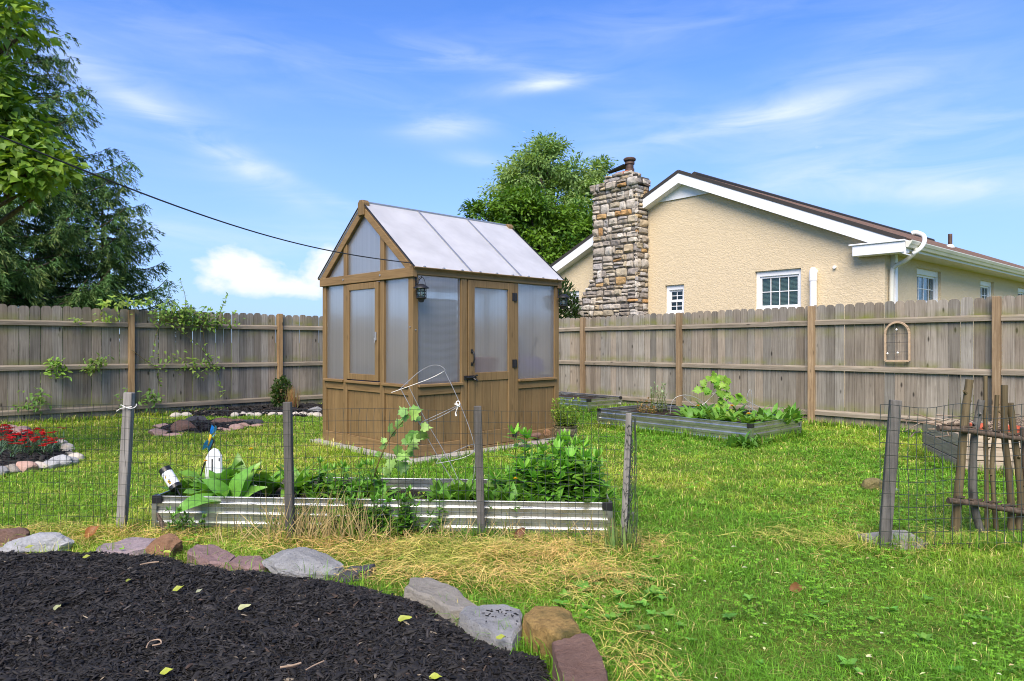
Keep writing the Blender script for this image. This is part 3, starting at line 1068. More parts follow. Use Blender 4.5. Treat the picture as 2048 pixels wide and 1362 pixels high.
fr_ = empty('side_shelf', gp(2.0, .5, .86), 'low wooden shelf under the bags behind the right greenhouse pane', 'shelf')
gpart('shelf_board', [(1.67, 2.34, .06, .45, .84, .87)], M['cedar_h'], parent=fr_)
for s in (1.70, 2.28): gpart('leg', [(s, s + .04, .38, .42, .02, .84)], M['cedar_v'], parent=fr_)
mb = MB(); mb.tube([gp(1.98, .12, 1.06), gp(2.08, .10, 1.30)], .014, 8); mb.tube([gp(2.08, .10, 1.30), gp(2.11, .095, 1.37)], .018, 8)
tag(mb.build('tool_handle', M['bark_dark'], loc=gp(1.98, .33, 1.10)), 'slanting dark tool handle with a pale grip behind the right greenhouse pane', 'tool')
# quilted sheet hung inside the near corner
mb = MB()
vs_, fs_ = [], []
nx, nz = 16, 60
for j in range(nz + 1):
    z = .86 + .95 * j / nz
    for i in range(nx + 1):
        s = .09 + .60 * i / nx
        sag = .05 * (1 - ((i / nx) * 2 - 1) ** 2) * (1 - j / nz * .4)
        puffz = abs(math.sin((z + sag) / .095 * math.pi)) ** .5
        vs_.append(gp(s, .075 - .026 * puffz, z))
for j in range(nz):
    for i in range(nx): fs_.append((j * (nx + 1) + i, j * (nx + 1) + i + 1, (j + 1) * (nx + 1) + i + 1, (j + 1) * (nx + 1) + i))
mb.add(vs_, fs_)
q = mb.build('quilted_sheet', M['quilt'], loc=gp(.4, .1, .86), smooth=True)
tag(q, 'grey quilted sheet with sagging seams hung inside the near corner pane of the greenhouse', 'sheet')
# ------------------------------------------------------------------ neighbouring house
H0 = Vector((7.1, 13.0, 0))
HT_RIDGE, HZ_EAVE, HSL = 4.5, 3.18, .4385
HLEN, HWID = 23.0, 9.0
house = empty('neighbour_house', H0, 'single storey cream stucco house with brown shingle roof and stone chimney beyond the fence', 'house')

def hp(t, s, z): return H0 + UV_V * t + UV_U * s + UP * z
def roof_under(t): return 3.125 + .4385 * min(t, HWID - t)

GW = [(1.633, 2.67, 2.00, 2.845), (4.51, 5.06, 1.98, 2.685), (7.95, 8.45, 1.98, 2.72)]         # gable openings: t0 t1 z0 z1
LW = [(1.70, 3.158, 1.55, 2.845), (6.05, 7.2, 1.75, 2.845), (9.55, 10.7, 1.75, 2.845)]          # long side openings: s0 s1 z0 z1

def wall_mesh():
    mb = MB()
    def column(fn, a, b, holes, topa, topb):
        zs = [0.0]
        for (h0, h1, z0, z1) in holes:
            if h0 <= a + 1e-6 and b <= h1 + 1e-6: zs += [z0, z1]
        zs.append(None)
        for i in range(0, len(zs), 2):
            z0, z1 = zs[i], zs[i + 1]
            ta, tb = (topa, topb) if z1 is None else (z1, z1)
            mb.add([fn(a, z0), fn(b, z0), fn(b, tb), fn(a, ta)], [(0, 1, 2, 3)])
    for fn, n, holes, top, extra in ((lambda t, z: hp(t, 0, z), HWID, GW, roof_under, [HT_RIDGE]), (lambda s, z: hp(0, s, z), HLEN, LW, lambda s: 3.02, [])):
        cuts = sorted(set([0, n] + extra + [x for h in holes for x in h[:2]]))
        for a, b in zip(cuts[:-1], cuts[1:]): column(fn, a, b, holes, top(a), top(b))
    # reveals of the openings
    for holes, fn, inn in ((GW, lambda t, z: hp(t, 0, z), UV_U), (LW, lambda s, z: hp(0, s, z), UV_V)):
        for (a, b, z0, z1) in holes:
            c = [fn(a, z0), fn(b, z0), fn(b, z1), fn(a, z1)]
            e = [p + inn * .13 for p in c]
            mb.add(c + e, [(k, (k + 1) % 4, 4 + (k + 1) % 4, 4 + k) for k in range(4)])
    # plain back walls
    c = [hp(HWID, 0, 0), hp(HWID, HLEN, 0), hp(HWID, HLEN, 3.02), hp(HWID, 0, 3.02)]
    mb.add(c, [(0, 1, 2, 3)])
    c = [hp(0, HLEN, 0), hp(HWID, HLEN, 0), hp(HWID, HLEN, 3.02), hp(HT_RIDGE, HLEN, roof_under(HT_RIDGE)), hp(0, HLEN, 3.02)]
    mb.add(c, [(0, 1, 2, 3, 4)])
    return mb
wall_mesh().build('wall', M['stucco'], house, recalc=True)

def window(fn, inn, along, a, b, z0, z1, nx, nz, double, blinds, label=None):
    mb = MB()
    def bar(x0, x1, y0, y1, d0, d1, m):
        m.obox(fn(x0, y0) + inn * d0, along * (x1 - x0), UP * (y1 - y0), inn * (d1 - d0))
    f = .075
    bar(a, b, z1 - .12, z1, .06, .14, mb); bar(a, b, z0, z0 + .05, .04, .14, mb)
    bar(a, a + f, z0 + .05, z1 - .12, .06, .14, mb); bar(b - f, b, z0 + .05, z1 - .12, .06, .14, mb)
    w = mb.build('window', M['white_trim'], house, bevel=.006)
    if label: w['label'] = label
    a, b, z0, z1 = a + f, b - f, z0 + .05, z1 - .12
    halves = [(z0, (z0 + z1) / 2 + .012, .085), ((z0 + z1) / 2 - .012, z1, .105)] if double else [(z0, z1, .09)]
    for (y0, y1, d) in halves:
        mb = MB(); r = .042
        bar(a, b, y0, y0 + r, d, d + .03, mb); bar(a, b, y1 - r, y1, d, d + .03, mb)
        bar(a, a + r, y0 + r, y1 - r, d, d + .03, mb); bar(b - r, b, y0 + r, y1 - r, d, d + .03, mb)
        mb.build('sash', M['white_trim'], w, bevel=.004)
        mb = MB()
        for k in range(1, nx):
            x = a + r + (b - a - 2 * r) * k / nx; bar(x - .008, x + .008, y0 + r, y1 - r, d + .008, d + .02, mb)
        for k in range(1, nz):
            y = y0 + r + (y1 - y0 - 2 * r) * k / nz; bar(a + r, b - r, y - .008, y + .008, d + .009, d + .021, mb)
        if mb.v: mb.build('muntin', M['white_trim'], w)
        mb = MB(); bar(a + r, b - r, y0 + r, y1 - r, d + .023, d + .027, mb); mb.build('pane', M['glass'], w)
    mb = MB()
    if blinds:
        z = z0 + .04
        while z < z1 - .02:
            mb.obox(fn(a + .03, z) + inn * .135, along * (b - a - .06), UP * .02 + inn * .018, UP * .002); z += .027
        mb.build('blind', M['blind'], w)
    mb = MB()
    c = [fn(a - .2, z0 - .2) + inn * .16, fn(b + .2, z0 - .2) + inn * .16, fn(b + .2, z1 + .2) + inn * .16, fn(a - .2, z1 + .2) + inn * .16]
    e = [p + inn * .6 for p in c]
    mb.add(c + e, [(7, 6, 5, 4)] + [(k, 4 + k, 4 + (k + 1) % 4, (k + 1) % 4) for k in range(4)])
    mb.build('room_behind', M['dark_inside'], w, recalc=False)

fg = lambda t, z: hp(t, 0, z)
fl = lambda s, z: hp(0, s, z)
window(fg, UV_U, UV_V, *GW[0], 4, 2, False, True, 'wide white window with a blind behind eight panes')
window(fg, UV_U, UV_V, *GW[1], 2, 2, True, False, 'small white double hung window with dark panes')
window(fg, UV_U, UV_V, *GW[2], 2, 2, True, False)
window(fl, UV_V, UV_U, *LW[0], 4, 2, True, False)
window(fl, UV_V, UV_U, *LW[1], 4, 2, True, False)
window(fl, UV_V, UV_U, *LW[2], 4, 2, True, False)

# roof slopes: each lies in its own local plane so that the shingle courses run level
OVG, OVE = .25, .45
def roof_slope(sign):
    eave_t = -OVE if sign > 0 else HWID + OVE
    o = hp(eave_t, -OVG, HZ_EAVE)
    up = (hp(HT_RIDGE, -OVG, HZ_EAVE + HSL * (HT_RIDGE + OVE)) - o)
    L = up.length
    yv = up.normalized(); xv = UV_U * 1.0; zv = xv.cross(yv)
    if zv.z < 0: zv = -zv
    me = bpy.data.meshes.new('roof_slope')
    W = HLEN + OVG + .3
    th = .035
    v = [(0, 0, 0), (W, 0, 0), (W, L, 0), (0, L, 0)] + [(0, 0, -th), (W, 0, -th), (W, L, -th), (0, L, -th)]
    me.from_pydata(v, [], [(0, 1, 2, 3), (7, 6, 5, 4), (0, 4, 5, 1), (1, 5, 6, 2), (2, 6, 7, 3), (3, 7, 4, 0)])
    me.materials.append(M['shingle'])
    ob = bpy.data.objects.new('roof', me); COL.objects.link(ob)
    ob.parent = house
    ob.matrix_local = Matrix.Translation(o - H0 + zv * .03) @ Matrix((xv, yv, zv)).transposed().to_4x4()
    # dark drip edge along the gable rake
    mb = MB()
    mb.obox(o - UV_U * .012 - zv * .035, up, UV_U * .012, zv * .075)
    mb.build('drip_edge', M['roof_edge'], house)
    # white rake board and its soffit
    mb = MB()
    dn = UP * -.26
    mb.obox(o + UP * -.012 + UV_U * .0, up, UV_U * .03, dn)
    mb.obox(o + UP * -.275 + UV_U * .03, up, UV_U * (OVG - .03), UP * .02)
    mb.build('rake_board', M['white_trim'], house)
for sg in (1, -1): roof_slope(sg)
mb = MB()      # ridge vent with a cap
mb.tube([hp(HT_RIDGE, .4, HZ_EAVE + HSL * 4.95 + .03), hp(HT_RIDGE, 17.2, HZ_EAVE + HSL * 4.95 + .03)], .075, 6)
mb.build('ridge_vent', M['roof_edge'], house)
mb = MB()      # white triangle under the peak
ht = .62
zt = roof_under(HT_RIDGE) + .02
mb.prism([hp(HT_RIDGE - ht * 1.35, -.02, zt - ht * .4385 * 1.35), hp(HT_RIDGE + ht * 1.35, -.02, zt - ht * .4385 * 1.35), hp(HT_RIDGE, -.02, zt)], UV_U * -.02)
mb.build('gable_trim', M['white_trim'], house)
mb = MB()      # boxed eave return at the corner
mb.obox(hp(-OVE + .02, -OVG - .02, HZ_EAVE - .225), UV_V * .92, UV_U * (OVG + .02), UP * .20)
mb.obox(hp(-OVE + .0, -OVG - .05, HZ_EAVE - .025), UV_V * 1.0, UV_U * (OVG + .05), UP * .03)
mb.build('eave_return', M['white_trim'], house, bevel=.006)
mb = MB()      # soffit and fascia of the long side
mb.obox(hp(-OVE + .03, 0.002, 3.0), UV_V * (OVE - .03), UV_U * HLEN, UP * .018)
mb.build('soffit', M['soffit'], house)
mb = MB()
mb.obox(hp(-OVE + .015, 0.002, 2.99), UV_V * .02, UV_U * HLEN, UP * .18)
mb.build('fascia', M['gutter'], house)
mb = MB()      # K-style gutter
prof = [(0, 0), (-.06, 0), (-.085, .05), (-.10, .06), (-.125, .11), (-.125, .125), (-.11, .125), (-.11, .115), (-.012, .115), (-.012, .125), (0, .125)]
q = [hp(-OVE + .015 + x, -OVG, HZ_EAVE - .14 + z) for x, z in prof]
mb.prism(q, UV_U * (HLEN + OVG))
mb.build('gutter', M['gutter'], house)
def htube(name, pts, r, mat, n=12, lab=None):
    mb = MB(); mb.tube(pts, r, n); o = mb.build(name, mat, house, smooth=True, sharp=50)
    if lab: o['label'] = lab
def curve(pts, k=6):
    pts = [Vector(p) for p in pts]
    out = []
    for i in range(len(pts) - 1):
        p0, p1, p2, p3 = pts[max(i - 1, 0)], pts[i], pts[i + 1], pts[min(i + 2, len(pts) - 1)]
        for j in range(k):
            t = j / k
            out.append(.5 * ((2 * p1) + (-p0 + p2) * t + (2 * p0 - 5 * p1 + 4 * p2 - p3) * t * t + (-p0 + 3 * p1 - 3 * p2 + p3) * t ** 3))
    out.append(pts[-1])
    return out
htube('downspout', curve([hp(-OVE - .04, .12, 3.05), hp(-OVE - .03, .12, 2.97), hp(-.32, .14, 2.84), hp(-.12, .16, 2.74), hp(-.07, .16, 2.58), hp(-.06, .16, 1.6), hp(-.06, .16, 0)], 5), .042, M['gutter'])
htube('drain_pipe', curve([hp(-OVE - .0, .10, 2.95), hp(-OVE - .11, .14, 3.03), hp(-OVE - .17, .18, 3.16), hp(-OVE - .15, .20, 3.28), hp(-OVE - .05, .16, 3.345), hp(-OVE + .03, .13, 3.34)], 6), .038, M['white_plastic'], lab='loose white pipe curling up over the gutter')
mb = MB(); mb.obox(hp(-.09, .28, 0), UV_V * .09, UV_U * .12, UP * 2.99); mb.build('corner_board', M['white_trim'], house)
mb = MB()
mb.lathe(hp(1.33, -.10, 0), [(.068, 0), (.068, 2.55), (.078, 2.55), (.078, 2.72), (.07, 2.77), (.045, 2.815), (0.004, 2.83)], 20)
mb.tube([hp(1.33, -.10, 2.74), hp(1.33, .02, 2.74)], .055, 12)
mb.build('vent_pipe', M['white_plastic'], house, smooth=True, sharp=40)
mb = MB(); mb.tube([hp(.93, .0, 2.80), hp(.93, -.05, 2.80)], .032, 12); mb.tube([hp(.93, -.05, 2.80), hp(.93, -.053, 2.80)], .018, 10); mb.build('outlet_cap', M['white_plastic'], house)
zr = HZ_EAVE + HSL * (1.5 + OVE)
mb = MB(); mb.lathe(hp(1.5, 8.95, zr), [(.13, .0), (.09, .08), (.06, .11)], 16); mb.build('roof_flashing', M['white_trim'], house, smooth=True)
mb = MB(); mb.lathe(hp(1.5, 8.95, zr + .12), [(.055, 0), (.055, .30), (.047, .30)], 14); mb.build('roof_vent_pipe', M['flue'], house, smooth=True, sharp=50)

# ------------------------------------------------------------------ stone chimney
CT0, CW, CP = 5.565, 1.43, .48
ch = MB()
ch.prism([hp(CT0 + .02, 0.05, 0), hp(CT0 + CW - .02, .05, 0), hp(CT0 + CW - .02, -CP + .02, 0), hp(CT0 + .02, -CP + .02, 0)], UP * 5.42)
ch.prism([hp(CT0 + CW - .03, -CP + .022, 0), hp(CT0 + CW + .64, -CP + .022, 0), hp(CT0 + CW + .64, -CP + .022, 2.2), hp(CT0 + CW - .03, -CP + .022, 3.05)], UV_U * (CP + .02))
chim = ch.build('chimney', M['mortar'], house)
chim['label'] = 'tall rubble stone chimney with a wide shoulder'
STONE = [(.36, .33, .30), (.42, .39, .36), (.31, .28, .25), (.48, .45, .41), (.38, .34, .27), (.27, .25, .24), (.44, .37, .27), (.50, .48, .46), (.34, .33, .34)]
OCHRE = [(.44, .30, .15), (.40, .25, .12), (.48, .36, .20), (.38, .23, .11)]
sr = random.Random(23)

def stone(mb, origin, ax, out, w, h, depth):
    """A rough faced block: its front is a little grid pushed out unevenly."""
    ax, out = ax.normalized(), out.normalized()
    col = sr.choice(OCHRE) if sr.random() < .06 else sr.choice(STONE)
    k = sr.uniform(.8, 1.15)
    col = (col[0] * k * 1.04, col[1] * k, col[2] * k * .93)
    nx, nz = 7, 5
    seed = sr.uniform(0, 99)
    off = [(sr.uniform(-.022, .022), sr.uniform(-.018, .018)) for _ in range(4)]
    vs, fs = [], []
    for j in range(nz + 1):
        for i in range(nx + 1):
            a, b = i / nx, j / nz
            ox = sum(o[0] * wt_ for o, wt_ in zip(off, ((1 - a) * (1 - b), a * (1 - b), a * b, (1 - a) * b)))
            oz = sum(o[1] * wt_ for o, wt_ in zip(off, ((1 - a) * (1 - b), a * (1 - b), a * b, (1 - a) * b)))
            e = min(a, 1 - a) * w, min(b, 1 - b) * h
            edge = min(1, min(e) / .022)
            d = depth * (edge ** .35) + edge * (.03 * mnoise.noise(Vector((a * w * 9, b * h * 12, seed))) + .02 * mnoise.noise(Vector((a * w * 30, b * h * 30, seed))))
            cornr = 1 - .05 * (abs(2 * a - 1) * abs(2 * b - 1)) ** 3
            vs.append(origin + ax * (w * (.5 + (a - .5) * cornr) + ox) + UP * (h * (.5 + (b - .5) * cornr) + oz) + out * d)
    for j in range(nz):
        for i in range(nx):
            fs.append((j * (nx + 1) + i, j * (nx + 1) + i + 1, (j + 1) * (nx + 1) + i + 1, (j + 1) * (nx + 1) + i))
    mb.add(vs, fs, col)

def stone_face(mb, base, ax, out, width, z0, z1, limit=None):
    z = z0
    while z < z1 - .05:
        h = min(sr.choice((.10, .13, .15, .18, .21, .24)), z1 - z)
        wlim = width if limit is None else limit(z + h * .5)
        x = 0
        while x < wlim - .02:
            w = sr.uniform(.11, .38)
            if wlim - x - w < .13: w = wlim - x
            if h > .17 and sr.random() < .45:
                s = sr.uniform(.4, .6)
                stone(mb, base + ax * (x + .006) + UP * (z + .006), ax, out, w - .018, h * s - .016, sr.uniform(.025, .055))
                stone(mb, base + ax * (x + .006) + UP * (z + h * s + .004), ax, out, w - .018, h * (1 - s) - .016, sr.uniform(.025, .055))
            else:
                stone(mb, base + ax * (x + .006) + UP * (z + .006), ax, out, w - .018, h - .018, sr.uniform(.025, .06))
            x += w
        z += h
st = MB()
stone_face(st, hp(CT0 - .03, -CP + .02, 0), UV_V, -UV_U, CW + .06, 0.6, 5.24, lambda z: (CW + .06) if z > 3.02 else CW + .06 + min(.64, (3.02 - z) * .80))
stone_face(st, hp(CT0 + .02, -CP - .03, 0), UV_U, -UV_V, CP + .03, 0.6, 5.24)
stone_face(st, hp(CT0 + CW - .02, -CP - .03, 0), UV_U, UV_V, CP + .03, 2.9, 5.24)
# projecting ragged cap courses
stone_face(st, hp(CT0 - .09, -CP - .05, 0), UV_V, -UV_U, CW + .15, 5.20, 5.40)
stone_face(st, hp(CT0 - .04, -CP - .10, 0), UV_U, -UV_V, CP + .15, 5.20, 5.36)
stone_face(st, hp(CT0 + .16, -CP + .05, 0), UV_V, -UV_U, CW - .5, 5.38, 5.60)
stone_face(st, hp(CT0 + .18, -CP + .04, 0), UV_U, -UV_V, CP - .1, 5.36, 5.56)
st.build('stonework', M['chimney'], chim, smooth=True, sharp=35)
mb = MB()
mb.obox(hp(CT0 - .07, -CP - .06, 5.22), UV_V * (CW + .12), UV_U * (CP + .06), UP * .15)
mb.obox(hp(CT0 + .18, -CP + .05, 5.37), UV_V * (CW - .55), UV_U * (CP - .1), UP * .18)
mb.build('chimney_cap', M['mortar'], chim, bevel=.02)
mb = MB(); mb.obox(hp(CT0 + .35, -CP + .10, 5.50), UV_V * .42, UV_U * .26, UP * .13); mb.build('flue_liner', M['clay'], chim, bevel=.01)
mb = MB(); c = hp(CT0 + .40, -CP + .23, 5.60)
mb.lathe(c, [(.12, 0), (.12, .08), (.10, .09), (.10, .20), (.125, .20), (.125, .25), (.10, .25), (.10, .28), (.15, .29), (.16, .33), (.13, .36), (.02, .37)], 20)
mb.build('flue_cowl', M['flue'], chim, smooth=True, sharp=35)
mb = MB(); a = hp(CT0 + .50, -CP + .1, 5.78); b = hp(CT0 + 1.12, -CP + .1, 5.72)
mb.prism([a, a + UV_U * .3, b + UV_U * .2 - UP * .02, b + UV_U * .1], UP * .03); mb.build('damper_plate', M['black_metal'], chim)

# ------------------------------------------------------------------ raised beds
def raised_bed(name, label, o, ax, ay, L, W, h, group, soil_h):
    """Corrugated steel bed; o is the near corner, ax / ay the two side directions."""
    o, ax, ay = Vector(o), Vector(ax).normalized(), Vector(ay).normalized()
    root = empty(name, o, label, 'raised bed', group)
    def side(p, d, n_out, ln):
        mb = MB()
        prof = [(0, 0)]
        per = h / 3.25
        for k in range(3):          # trapezoid ribs: undercut, flat crown, short shoulder that catches the sky
            z = per * (k + .12)
            prof += [(0, z), (.010, z + per * .14), (.012, z + per * .52), (.010, z + per * .56), (.0, z + per * .70)]
        prof += [(0, h)]
        vs, fs = [], []
        for (x, z) in prof:
            vs += [p + n_out * x + UP * z, p + d * ln + n_out * x + UP * z]
        m = len(prof)
        for (x, z) in prof:
            vs += [p + n_out * (x - .004) + UP * z, p + d * ln + n_out * (x - .004) + UP * z]
        for k in range(m - 1):
            a = 2 * k; fs.append((a, a + 1, a + 3, a + 2)); b = 2 * (m + k); fs.append((b, b + 2, b + 3, b + 1))
        fs.append((2 * (m - 1), 2 * m - 1, 4 * m - 1, 4 * m - 2))
        mb.add(vs, fs)
        mb.tube([p + UP * h, p + d * ln + UP * h], .007, 6)
        mb.build('side_panel', M['metal'], root)
    side(o, ax, -ay, L); side(o + ay * W, ax, ay, L); side(o, ay, -ax, W); side(o + ax * L, ay, ax, W)
    for c, sx, sy in ((o, 1, 1), (o + ax * L, -1, 1), (o + ay * W, 1, -1), (o + ax * L + ay * W, -1, -1)):
        mb = MB()
        q = c - ax * sx * .020 - ay * sy * .020
        mb.obox(q + UP * (h - .045), ax * sx * .07, ay * sy * .018, UP * .055)
        mb.obox(q + ay * sy * .018 + UP * (h - .045), ax * sx * .018, ay * sy * .05, UP * .055)
        mb.build('corner_cap', M['black_plastic'], root, bevel=.003)
        mb = MB()
        mb.obox(q, ax * sx * .035, ay * sy * .012, UP * (h - .046)); mb.obox(q + ay * sy * .012, ax * sx * .012, ay * sy * .03, UP * (h - .046))
        mb.build('corner_post', M['metal'], root)
    mb = MB()
    nx, ny = int(L / .08), int(W / .08)
    vs, fs = [], []
    for j in range(ny + 1):
        for i in range(nx + 1):
            p = o + ax * (.014 + (L - .028) * i / nx) + ay * (.014 + (W - .028) * j / ny)
            vs.append(p + UP * (soil_h + .022 * mnoise.noise(Vector((p.x * 7, p.y * 7, 1)))))
    for j in range(ny):
        for i in range(nx): fs.append((j * (nx + 1) + i, j * (nx + 1) + i + 1, (j + 1) * (nx + 1) + i + 1, (j + 1) * (nx + 1) + i))
    mb.add(vs, fs)
    mb.build('soil', M['soil'], root, smooth=True)
    return root
BA = Vector((3.2, -.21, 0)).normalized(); BB = Vector((.0656, .9978, 0))
BED = Vector((-2.53, 4.85, 0))
GRP = 'corrugated steel raised beds'
raised_bed('raised_bed', 'long low corrugated steel bed behind the wire fence, crowded with tall weeds', BED, BA, BB, 3.2, .72, .222, GRP, .13)
MBED = Vector((3.02, 8.62, 0))
raised_bed('raised_bed', 'corrugated steel bed on the open lawn holding a vine sapling and yellow flowers', MBED, UV_V, UV_U, 2.55, 1.3, .27, GRP, .2)
SBED = Vector((1.41, 12.5, 0))
raised_bed('raised_bed', 'corrugated steel bed half hidden behind the greenhouse corner', SBED, UV_V, UV_U, 1.6, .9, .25, GRP, .2)
# ------------------------------------------------------------------ wire mesh fences with stakes
def stake(root, base, top, w, mat, seed, shade=1.0, label=None):
    base, top = Vector(base), Vector(top)
    d = (top - base).normalized()
    mb = MB()
    r = random.Random(seed)
    a = r.uniform(-.35, .35)
    sx = (Vector((math.cos(a), math.sin(a), 0)) - d * d.dot(Vector((math.cos(a), math.sin(a), 0)))).normalized()
    sy = d.cross(sx)
    b0 = base - d * .12
    n = 6
    vs, fs = [], []
    for i in range(n + 1):
        p = b0.lerp(top, i / n)
        ww = w * .5 * (1 + r.uniform(-.03, .03))
        vs += [p + sx * ww + sy * ww * .8, p - sx * ww + sy * ww * .8, p - sx * ww - sy * ww * .8, p + sx * ww - sy * ww * .8]
    for i in range(n):
        for k in range(4): fs.append((i * 4 + k, i * 4 + (k + 1) % 4, i * 4 + 4 + (k + 1) % 4, i * 4 + 4 + k))
    fs += [(3, 2, 1, 0), (n * 4, n * 4 + 1, n * 4 + 2, n * 4 + 3)]
    s = r.uniform(.95, 1.05) * shade; mb.add(vs, fs, (s, s, s))
    o = mb.build('stake', mat, root, bevel=.004)
    if label: o['label'] = label

def wire_mesh(root, path, z0, z1, dx, dz, r, mat, seed, wob=.006):
    """Welded wire along a path of ground points."""
    rr = random.Random(seed)
    pts = [Vector(p) for p in path]
    lens = [0]
    for a, b in zip(pts[:-1], pts[1:]): lens.append(lens[-1] + (b - a).length)
    def pos(s):
        for i in range(len(pts) - 1):
            if s <= lens[i + 1] or i == len(pts) - 2:
                return pts[i].lerp(pts[i + 1], (s - lens[i]) / (lens[i + 1] - lens[i]))
    def P_(s, z):
        p = pos(s)
        k = mnoise.noise(Vector((s * 2.1, z * 2.5, seed)))
        k2 = mnoise.noise(Vector((s * 5.0, z * 6.0, seed + 9)))
        side = Vector((-.06, 1, 0))
        sag = -.022 * math.sin(min(1, max(0, s / lens[-1])) * math.pi * 3) ** 2 * (z / z1)
        return p + side * (.03 * k + wob * k2) + Vector((wob * 1.3 * k2, 0, 0)) + UP * (z + sag + wob * .8 * mnoise.noise(Vector((s * 3.3, z * 3, seed + 4))))
    mb = MB()
    n = int(lens[-1] / dx)
    nz = int((z1 - z0) / dz)
    for i in range(n + 1):
        s = i * dx + rr.uniform(-.003, .003)
        mb.tube([P_(s, z0 + (z1 - z0) * j / 14) for j in range(15)], r, 3)
    for j in range(nz + 1):
        z = z1 - j * dz
        m = n * 2
        mb.tube([P_(lens[-1] * i / m, z) for i in range(m + 1)], r * .85, 3)
    return mb.build('wire_mesh', mat, root)

wf = empty('wire_fence', (-1.1, 4.6, 0), 'thin welded wire garden fence on grey stakes in front of the long steel bed', 'wire fence')
ST = [((243, 1062), (259, 785)), ((581, 1088), (575, 804)), ((963, 1076), (955, 812)), ((1246, 1106), (1258, 826))]
ends = []
for i, (b, t) in enumerate(ST):
    base = ground(*b)
    top = at(t[0], t[1], base.y + (.02 if i != 3 else .05))
    stake(wf, base, top, (.062, .052, .052, .036)[i], M['stake'], 40 + i, (1.05, .42, .42, 1.0)[i], label=('leaning grey stake with a pale tie round its top', None, None, 'leaning stake wrapped in crumpled wire')[i])
    ends.append((base, top))
wp = [Vector((-4.6, 4.95, 0)), ends[0][0] + Vector((0, -.045, 0)), ends[1][0] + Vector((0, -.04, 0)), ends[2][0] + Vector((0, -.04, 0)), ends[3][0] + Vector((-.02, -.035, 0))]
wire_mesh(wf, wp, .02, .885, .05, .078, .0015, M['wire'], 3)
mb = MB()
b0, t0_ = ends[0]
p = b0.lerp(t0_, .90)
mb.tube([p + Vector((.05 * math.cos(a), .045 * math.sin(a), .012 * math.sin(a * 2))) for a in [R(x) for x in range(0, 360, 20)]], .0035, 5, closed=True)
mb.tube([p + Vector((.04, -.03, 0)), p + Vector((-.03, -.045, -.01)), p + Vector((-.06, -.045, -.03))], .003, 5)
mb.build('tie', M['string'], wf)
# roll of crumpled netting round the fourth stake
mb = MB()
b0, t0_ = ends[3]
rr = random.Random(5)
for k in range(17):
    ph = rr.uniform(0, 6.28); rad = rr.uniform(.012, .034); sh = rr.uniform(-.01, .06)
    pts = []
    for i in range(16):
        f = i / 15
        q = b0.lerp(t0_, f * .97)
        a = ph + rr.uniform(-.25, .25) + f * rr.uniform(-.4, .4)
        pts.append(q + Vector((.012 + sh * (1 - f * .6) + rad * (1.25 - .75 * f) * math.cos(a), rad * math.sin(a), rr.uniform(-.01, .01))))
    mb.tube(pts, .002, 3)
for j in range(26):
    f = j / 26
    q = b0.lerp(t0_, f * .97)
    for rep in range(2):
        a0 = rr.uniform(0, 6.28); rad = rr.uniform(.016, .042) * (1.2 - .7 * f)
        mb.tube([q + Vector((.03 * (1 - f) + rad * math.cos(a0 + a), rad * math.sin(a0 + a), rr.uniform(-.03, .03))) for a in [x * .45 for x in range(12)]], .0019, 3)
mb.build('netting_roll', M['wire'], wf)

wf2 = empty('wire_fence', (2.6, 4.4, 0), 'short green wire fence on one leaning dark stake beside the stick fence', 'wire fence')
b5 = ground(1768, 1100); t5 = at(1791, 800, b5.y + .03)
stake(wf2, b5, t5, .066, M['stake'], 55, .5)
wire_mesh(wf2, [b5 + Vector((-.05, -.05, 0)), b5 + Vector((.5, -.02, 0)), b5 + Vector((1.5, .05, 0))], .02, .93, .058, .08, .0024, M['wire'], 8, .010)

# ------------------------------------------------------------------ rustic stick fence on the right
sf = empty('stick_fence', ground(1990, 1066), 'rustic panel of upright branches lashed to two bark covered rails', 'stick fence')
def sp(px, py, dy=0.0): return at(px, py, 4.72 + dy)
STK = [([(1909, 1076), (1914, 1010), (1921, 940), (1928, 850), (1939, 759)], .033, 'bark', .00),
       ([(1962, 1064), (1952, 1030), (1946, 985), (1946, 930), (1949, 870), (1955, 840), (1963, 800)], .029, 'bark_grey', .0),
       ([(1974, 1070), (1973, 960), (1971, 860), (1971, 752)], .017, 'bark', .03),
       ([(1993, 1067), (1987, 985), (1984, 930), (1990, 860), (1994, 790)], .018, 'bark', .03),
       ([(2022, 1056), (2022, 1010), (2017, 940), (2009, 870), (2009, 770)], .026, 'bark', .0),
       ([(2036, 1058), (2042, 1000), (2036, 930), (2028, 870), (2020, 806)], .027, 'bark', .0),
       ([(2058, 1062), (2054, 980), (2050, 930), (2046, 855)], .025, 'bark_dark', .0)]
for k, (pts, r, mt, dy) in enumerate(STK):
    path = curve([sp(px, py, dy) for px, py in pts], 5)
    n = len(path)
    rad = [r * .86 * (1.05 - .18 * i / n) * (1 + .10 * mnoise.noise(Vector((i * .7, k * 3.1, 0)))) for i in range(n)]
    path[0] = path[0] - UP * .05
    mb = MB(); mb.tube(path, rad, 12)
    s = rnd.uniform(.85, 1.1)
    mb.c = [(s, s, s)] * len(mb.c)
    for q in range(3):
        i = rnd.randrange(3, n - 2); a = rnd.uniform(0, 6.28)
        mb.tube([path[i], path[i] + Vector((math.cos(a) * r * 1.5, math.sin(a) * r * 1.5, r * .8))], [r * .5, r * .25], 6)
    mb.build('stick', M[mt], sf, smooth=True, sharp=50)
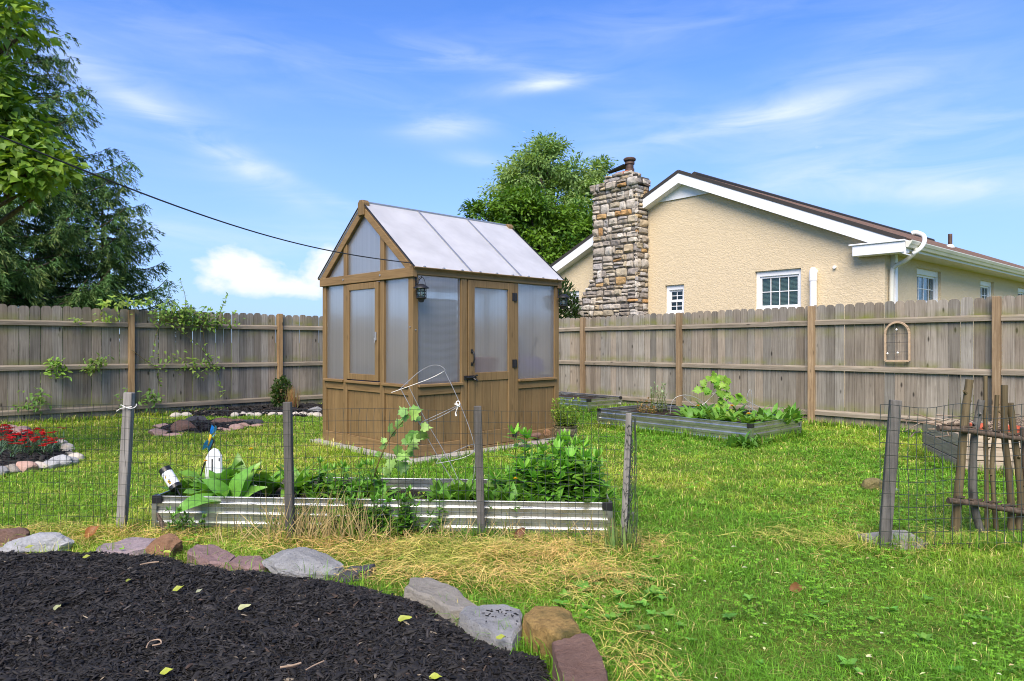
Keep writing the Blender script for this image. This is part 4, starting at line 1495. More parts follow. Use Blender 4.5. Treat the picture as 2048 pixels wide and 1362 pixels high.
for pts in ([(1876, 856), (1930, 860), (1985, 869), (2062, 880), (2200, 897)], [(1896, 1001), (1945, 1006), (2000, 1016), (2060, 1026), (2200, 1050)]):
    path = curve([sp(px, py, -.055) for px, py in pts], 10)
    mb = MB()
    rad = [.021 * (1 + .30 * mnoise.noise(Vector((i * .55, pts[0][1], 0)))) for i in range(len(path))]
    mb.tube(path, rad, 10)
    for i in range(2, len(path) - 1, 2):      # flakes of loose bark
        a = rnd.uniform(0, 3.1)
        q = path[i] + Vector((0, -.4 * math.cos(a), 1.0 * math.sin(a))) * .02
        mb.obox(q, Vector((rnd.uniform(.03, .06), 0, rnd.uniform(-.01, .01))), Vector((0, -.012, .008)), UP * rnd.uniform(.006, .016))
    mb.build('rail', M['bark_dark'], sf, smooth=True, sharp=40)

# ------------------------------------------------------------------ wooden planter with brushwood
PA, PB = Vector((.33, 1.15, 0)).normalized(), Vector((1.15, -.33, 0)).normalized()
PO = Vector((4.48, 6.85, 0))
pl = empty('wooden_planter', PO, 'weathered timber planter box at the right edge heaped with brushwood', 'planter')
PH = .40
def plank_side(o, d, n_out, L):
    for k in range(3):
        mb = MB()
        s = rnd.uniform(.8, 1.1); mb.col = (s, s, s)
        mb.obox(o + UP * (k * PH / 3 + .003), d * L, -n_out * .035, UP * (PH / 3 - .008)); mb.build('plank', M['planter'], pl, bevel=.004)
plank_side(PO, PA, -PB, 1.2); plank_side(PO + PB * .002, PB, -PA, 2.2); plank_side(PO + PB * 2.2, PA, PB, 1.2); plank_side(PO + PA * 1.2, PB, PA, 2.2)
mb = MB(); mb.obox(PO + PA * .04 + PB * .04 + UP * .02, PA * 1.1, PB * 2.1, UP * .26); mb.build('soil', M['soil'], pl)
br = MB()
rr = random.Random(17)
c0 = PO + PA * .62 + PB * .85 + UP * .36
for k in range(150):
    q = c0 + PA * rr.gauss(0, .28) + PB * rr.gauss(0, .5) + UP * rr.uniform(-.04, .10)
    a = rr.gauss(.1, .7); e = rr.gauss(.05, .22)
    dd = Vector((math.cos(a) * math.cos(e), math.sin(a) * math.cos(e), math.sin(e))) * rr.uniform(.18, .5)
    s = rr.uniform(.5, 1.9); br.col = (s, s, s * .95)
    m_ = q + Vector((rr.gauss(0, .03), rr.gauss(0, .03), rr.gauss(.02, .02)))
    br.tube([q - dd * .5, m_, q + dd * .5], [rr.uniform(.004, .010), .005, .002], 5)
br.col = (1.2, 1.1, 1)
br.tube([c0 - PB * 1.15 + PA * .25 + UP * .07, c0 - PB * .5 + UP * .0, c0 + UP * .02], [.006, .009, .012], 6)
br.tube([at(1828, 826, 6.9), at(1900, 852, 6.75), at(1990, 874, 6.6)], [.005, .008, .01], 6)
tag(br.build('brushwood', M['twig'], loc=c0), 'tangled heap of cut grey twigs on the wooden planter', 'twigs', kind='stuff')
def plastic_pot(c, r, h, label):
    mb = MB()
    mb.lathe(c, [(r * .72, 0), (r * .95, h * .8), (r * 1.06, h * .8), (r * 1.1, h), (r * .98, h), (r * .9, h * .7), (r * .7, .02)], 20)
    o = mb.build('plant_pot', M['terracotta'], loc=c, smooth=True, sharp=40)
    tag(o, label, 'plant pot')
plastic_pot(PO + PB * .27 + PA * .30 + UP * .30, .075, .17, 'orange plastic pot among the brushwood, nearest the pale leaning branch')
plastic_pot(PO + PB * .56 + PA * .28 + UP * .30, .075, .16, 'orange plastic pot in the brushwood between the thin sticks')
plastic_pot(PO + PB * .92 + PA * .30 + UP * .30, .075, .15, 'orange plastic pot in the brushwood furthest along behind the thick stick')

# ------------------------------------------------------------------ flagstone, arch trellis, cable
mb = MB()
mb.prism([ground(*q, .0) * (1 - .035 / EYE) for q in ((1713, 1069), (1757, 1089), (1832, 1092), (1858, 1087), (1812, 1061), (1788, 1061))], UP * .04)
tag(mb.build('flagstone', M['slate_paver'], loc=ground(1780, 1080), bevel=.006, seg=2), 'flat grey flagstone lying in the grass at the foot of the dark stake', 'flagstone')

fo = Vector((4.79, 10.87, 0))
def fence_pt(px, py, off=.05):
    k = (px - 1024) / FPX
    t = (fo.x - k * fo.y) / (.658 + .753 * k)
    p = fo + UV_V * t - UV_U * off
    return Vector((p.x, p.y, EYE + (681 - py) / FPX * p.y))
tr = empty('arch_trellis', fence_pt(1797, 722), 'small tan arched frame with black wire grid hung on the right fence', 'trellis')
a0, a1 = fence_pt(1773, 722), fence_pt(1821, 722)
aw = (a1 - a0); zt = fence_pt(1773, 668).z
cc = (a0 + a1) / 2
hw = aw.length / 2; ad = aw.normalized()
arc = [a0, Vector((a0.x, a0.y, zt))] + [Vector((cc.x, cc.y, zt)) - ad * hw * math.cos(R(x)) + UP * hw * math.sin(R(x)) * 1.05 for x in range(15, 180, 15)] + [Vector((a1.x, a1.y, zt)), a1]
mb = MB()
for p, q in zip(arc, arc[1:] + arc[:1]): mb.beam(p, q, .028, .03, up=-UV_U)
mb.build('frame', M['tan_wood'], tr, bevel=.003)
mb = MB()
for f in (.30, .62, .9): mb.tube([a0.lerp(a1, .0) + UP * (zt - a0.z) * f * 1.1, a1 + UP * (zt - a0.z) * f * 1.1], .003, 4)
mb.tube([cc, cc + UP * (zt - cc.z + hw)], .003, 4)
mb.build('wire_grid', M['black_metal'], tr)
mb = MB()
for (fx, fz) in ((.12, .28), (.5, 1.15), (.55, .3)):
    p = a0.lerp(a1, fx) + UP * (zt - a0.z) * fz - UV_U * .02
    mb.lathe(p, [(.004, -.016), (.016, 0), (.004, .016)], 8)
mb.build('ornament', M['white_plastic'], tr)

mb = MB()
cs, ce = at(-160, 205, 3.4), gp(0, 0, EAVE + .02) + Vector((.0, -.03, 0))
mb.tube([cs.lerp(ce, i / 30) - UP * .16 * math.sin(math.pi * i / 30) for i in range(31)], .0058, 6)
tag(mb.build('power_cable', M['cable'], loc=ce), 'black cable sagging from the upper left to the greenhouse roof corner', 'cable')

# ------------------------------------------------------------------ bent tomato cage tied with string
def tp(px, py, dy=0.0): return at(px, py, 5.12 + dy)
tc = empty('wire_plant_cage', ground(905, 985, .13), 'bent wire tomato cage leaning in the steel bed before the greenhouse corner', 'plant cage')
mb = MB()
mb.tube(curve([tp(783, 785, -.04), tp(820, 772, -.03), tp(860, 757), tp(887, 743, .03), tp(889, 738, .1), tp(878, 731, .16), tp(860, 732, .2), tp(838, 744, .2), tp(815, 764, .14), tp(798, 780, .02)], 5), .0026, 5)
mb.build('ring', M['wire_light'], tc)
mb = MB()
mb.tube(curve([tp(840, 849, 0), tp(870, 838, -.06), tp(905, 820, -.04), tp(921, 808, .04), tp(905, 816, .13), tp(870, 832, .16), tp(846, 843, .1)], 5), .0026, 5, closed=True)
mb.build('ring', M['wire_light'], tc)
mb = MB()
mb.tube(curve([tp(878, 917, 0), tp(905, 905, .12), tp(935, 892, .12), tp(949, 889, .05), tp(949, 900, -.04), tp(935, 912, -.1), tp(905, 921, -.08), tp(872, 927, -.05)], 5), .0026, 5, closed=True)
mb.build('ring', M['wire_light'], tc)
for pts in ([(802, 779, .0), (840, 849, .0), (878, 917, 0), (912, 972, .0)], [(818, 774, .1), (850, 838, .13), (893, 912, .1), (923, 972, .06)], [(889, 741, .06), (921, 810, .05), (949, 893, .03), (947, 960, .02)]):
    mb = MB(); mb.tube(curve([tp(*q) for q in pts], 5), .0026, 5); mb.build('leg', M['wire_light'], tc)
mb = MB()
k0 = tp(916, 812, -.02)
mb.tube([k0 + Vector((.014 * math.cos(a), 0, .02 + .017 * math.sin(a))) for a in [R(x) for x in range(0, 360, 30)]], .004, 5, closed=True)
for r_ in range(5):
    mb.tube(curve([k0 + Vector((rnd.gauss(0, .008), rnd.gauss(0, .008), rnd.uniform(-.01, .02))) for _ in range(4)], 4), .0035, 5)
mb.tube(curve([k0, k0 + Vector((-.01, -.005, -.03)), k0 + Vector((-.018, 0, -.055)), k0 + Vector((-.012, 0, -.075))], 4), [.0035] * 8 + [.006] * 5, 5)
mb.build('string_knot', M['string'], tc)

# ------------------------------------------------------------------ ornaments in the long bed
dy_ = empty('dragonfly_stake', at(398, 958, 5.15), 'blue metal dragonfly with a yellow body on a thin dark rod', 'garden ornament')
def dp(px, py, q=0.0): return at(px, py, 5.15 + q)
mb = MB(); mb.tube([dp(392, 985), dp(408, 930), dp(428, 881), dp(424, 878)], .006, 6); mb.build('rod', M['black_metal'], dy_)
mb = MB()
mb.tube([dp(428, 854), dp(424, 866), dp(419, 880), dp(416, 892)], [.007, .014, .010, .004], 8)
mb.build('body', M['yellow'], dy_, smooth=True)
for (b, e, w) in (((424, 868), (424, 852), .05), ((425, 868), (431, 853), .05), ((421, 876), (407, 898), .055), ((422, 876), (418, 900), .055), ((425, 872), (432, 866), .03)):
    mb = MB(); p, q = dp(*b), dp(*e, -.05 if e[1] < 880 else .03)
    mb.leaf(p, q - p, Vector((.8, -.5, .2)), (q - p).length * 1.15, w, .1, None, 5, .05)
    mb.build('wing', M['blue'], dy_)

gm = empty('garden_marker', at(427, 960, 5.1), 'white board with a pointed top and dark slots standing in the big leaves', 'garden marker')
def mp_(px, py): return at(px, py, 5.1 + (px - 411) * .0012)
mb = MB()
mb.prism([mp_(*q) for q in ((409, 962), (411, 915), (419, 902), (427, 896), (435, 900), (442, 912), (443, 962))], Vector((.004, .014, 0)))
mb.build('board', M['white_trim'], gm, bevel=.002)
mb = MB()
for (q, w) in (((424.5, 918), 2.4), ((438.5, 916), 2.0)):
    h = 24 if w > 2.2 else 6
    mb.prism([mp_(q[0] - w / 2, q[1] + h) - Vector((0, .003, 0)), mp_(q[0] + w / 2, q[1] + h) - Vector((0, .003, 0)), mp_(q[0] + w / 2, q[1]) - Vector((0, .003, 0)), mp_(q[0] - w / 2, q[1]) - Vector((0, .003, 0))], Vector((0, .0025, 0)))
mb.build('slot', M['black_plastic'], gm)

sl_ = empty('solar_light', at(352, 980, 5.0), 'white cylinder light with black ends and bee emblems tipped over in the bed corner', 'garden light')
ca, cb_ = at(329, 938, 5.0), at(353, 977, 4.95)
ax_ = (cb_ - ca)
rot = ax_.to_track_quat('Z', 'Y').to_matrix()
L_ = ax_.length
mb = MB(); mb.lathe(ca, [(.040, L_ * .2), (.040, L_ * .84)], 24, mat=rot); mb.build('shade', M['white_trim'], sl_, smooth=True, sharp=40)
mb = MB(); mb.lathe(ca, [(.043, 0), (.043, L_ * .2)], 24, mat=rot); mb.build('top_cap', M['black_plastic'], sl_, smooth=True, sharp=40)
mb = MB(); mb.lathe(ca, [(.042, L_ * .84), (.042, L_)], 24, mat=rot); mb.tube([cb_, cb_ + ax_ * .9 - Vector((0, 0, .02))], .006, 6); mb.build('base_cap', M['black_plastic'], sl_, smooth=True, sharp=40)
for (f, a, sz) in ((.38, -1.9, .008), (.58, -1.5, .012), (.66, -1.2, .010)):
    c_ = ca + rot @ Vector((.041 * math.cos(a), .041 * math.sin(a), L_ * f))
    # orient towards the viewer side of the cylinder
    c_ = ca + ax_ * f + Vector((.012 * (a + 1.6), -.041, .0))
    mb = MB()
    mb.lathe(c_, [(.002, -sz), (sz * .7, -sz * .4), (sz * .7, sz * .4), (.002, sz)], 8)
    e_ = mb.build('bee_emblem', M['yellow'], sl_)
    mb = MB()
    mb.lathe(c_ + UP * sz * .9, [(.001, -sz * .5), (sz * .5, 0), (.001, sz * .5)], 8); mb.lathe(c_, [(sz * .74, -sz * .15), (sz * .74, sz * .15)], 8)
    mb.build('bee_stripe', M['black_plastic'], e_)

mb = MB()
pth = [ground(331, 1068) - UP * .03, at(327, 1055, 4.72), at(321, 1040, 4.74), at(314, 1026, 4.76)]
mb.tube(curve(pth, 4), [.022, .021, .02, .02, .019, .018, .017, .016, .014, .012, .011, .009, .006], 7)
tag(mb.build('wood_stub', M['bark_dark'], loc=ground(331, 1068)), 'charred looking wood stub leaning at the left end of the long steel bed', 'stub')

# ------------------------------------------------------------------ potted plant by the greenhouse
pc = ground(1131, 893)
pot = empty('flower_pot', pc, 'patterned brown ceramic pot at the right corner of the greenhouse', 'flower pot')
mb = MB()
mb.lathe(pc, [(.09, 0), (.105, .01), (.135, .10), (.15, .19), (.15, .225), (.142, .235), (.15, .245), (.152, .262), (.135, .265), (.13, .22)], 32)
mb.build('pot_body', M['pot'], pot, smooth=True, sharp=60)
mb = MB(); mb.lathe(pc + UP * .23, [(.128, 0), (.06, .012), (.002, .015)], 24); mb.build('soil', M['soil'], pot)
# ------------------------------------------------------------------ rocks
def rock(label, c, size, rot, mat, seed, cuts=7, rough=.10, sink=.3, group=None, sub=4, cat='rock', tilt=(0, 0), name='rock', cut=(.55, .9)):
    """Stone shaped by cutting a lumpy ball with random planes; c is the ground point under it."""
    r = random.Random(seed)
    bm = bmesh.new()
    bmesh.ops.create_icosphere(bm, subdivisions=sub, radius=1.0)
    planes = []
    for _ in range(cuts):
        n = Vector((r.gauss(0, 1), r.gauss(0, 1), r.gauss(0, .8))).normalized()
        planes.append((n, r.uniform(*cut)))
    so = Vector((seed * 3.7, seed * 1.3, 0))
    m = Matrix.Rotation(R(rot), 3, 'Z') @ Matrix.Rotation(R(tilt[0]), 3, 'X') @ Matrix.Rotation(R(tilt[1]), 3, 'Y')
    for v in bm.verts:
        p = v.co.copy()
        for n, d in planes:
            k = p.dot(n) - d
            if k > 0: p -= n * k
        p *= 1 + rough * mnoise.fractal(p * 2.0 + so, 1.0, 2.0, 4)
        p += v.co * .03 * mnoise.noise(p * 9 + so)
        q = m @ Vector((p.x * size[0] / 2, p.y * size[1] / 2, p.z * size[2] / 2))
        v.co = q
    lo = min(v.co.z for v in bm.verts); hi = max(v.co.z for v in bm.verts)
    dz = -lo - (hi - lo) * sink
    for v in bm.verts: v.co.z += dz
    me = bpy.data.meshes.new(name); bm.to_mesh(me); bm.free()
    me.polygons.foreach_set('use_smooth', [True] * len(me.polygons))
    me.set_sharp_from_angle(angle=R(28))
    me.materials.append(mat)
    o = bpy.data.objects.new(name, me); COL.objects.link(o); o.location = c
    return tag(o, label, cat, group)

def slab(label, outline, z0, z1, mat, seed, group=None, tilt=0.0, name='rock', cat='rock', inner=.9):
    """Angular slab stone: outline given as ground points, uneven top."""
    r = random.Random(seed)
    pts = [Vector((p[0] * (1 - z1 / EYE), p[1] * (1 - z1 / EYE), 0)) for p in outline]      # the outline is that of the top face
    c = sum(pts, Vector()) / len(pts)
    # densify
    ring = []
    n = len(pts)
    for i in range(n):
        for k in range(6):
            q = pts[i].lerp(pts[(i + 1) % n], k / 6)
            q += Vector((r.uniform(-1, 1), r.uniform(-1, 1), 0)) * (pts[i] - pts[(i + 1) % n]).length * .02
            ring.append(q)
    N = len(ring)
    vs, fs = [], []
    levels = [(1.0, z0), (1.0, z0 + (z1 - z0) * .55), (.985, z1 - .012), (inner + .03, z1), (.75, z1), (.5, z1), (.25, z1)]
    for li, (f, z) in enumerate(levels):
        for q in ring:
            p = c + (q - c) * f
            zz = z + (tilt * (p - c).x if li else 0) + .014 * mnoise.fractal(Vector((p.x * 9, p.y * 9, seed * 1.7 + z)), 1, 2, 5) * (1 if li > 1 else .4)
            if li in (1, 2): p = p + (q - c).normalized() * .02 * mnoise.noise(Vector((p.x * 14, p.y * 14, z * 30 + seed)))
            vs.append((p.x, p.y, zz))
    for l in range(len(levels) - 1):
        for k in range(N): fs.append((l * N + k, l * N + (k + 1) % N, (l + 1) * N + (k + 1) % N, (l + 1) * N + k))
    top = len(vs); vs.append((c.x, c.y, z1 + .014 * mnoise.fractal(Vector((c.x * 9, c.y * 9, seed * 1.7 + z1)), 1, 2, 4)))
    l = (len(levels) - 1) * N
    for k in range(N): fs.append((l + k, l + (k + 1) % N, top))
    mb = MB(); mb.add(vs, fs)
    o = mb.build(name, mat, loc=c, smooth=True, sharp=32)
    return tag(o, label, cat, group)

GE = 'stones edging the black mulch bed'
gq = lambda *ps: [ground(*p) for p in ps]
rock('brown sandstone at the left edge of the photo just behind the white rock', ground(8, 1092), (.34, .24, .17), 10, M['rock_red'], 3, group=GE)
rock('long low white rock at the far left of the mulch edge', ground(68, 1104), (.44, .22, .165), 4, M['rock_white'], 4, 9, .12, group=GE, tilt=(0, -4), sink=.30, sub=5)
slab('flat purple shale slab nearest the leaning stake base', gq((185, 1100), (205, 1082), (250, 1076), (300, 1074), (318, 1080), (296, 1094), (240, 1102)), -.02, .055, M['rock_purple'], 5, GE, .05)
rock('rounded orange sandstone between the two reddish slabs', ground(334, 1110), (.22, .17, .17), 30, M['rock_orange'], 7, 9, .12, group=GE, sub=5, sink=.25)
slab('dusky red sandstone slab left of the smaller red one', gq((372, 1108), (392, 1092), (430, 1090), (474, 1108), (458, 1120), (420, 1120)), -.02, .065, M['rock_dusky'], 9, GE, -.08)
slab('smaller dusky red sandstone slab touching the humped grey granite', gq((452, 1126), (476, 1112), (520, 1110), (548, 1124), (520, 1133)), -.02, .05, M['rock_dusky'], 10, GE, -.05)
rock('humped speckled grey granite in the middle of the mulch edge', ground(611, 1146), (.47, .30, .175), -8, M['rock_grey'], 14, 7, .10, group=GE, sub=5, tilt=(0, 8), sink=.28, cut=(.7, .95))
slab('thin dark slate lying loose in the gap of the stone edging', gq((676, 1146), (700, 1132), (752, 1128), (742, 1138), (700, 1148)), 0, .045, M['rock_slate'], 12, GE, .03)
slab('long tan grey fieldstone sloping into the mulch', gq((806, 1180), (824, 1158), (862, 1152), (905, 1168), (958, 1200), (938, 1214), (900, 1216), (866, 1196)), -.03, .085, M['rock_tan'], 15, GE, -.10, inner=.82)
slab('pale flat grey granite sprinkled with mulch crumbs', gq((914, 1226), (938, 1206), (990, 1206), (1042, 1216), (1044, 1250), (1024, 1280), (990, 1268), (950, 1246)), -.03, .085, M['rock_grey'], 16, GE, .02)
slab('chunky golden lichened rock beside the red block', gq((1042, 1224), (1066, 1207), (1106, 1209), (1142, 1226), (1160, 1258), (1122, 1270), (1074, 1250)), -.03, .135, M['rock_gold'], 22, GE, .06, inner=.86)
slab('large red sandstone block at the bottom edge of the photo', gq((1101, 1280), (1174, 1263), (1188, 1284), (1206, 1315), (1224, 1372), (1140, 1394), (1120, 1345)), -.03, .115, M['rock_red'], 19, GE, .02)
mb = MB()
for k in range(26):      # crumbs of mulch on the pale granite
    p = ground(rnd.uniform(965, 1035), rnd.uniform(1222, 1252), .085) + UP * .008
    a = rnd.uniform(0, 3.1)
    mb.box(p, (rnd.uniform(.006, .018), .0035, .003), Matrix.Rotation(a, 3, 'Z'))
tag(mb.build('mulch_crumbs', M['mulch_base'], loc=ground(1000, 1236, .085)), 'black mulch crumbs scattered on the pale flat granite', 'mulch', kind='stuff')

# red flower bed on the left
GL = 'stones round the red flower bed'
LB = [('pink sandstone at the left edge behind the red flowers', (14, 866), .30, 'rock_pink'), ('flat pinkish slab half hidden behind the flower heads', (44, 872), .34, 'rock_pink'),
      ('pale stone at the top of the flower bed corner nearest the last red bloom', (121, 892), .19, 'pebble'), ('pale stone just below the corner stone of the flower bed', (133, 901), .20, 'pebble'),
      ('small tan stone on the right side of the flower bed, inside the bend', (132, 908), .15, 'pebble'), ('rounded stone in a pair at the right tip of the flower bed, inner one', (138, 916), .16, 'rock_tan'),
      ('outermost stone at the right tip of the flower bed', (151, 920), .18, 'pebble'), ('grey white stone right of the jagged one on the front edge of the flower bed', (141, 927), .17, 'rock_white'),
      ('jagged pale grey stone on the front edge of the flower bed', (122, 930), .24, 'rock_white'), ('greyish stone half sunk left of the jagged pale one', (103, 936), .20, 'rock_white'),
      ('round cream stone on the front edge of the flower bed', (76, 940), .19, 'pebble'), ('long peach coloured stone on the front edge of the flower bed', (50, 944), .26, 'rock_pink'),
      ('pale stone second from the photo edge along the front of the flower bed', (24, 947), .22, 'rock_tan'), ('grey stone cut by the left photo edge at the front of the flower bed', (-2, 951), .20, 'rock_grey')]
for i, (lab, p, s, m_) in enumerate(LB):
    rock(lab, ground(*p), (s, s * .75, s * .62), rnd.uniform(-30, 30), M[m_], 30 + i, 4, .10, .28, GL, 3)

# ring bed of flat red stones
GR = 'stones round the small ring bed'
RB = [('pinkish flat stone at the left end of the ring bed', (318, 870), (.30, .32, .12), 'rock_pink', 10), ('smaller pink stone behind the left end stone of the ring bed', (322, 856), (.34, .24, .10), 'rock_pink', 0),
      ('upright reddish block standing inside the left of the ring bed', (368, 866), (.36, .22, .24), 'rock_red', 20), ('thin pale edge stone at the front left of the ring bed', (346, 872), (.40, .14, .07), 'rock_pink', 0),
      ('dark stone at the back of the ring bed between two red slabs', (397, 848), (.42, .26, .17), 'rock_slate', 0), ('broad red slab at the back of the ring bed', (440, 852), (.52, .3, .16), 'rock_red', -6),
      ('low red slab right of the broad one in the ring bed', (476, 850), (.36, .26, .12), 'rock_red', 0), ('dark slate at the back right of the ring bed', (505, 850), (.36, .26, .15), 'rock_slate', 10),
      ('pale low stone on the front of the ring bed left of centre', (444, 862), (.36, .16, .08), 'rock_pink', 0), ('pointed pinkish stone on the front right of the ring bed', (468, 860), (.30, .18, .12), 'rock_pink', 0),
      ('rounded pinkish stone beside the pointed one in the ring bed', (488, 857), (.24, .16, .12), 'rock_pink', 0), ('rightmost small stone closing the ring bed', (518, 854), (.28, .2, .09), 'rock_pink', 0)]
for i, (lab, p, s, m_, ro) in enumerate(RB):
    rock(lab, ground(*p), s, ro + rnd.uniform(-8, 8), M[m_], 60 + i, 9, .06, .18, GR, 3, cut=(.5, .8))

GB = 'river stones along the bed under the left fence'
for i, px in enumerate((352, 372, 470, 484, 499, 514, 529, 545, 560, 592, 606, 620, 634)):
    rock('pale rounded river stone edging the mulch under the left fence', ground(px, 833 + rnd.uniform(-1.5, 1.0)), (.16 * rnd.uniform(.9, 1.3), .13, .11), rnd.uniform(-20, 20), M['pebble'], 90 + i, 2, .08, .3, GB, 3)
rock('greyish larger stone stacked on the river stones beside the greenhouse', ground(630, 829) + UP * .05, (.26, .16, .12), 0, M['rock_grey'], 110, 4, .1, .2, GB, 3)

# rocks by the pot and out on the lawn
GP = 'loose stones piled beside the pot'
for i, (lab, p, s, m_, z) in enumerate([('reddish stone on top left of the pile beside the pot', (1072, 886), (.17, .12, .075), 'rock_red', .07), ('round tan stone on top of the pile beside the pot', (1093, 885), (.13, .12, .11), 'rock_orange', .07),
      ('flat dark stone at the bottom left of the pile', (1066, 893), (.20, .14, .07), 'rock_purple', 0), ('tilted pale stone in the middle of the pile', (1087, 893), (.13, .12, .085), 'rock_tan', 0),
      ('flat red brick like stone between the pile and the pot', (1112, 893), (.26, .12, .05), 'rock_red', 0), ('thin grey stone lying on the paving before the pile', (1052, 898), (.18, .10, .04), 'rock_slate', .02)]):
    rock(lab, ground(*p) + UP * z, s, rnd.uniform(-25, 25), M[m_], 120 + i, 6, .08, .05, GP, 3, cut=(.6, .9))
rock('round mossy brown rock on the lawn left of the dark stake', ground(1747, 980), (.20, .17, .13), 0, M['rock_moss'], 140, 4, .10, .2, None, 4)
rock('low grey stone just behind the dark stake beside the mossy rock', ground(1783, 983), (.14, .11, .06), 0, M['rock_grey'], 141, 4, .1, .3, None, 3)

# ------------------------------------------------------------------ mulch
MULCH = [ground(*p, .055) for p in ((-700, 1092), (-60, 1088), (60, 1098), (130, 1098), (200, 1099), (330, 1104), (380, 1116), (470, 1130), (545, 1136), (600, 1145), (664, 1150), (740, 1163), (806, 1184), (866, 1204), (914, 1228),
                                         (950, 1250), (1000, 1280), (1040, 1292), (1090, 1308), (1104, 1345), (1122, 1400), (1150, 1600))] + [Vector((.25, .8, 0)), Vector((-5.5, .8, 0))]
MP = [(p.x, p.y) for p in MULCH]
def edge_dist(x, y, poly):
    d = np.full(len(x), 1e9)
    n = len(poly)
    for i in range(n):
        x0, y0 = poly[i]; x1, y1 = poly[(i + 1) % n]
        dx, dy = x1 - x0, y1 - y0
        t = np.clip(((x - x0) * dx + (y - y0) * dy) / (dx * dx + dy * dy + 1e-12), 0, 1)
        d = np.minimum(d, np.hypot(x - x0 - t * dx, y - y0 - t * dy))
    return d
def mulch_h(x, y, poly, top):
    d = edge_dist(x, y, poly)
    h = top * (1 - np.exp(-d / .10)) + .030 * (vnoise(x, y, 6, 1) - .5) + .018 * (vnoise(x, y, 15, 2) - .5)
    return h

def mulch_bed(name, poly, top, res, nchips, chip, near=None):
    xs = [p[0] for p in poly]; ys = [p[1] for p in poly]
    nx = max(4, int((max(xs) - min(xs)) / res)); ny = max(4, int((max(ys) - min(ys)) / res))
    gx, gy = np.meshgrid(np.linspace(min(xs), max(xs), nx + 1), np.linspace(min(ys), max(ys), ny + 1))
    fx, fy = gx.ravel(), gy.ravel()
    ins = in_poly(fx, fy, poly)
    z = np.where(ins, mulch_h(fx, fy, poly, top), -.06)
    V = np.stack([fx, fy, z], axis=1)
    idx = np.arange(len(fx)).reshape(ny + 1, nx + 1)
    a, b, c, d = idx[:-1, :-1].ravel(), idx[:-1, 1:].ravel(), idx[1:, 1:].ravel(), idx[1:, :-1].ravel()
    keep = ins[a] | ins[b] | ins[c] | ins[d]
    F = np.concatenate([np.stack([a, b, c], 1)[keep], np.stack([a, c, d], 1)[keep]])
    o = mass(name, V, F, np.ones((len(V), 3)), M['mulch_base'], loc=(poly[0][0], poly[0][1], 0), smooth=True)
    tag(o, kind='structure')
    # shredded chips
    x = rng.uniform(min(xs), max(xs), nchips * 3); y = rng.uniform(min(ys), max(ys), nchips * 3)
    if near is not None:
        pr = np.clip((near / np.maximum(y, .5)) ** 1.3, 0, 1); vis = (np.abs(x) < .80 * y + .5) | (y > 99)
        k = (rng.random(len(x)) < pr) & vis
        x, y = x[k], y[k]
    k = in_poly(x, y, poly); x, y = x[k][:nchips], y[k][:nchips]
    n = len(x)
    z = mulch_h(x, y, poly, top) + rng.uniform(-.002, .012, n)
    L = rng.gamma(3.0, chip / 3.0, n) + chip * .35; W = L * rng.uniform(.10, .32, n) ; T = W * rng.uniform(.25, .6, n)
    az = rng.uniform(0, 2 * np.pi, n); el = rng.normal(0, .28, n)
    D = np.stack([np.cos(az) * np.cos(el), np.sin(az) * np.cos(el), np.sin(el)], 1)
    Nn = unit(np.stack([rng.normal(0, .35, n), rng.normal(0, .35, n), np.ones(n)], 1))
    S = unit(np.cross(D, Nn)); U = np.cross(S, D)
    c0 = np.stack([x, y, z], 1)
    L, W, T = L[:, None], W[:, None], T[:, None]
    bow = U * L * rng.uniform(-.08, .08, n)[:, None]
    e0, e1 = c0 - D * L * .5, c0 + D * L * .5
    V = np.stack([e0 - S * W * .25, e0 + S * W * .3, c0 + bow + S * W * .5 + U * T, c0 + bow - S * W * .5 + U * T, e1 + S * W * .2, e1 - S * W * .3,
                  c0 + bow + S * W * .5, c0 + bow - S * W * .5], 1).reshape(-1, 3)
    i = np.arange(n)[:, None] * 8
    tri = np.array([[0, 1, 2], [0, 2, 3], [3, 2, 4], [3, 4, 5], [1, 6, 2], [2, 6, 4], [0, 3, 7], [3, 5, 7]])
    F = (i[:, :, None] + tri[None]).reshape(-1, 3)
    br_ = rng.uniform(.35, 1.5, n) ** 1.5
    br_[rng.random(n) < .03] *= 2.2
    C = np.stack([.0185 * br_, .0168 * br_, .0163 * br_], 1)
    pt = vnoise(x, y, 1.6, 61) * .6 + vnoise(x, y, 5, 63) * .4
    C *= (.75 + .9 * np.clip(pt - .35, 0, 1))[:, None]
    brown = rng.random(n) < .04 + .12 * np.clip(pt - .5, 0, 1)
    C[brown] *= np.array([2.2, 1.6, 1.2])
    pale = rng.random(n) < .006
    C[pale] = np.array([.22, .18, .13]) * rng.uniform(.5, 1.2, (int(pale.sum()), 1))
    o2 = mass(name + '_chips' if False else 'mulch_chips', V, F, np.repeat(C, 8, 0), M['chip'], loc=(poly[0][0], poly[0][1], 0))
    return o2
mc = mulch_bed('mulch_bed', MP, .075, .05, 105000, .019, near=2.7)
tag(mc, 'shredded black mulch filling the stone edged bed in the foreground', 'mulch', kind='stuff')
LP_ = [(p.x, p.y) for p in gq((-60, 952), (0, 950), (50, 943), (100, 934), (132, 925), (145, 916), (132, 904), (120, 890), (70, 874), (10, 868), (-60, 866))]
tag(mulch_bed('mulch_bed', LP_, .06, .08, 3500, .05), 'black mulch under the red flowers at the left', 'mulch', kind='stuff')
RP_ = [(p.x, p.y) for p in gq((316, 868), (360, 870), (440, 864), (500, 856), (520, 851), (470, 846), (390, 845), (325, 853))]
tag(mulch_bed('mulch_bed', RP_, .06, .08, 3000, .05), 'black mulch inside the ring of red stones', 'mulch', kind='stuff')
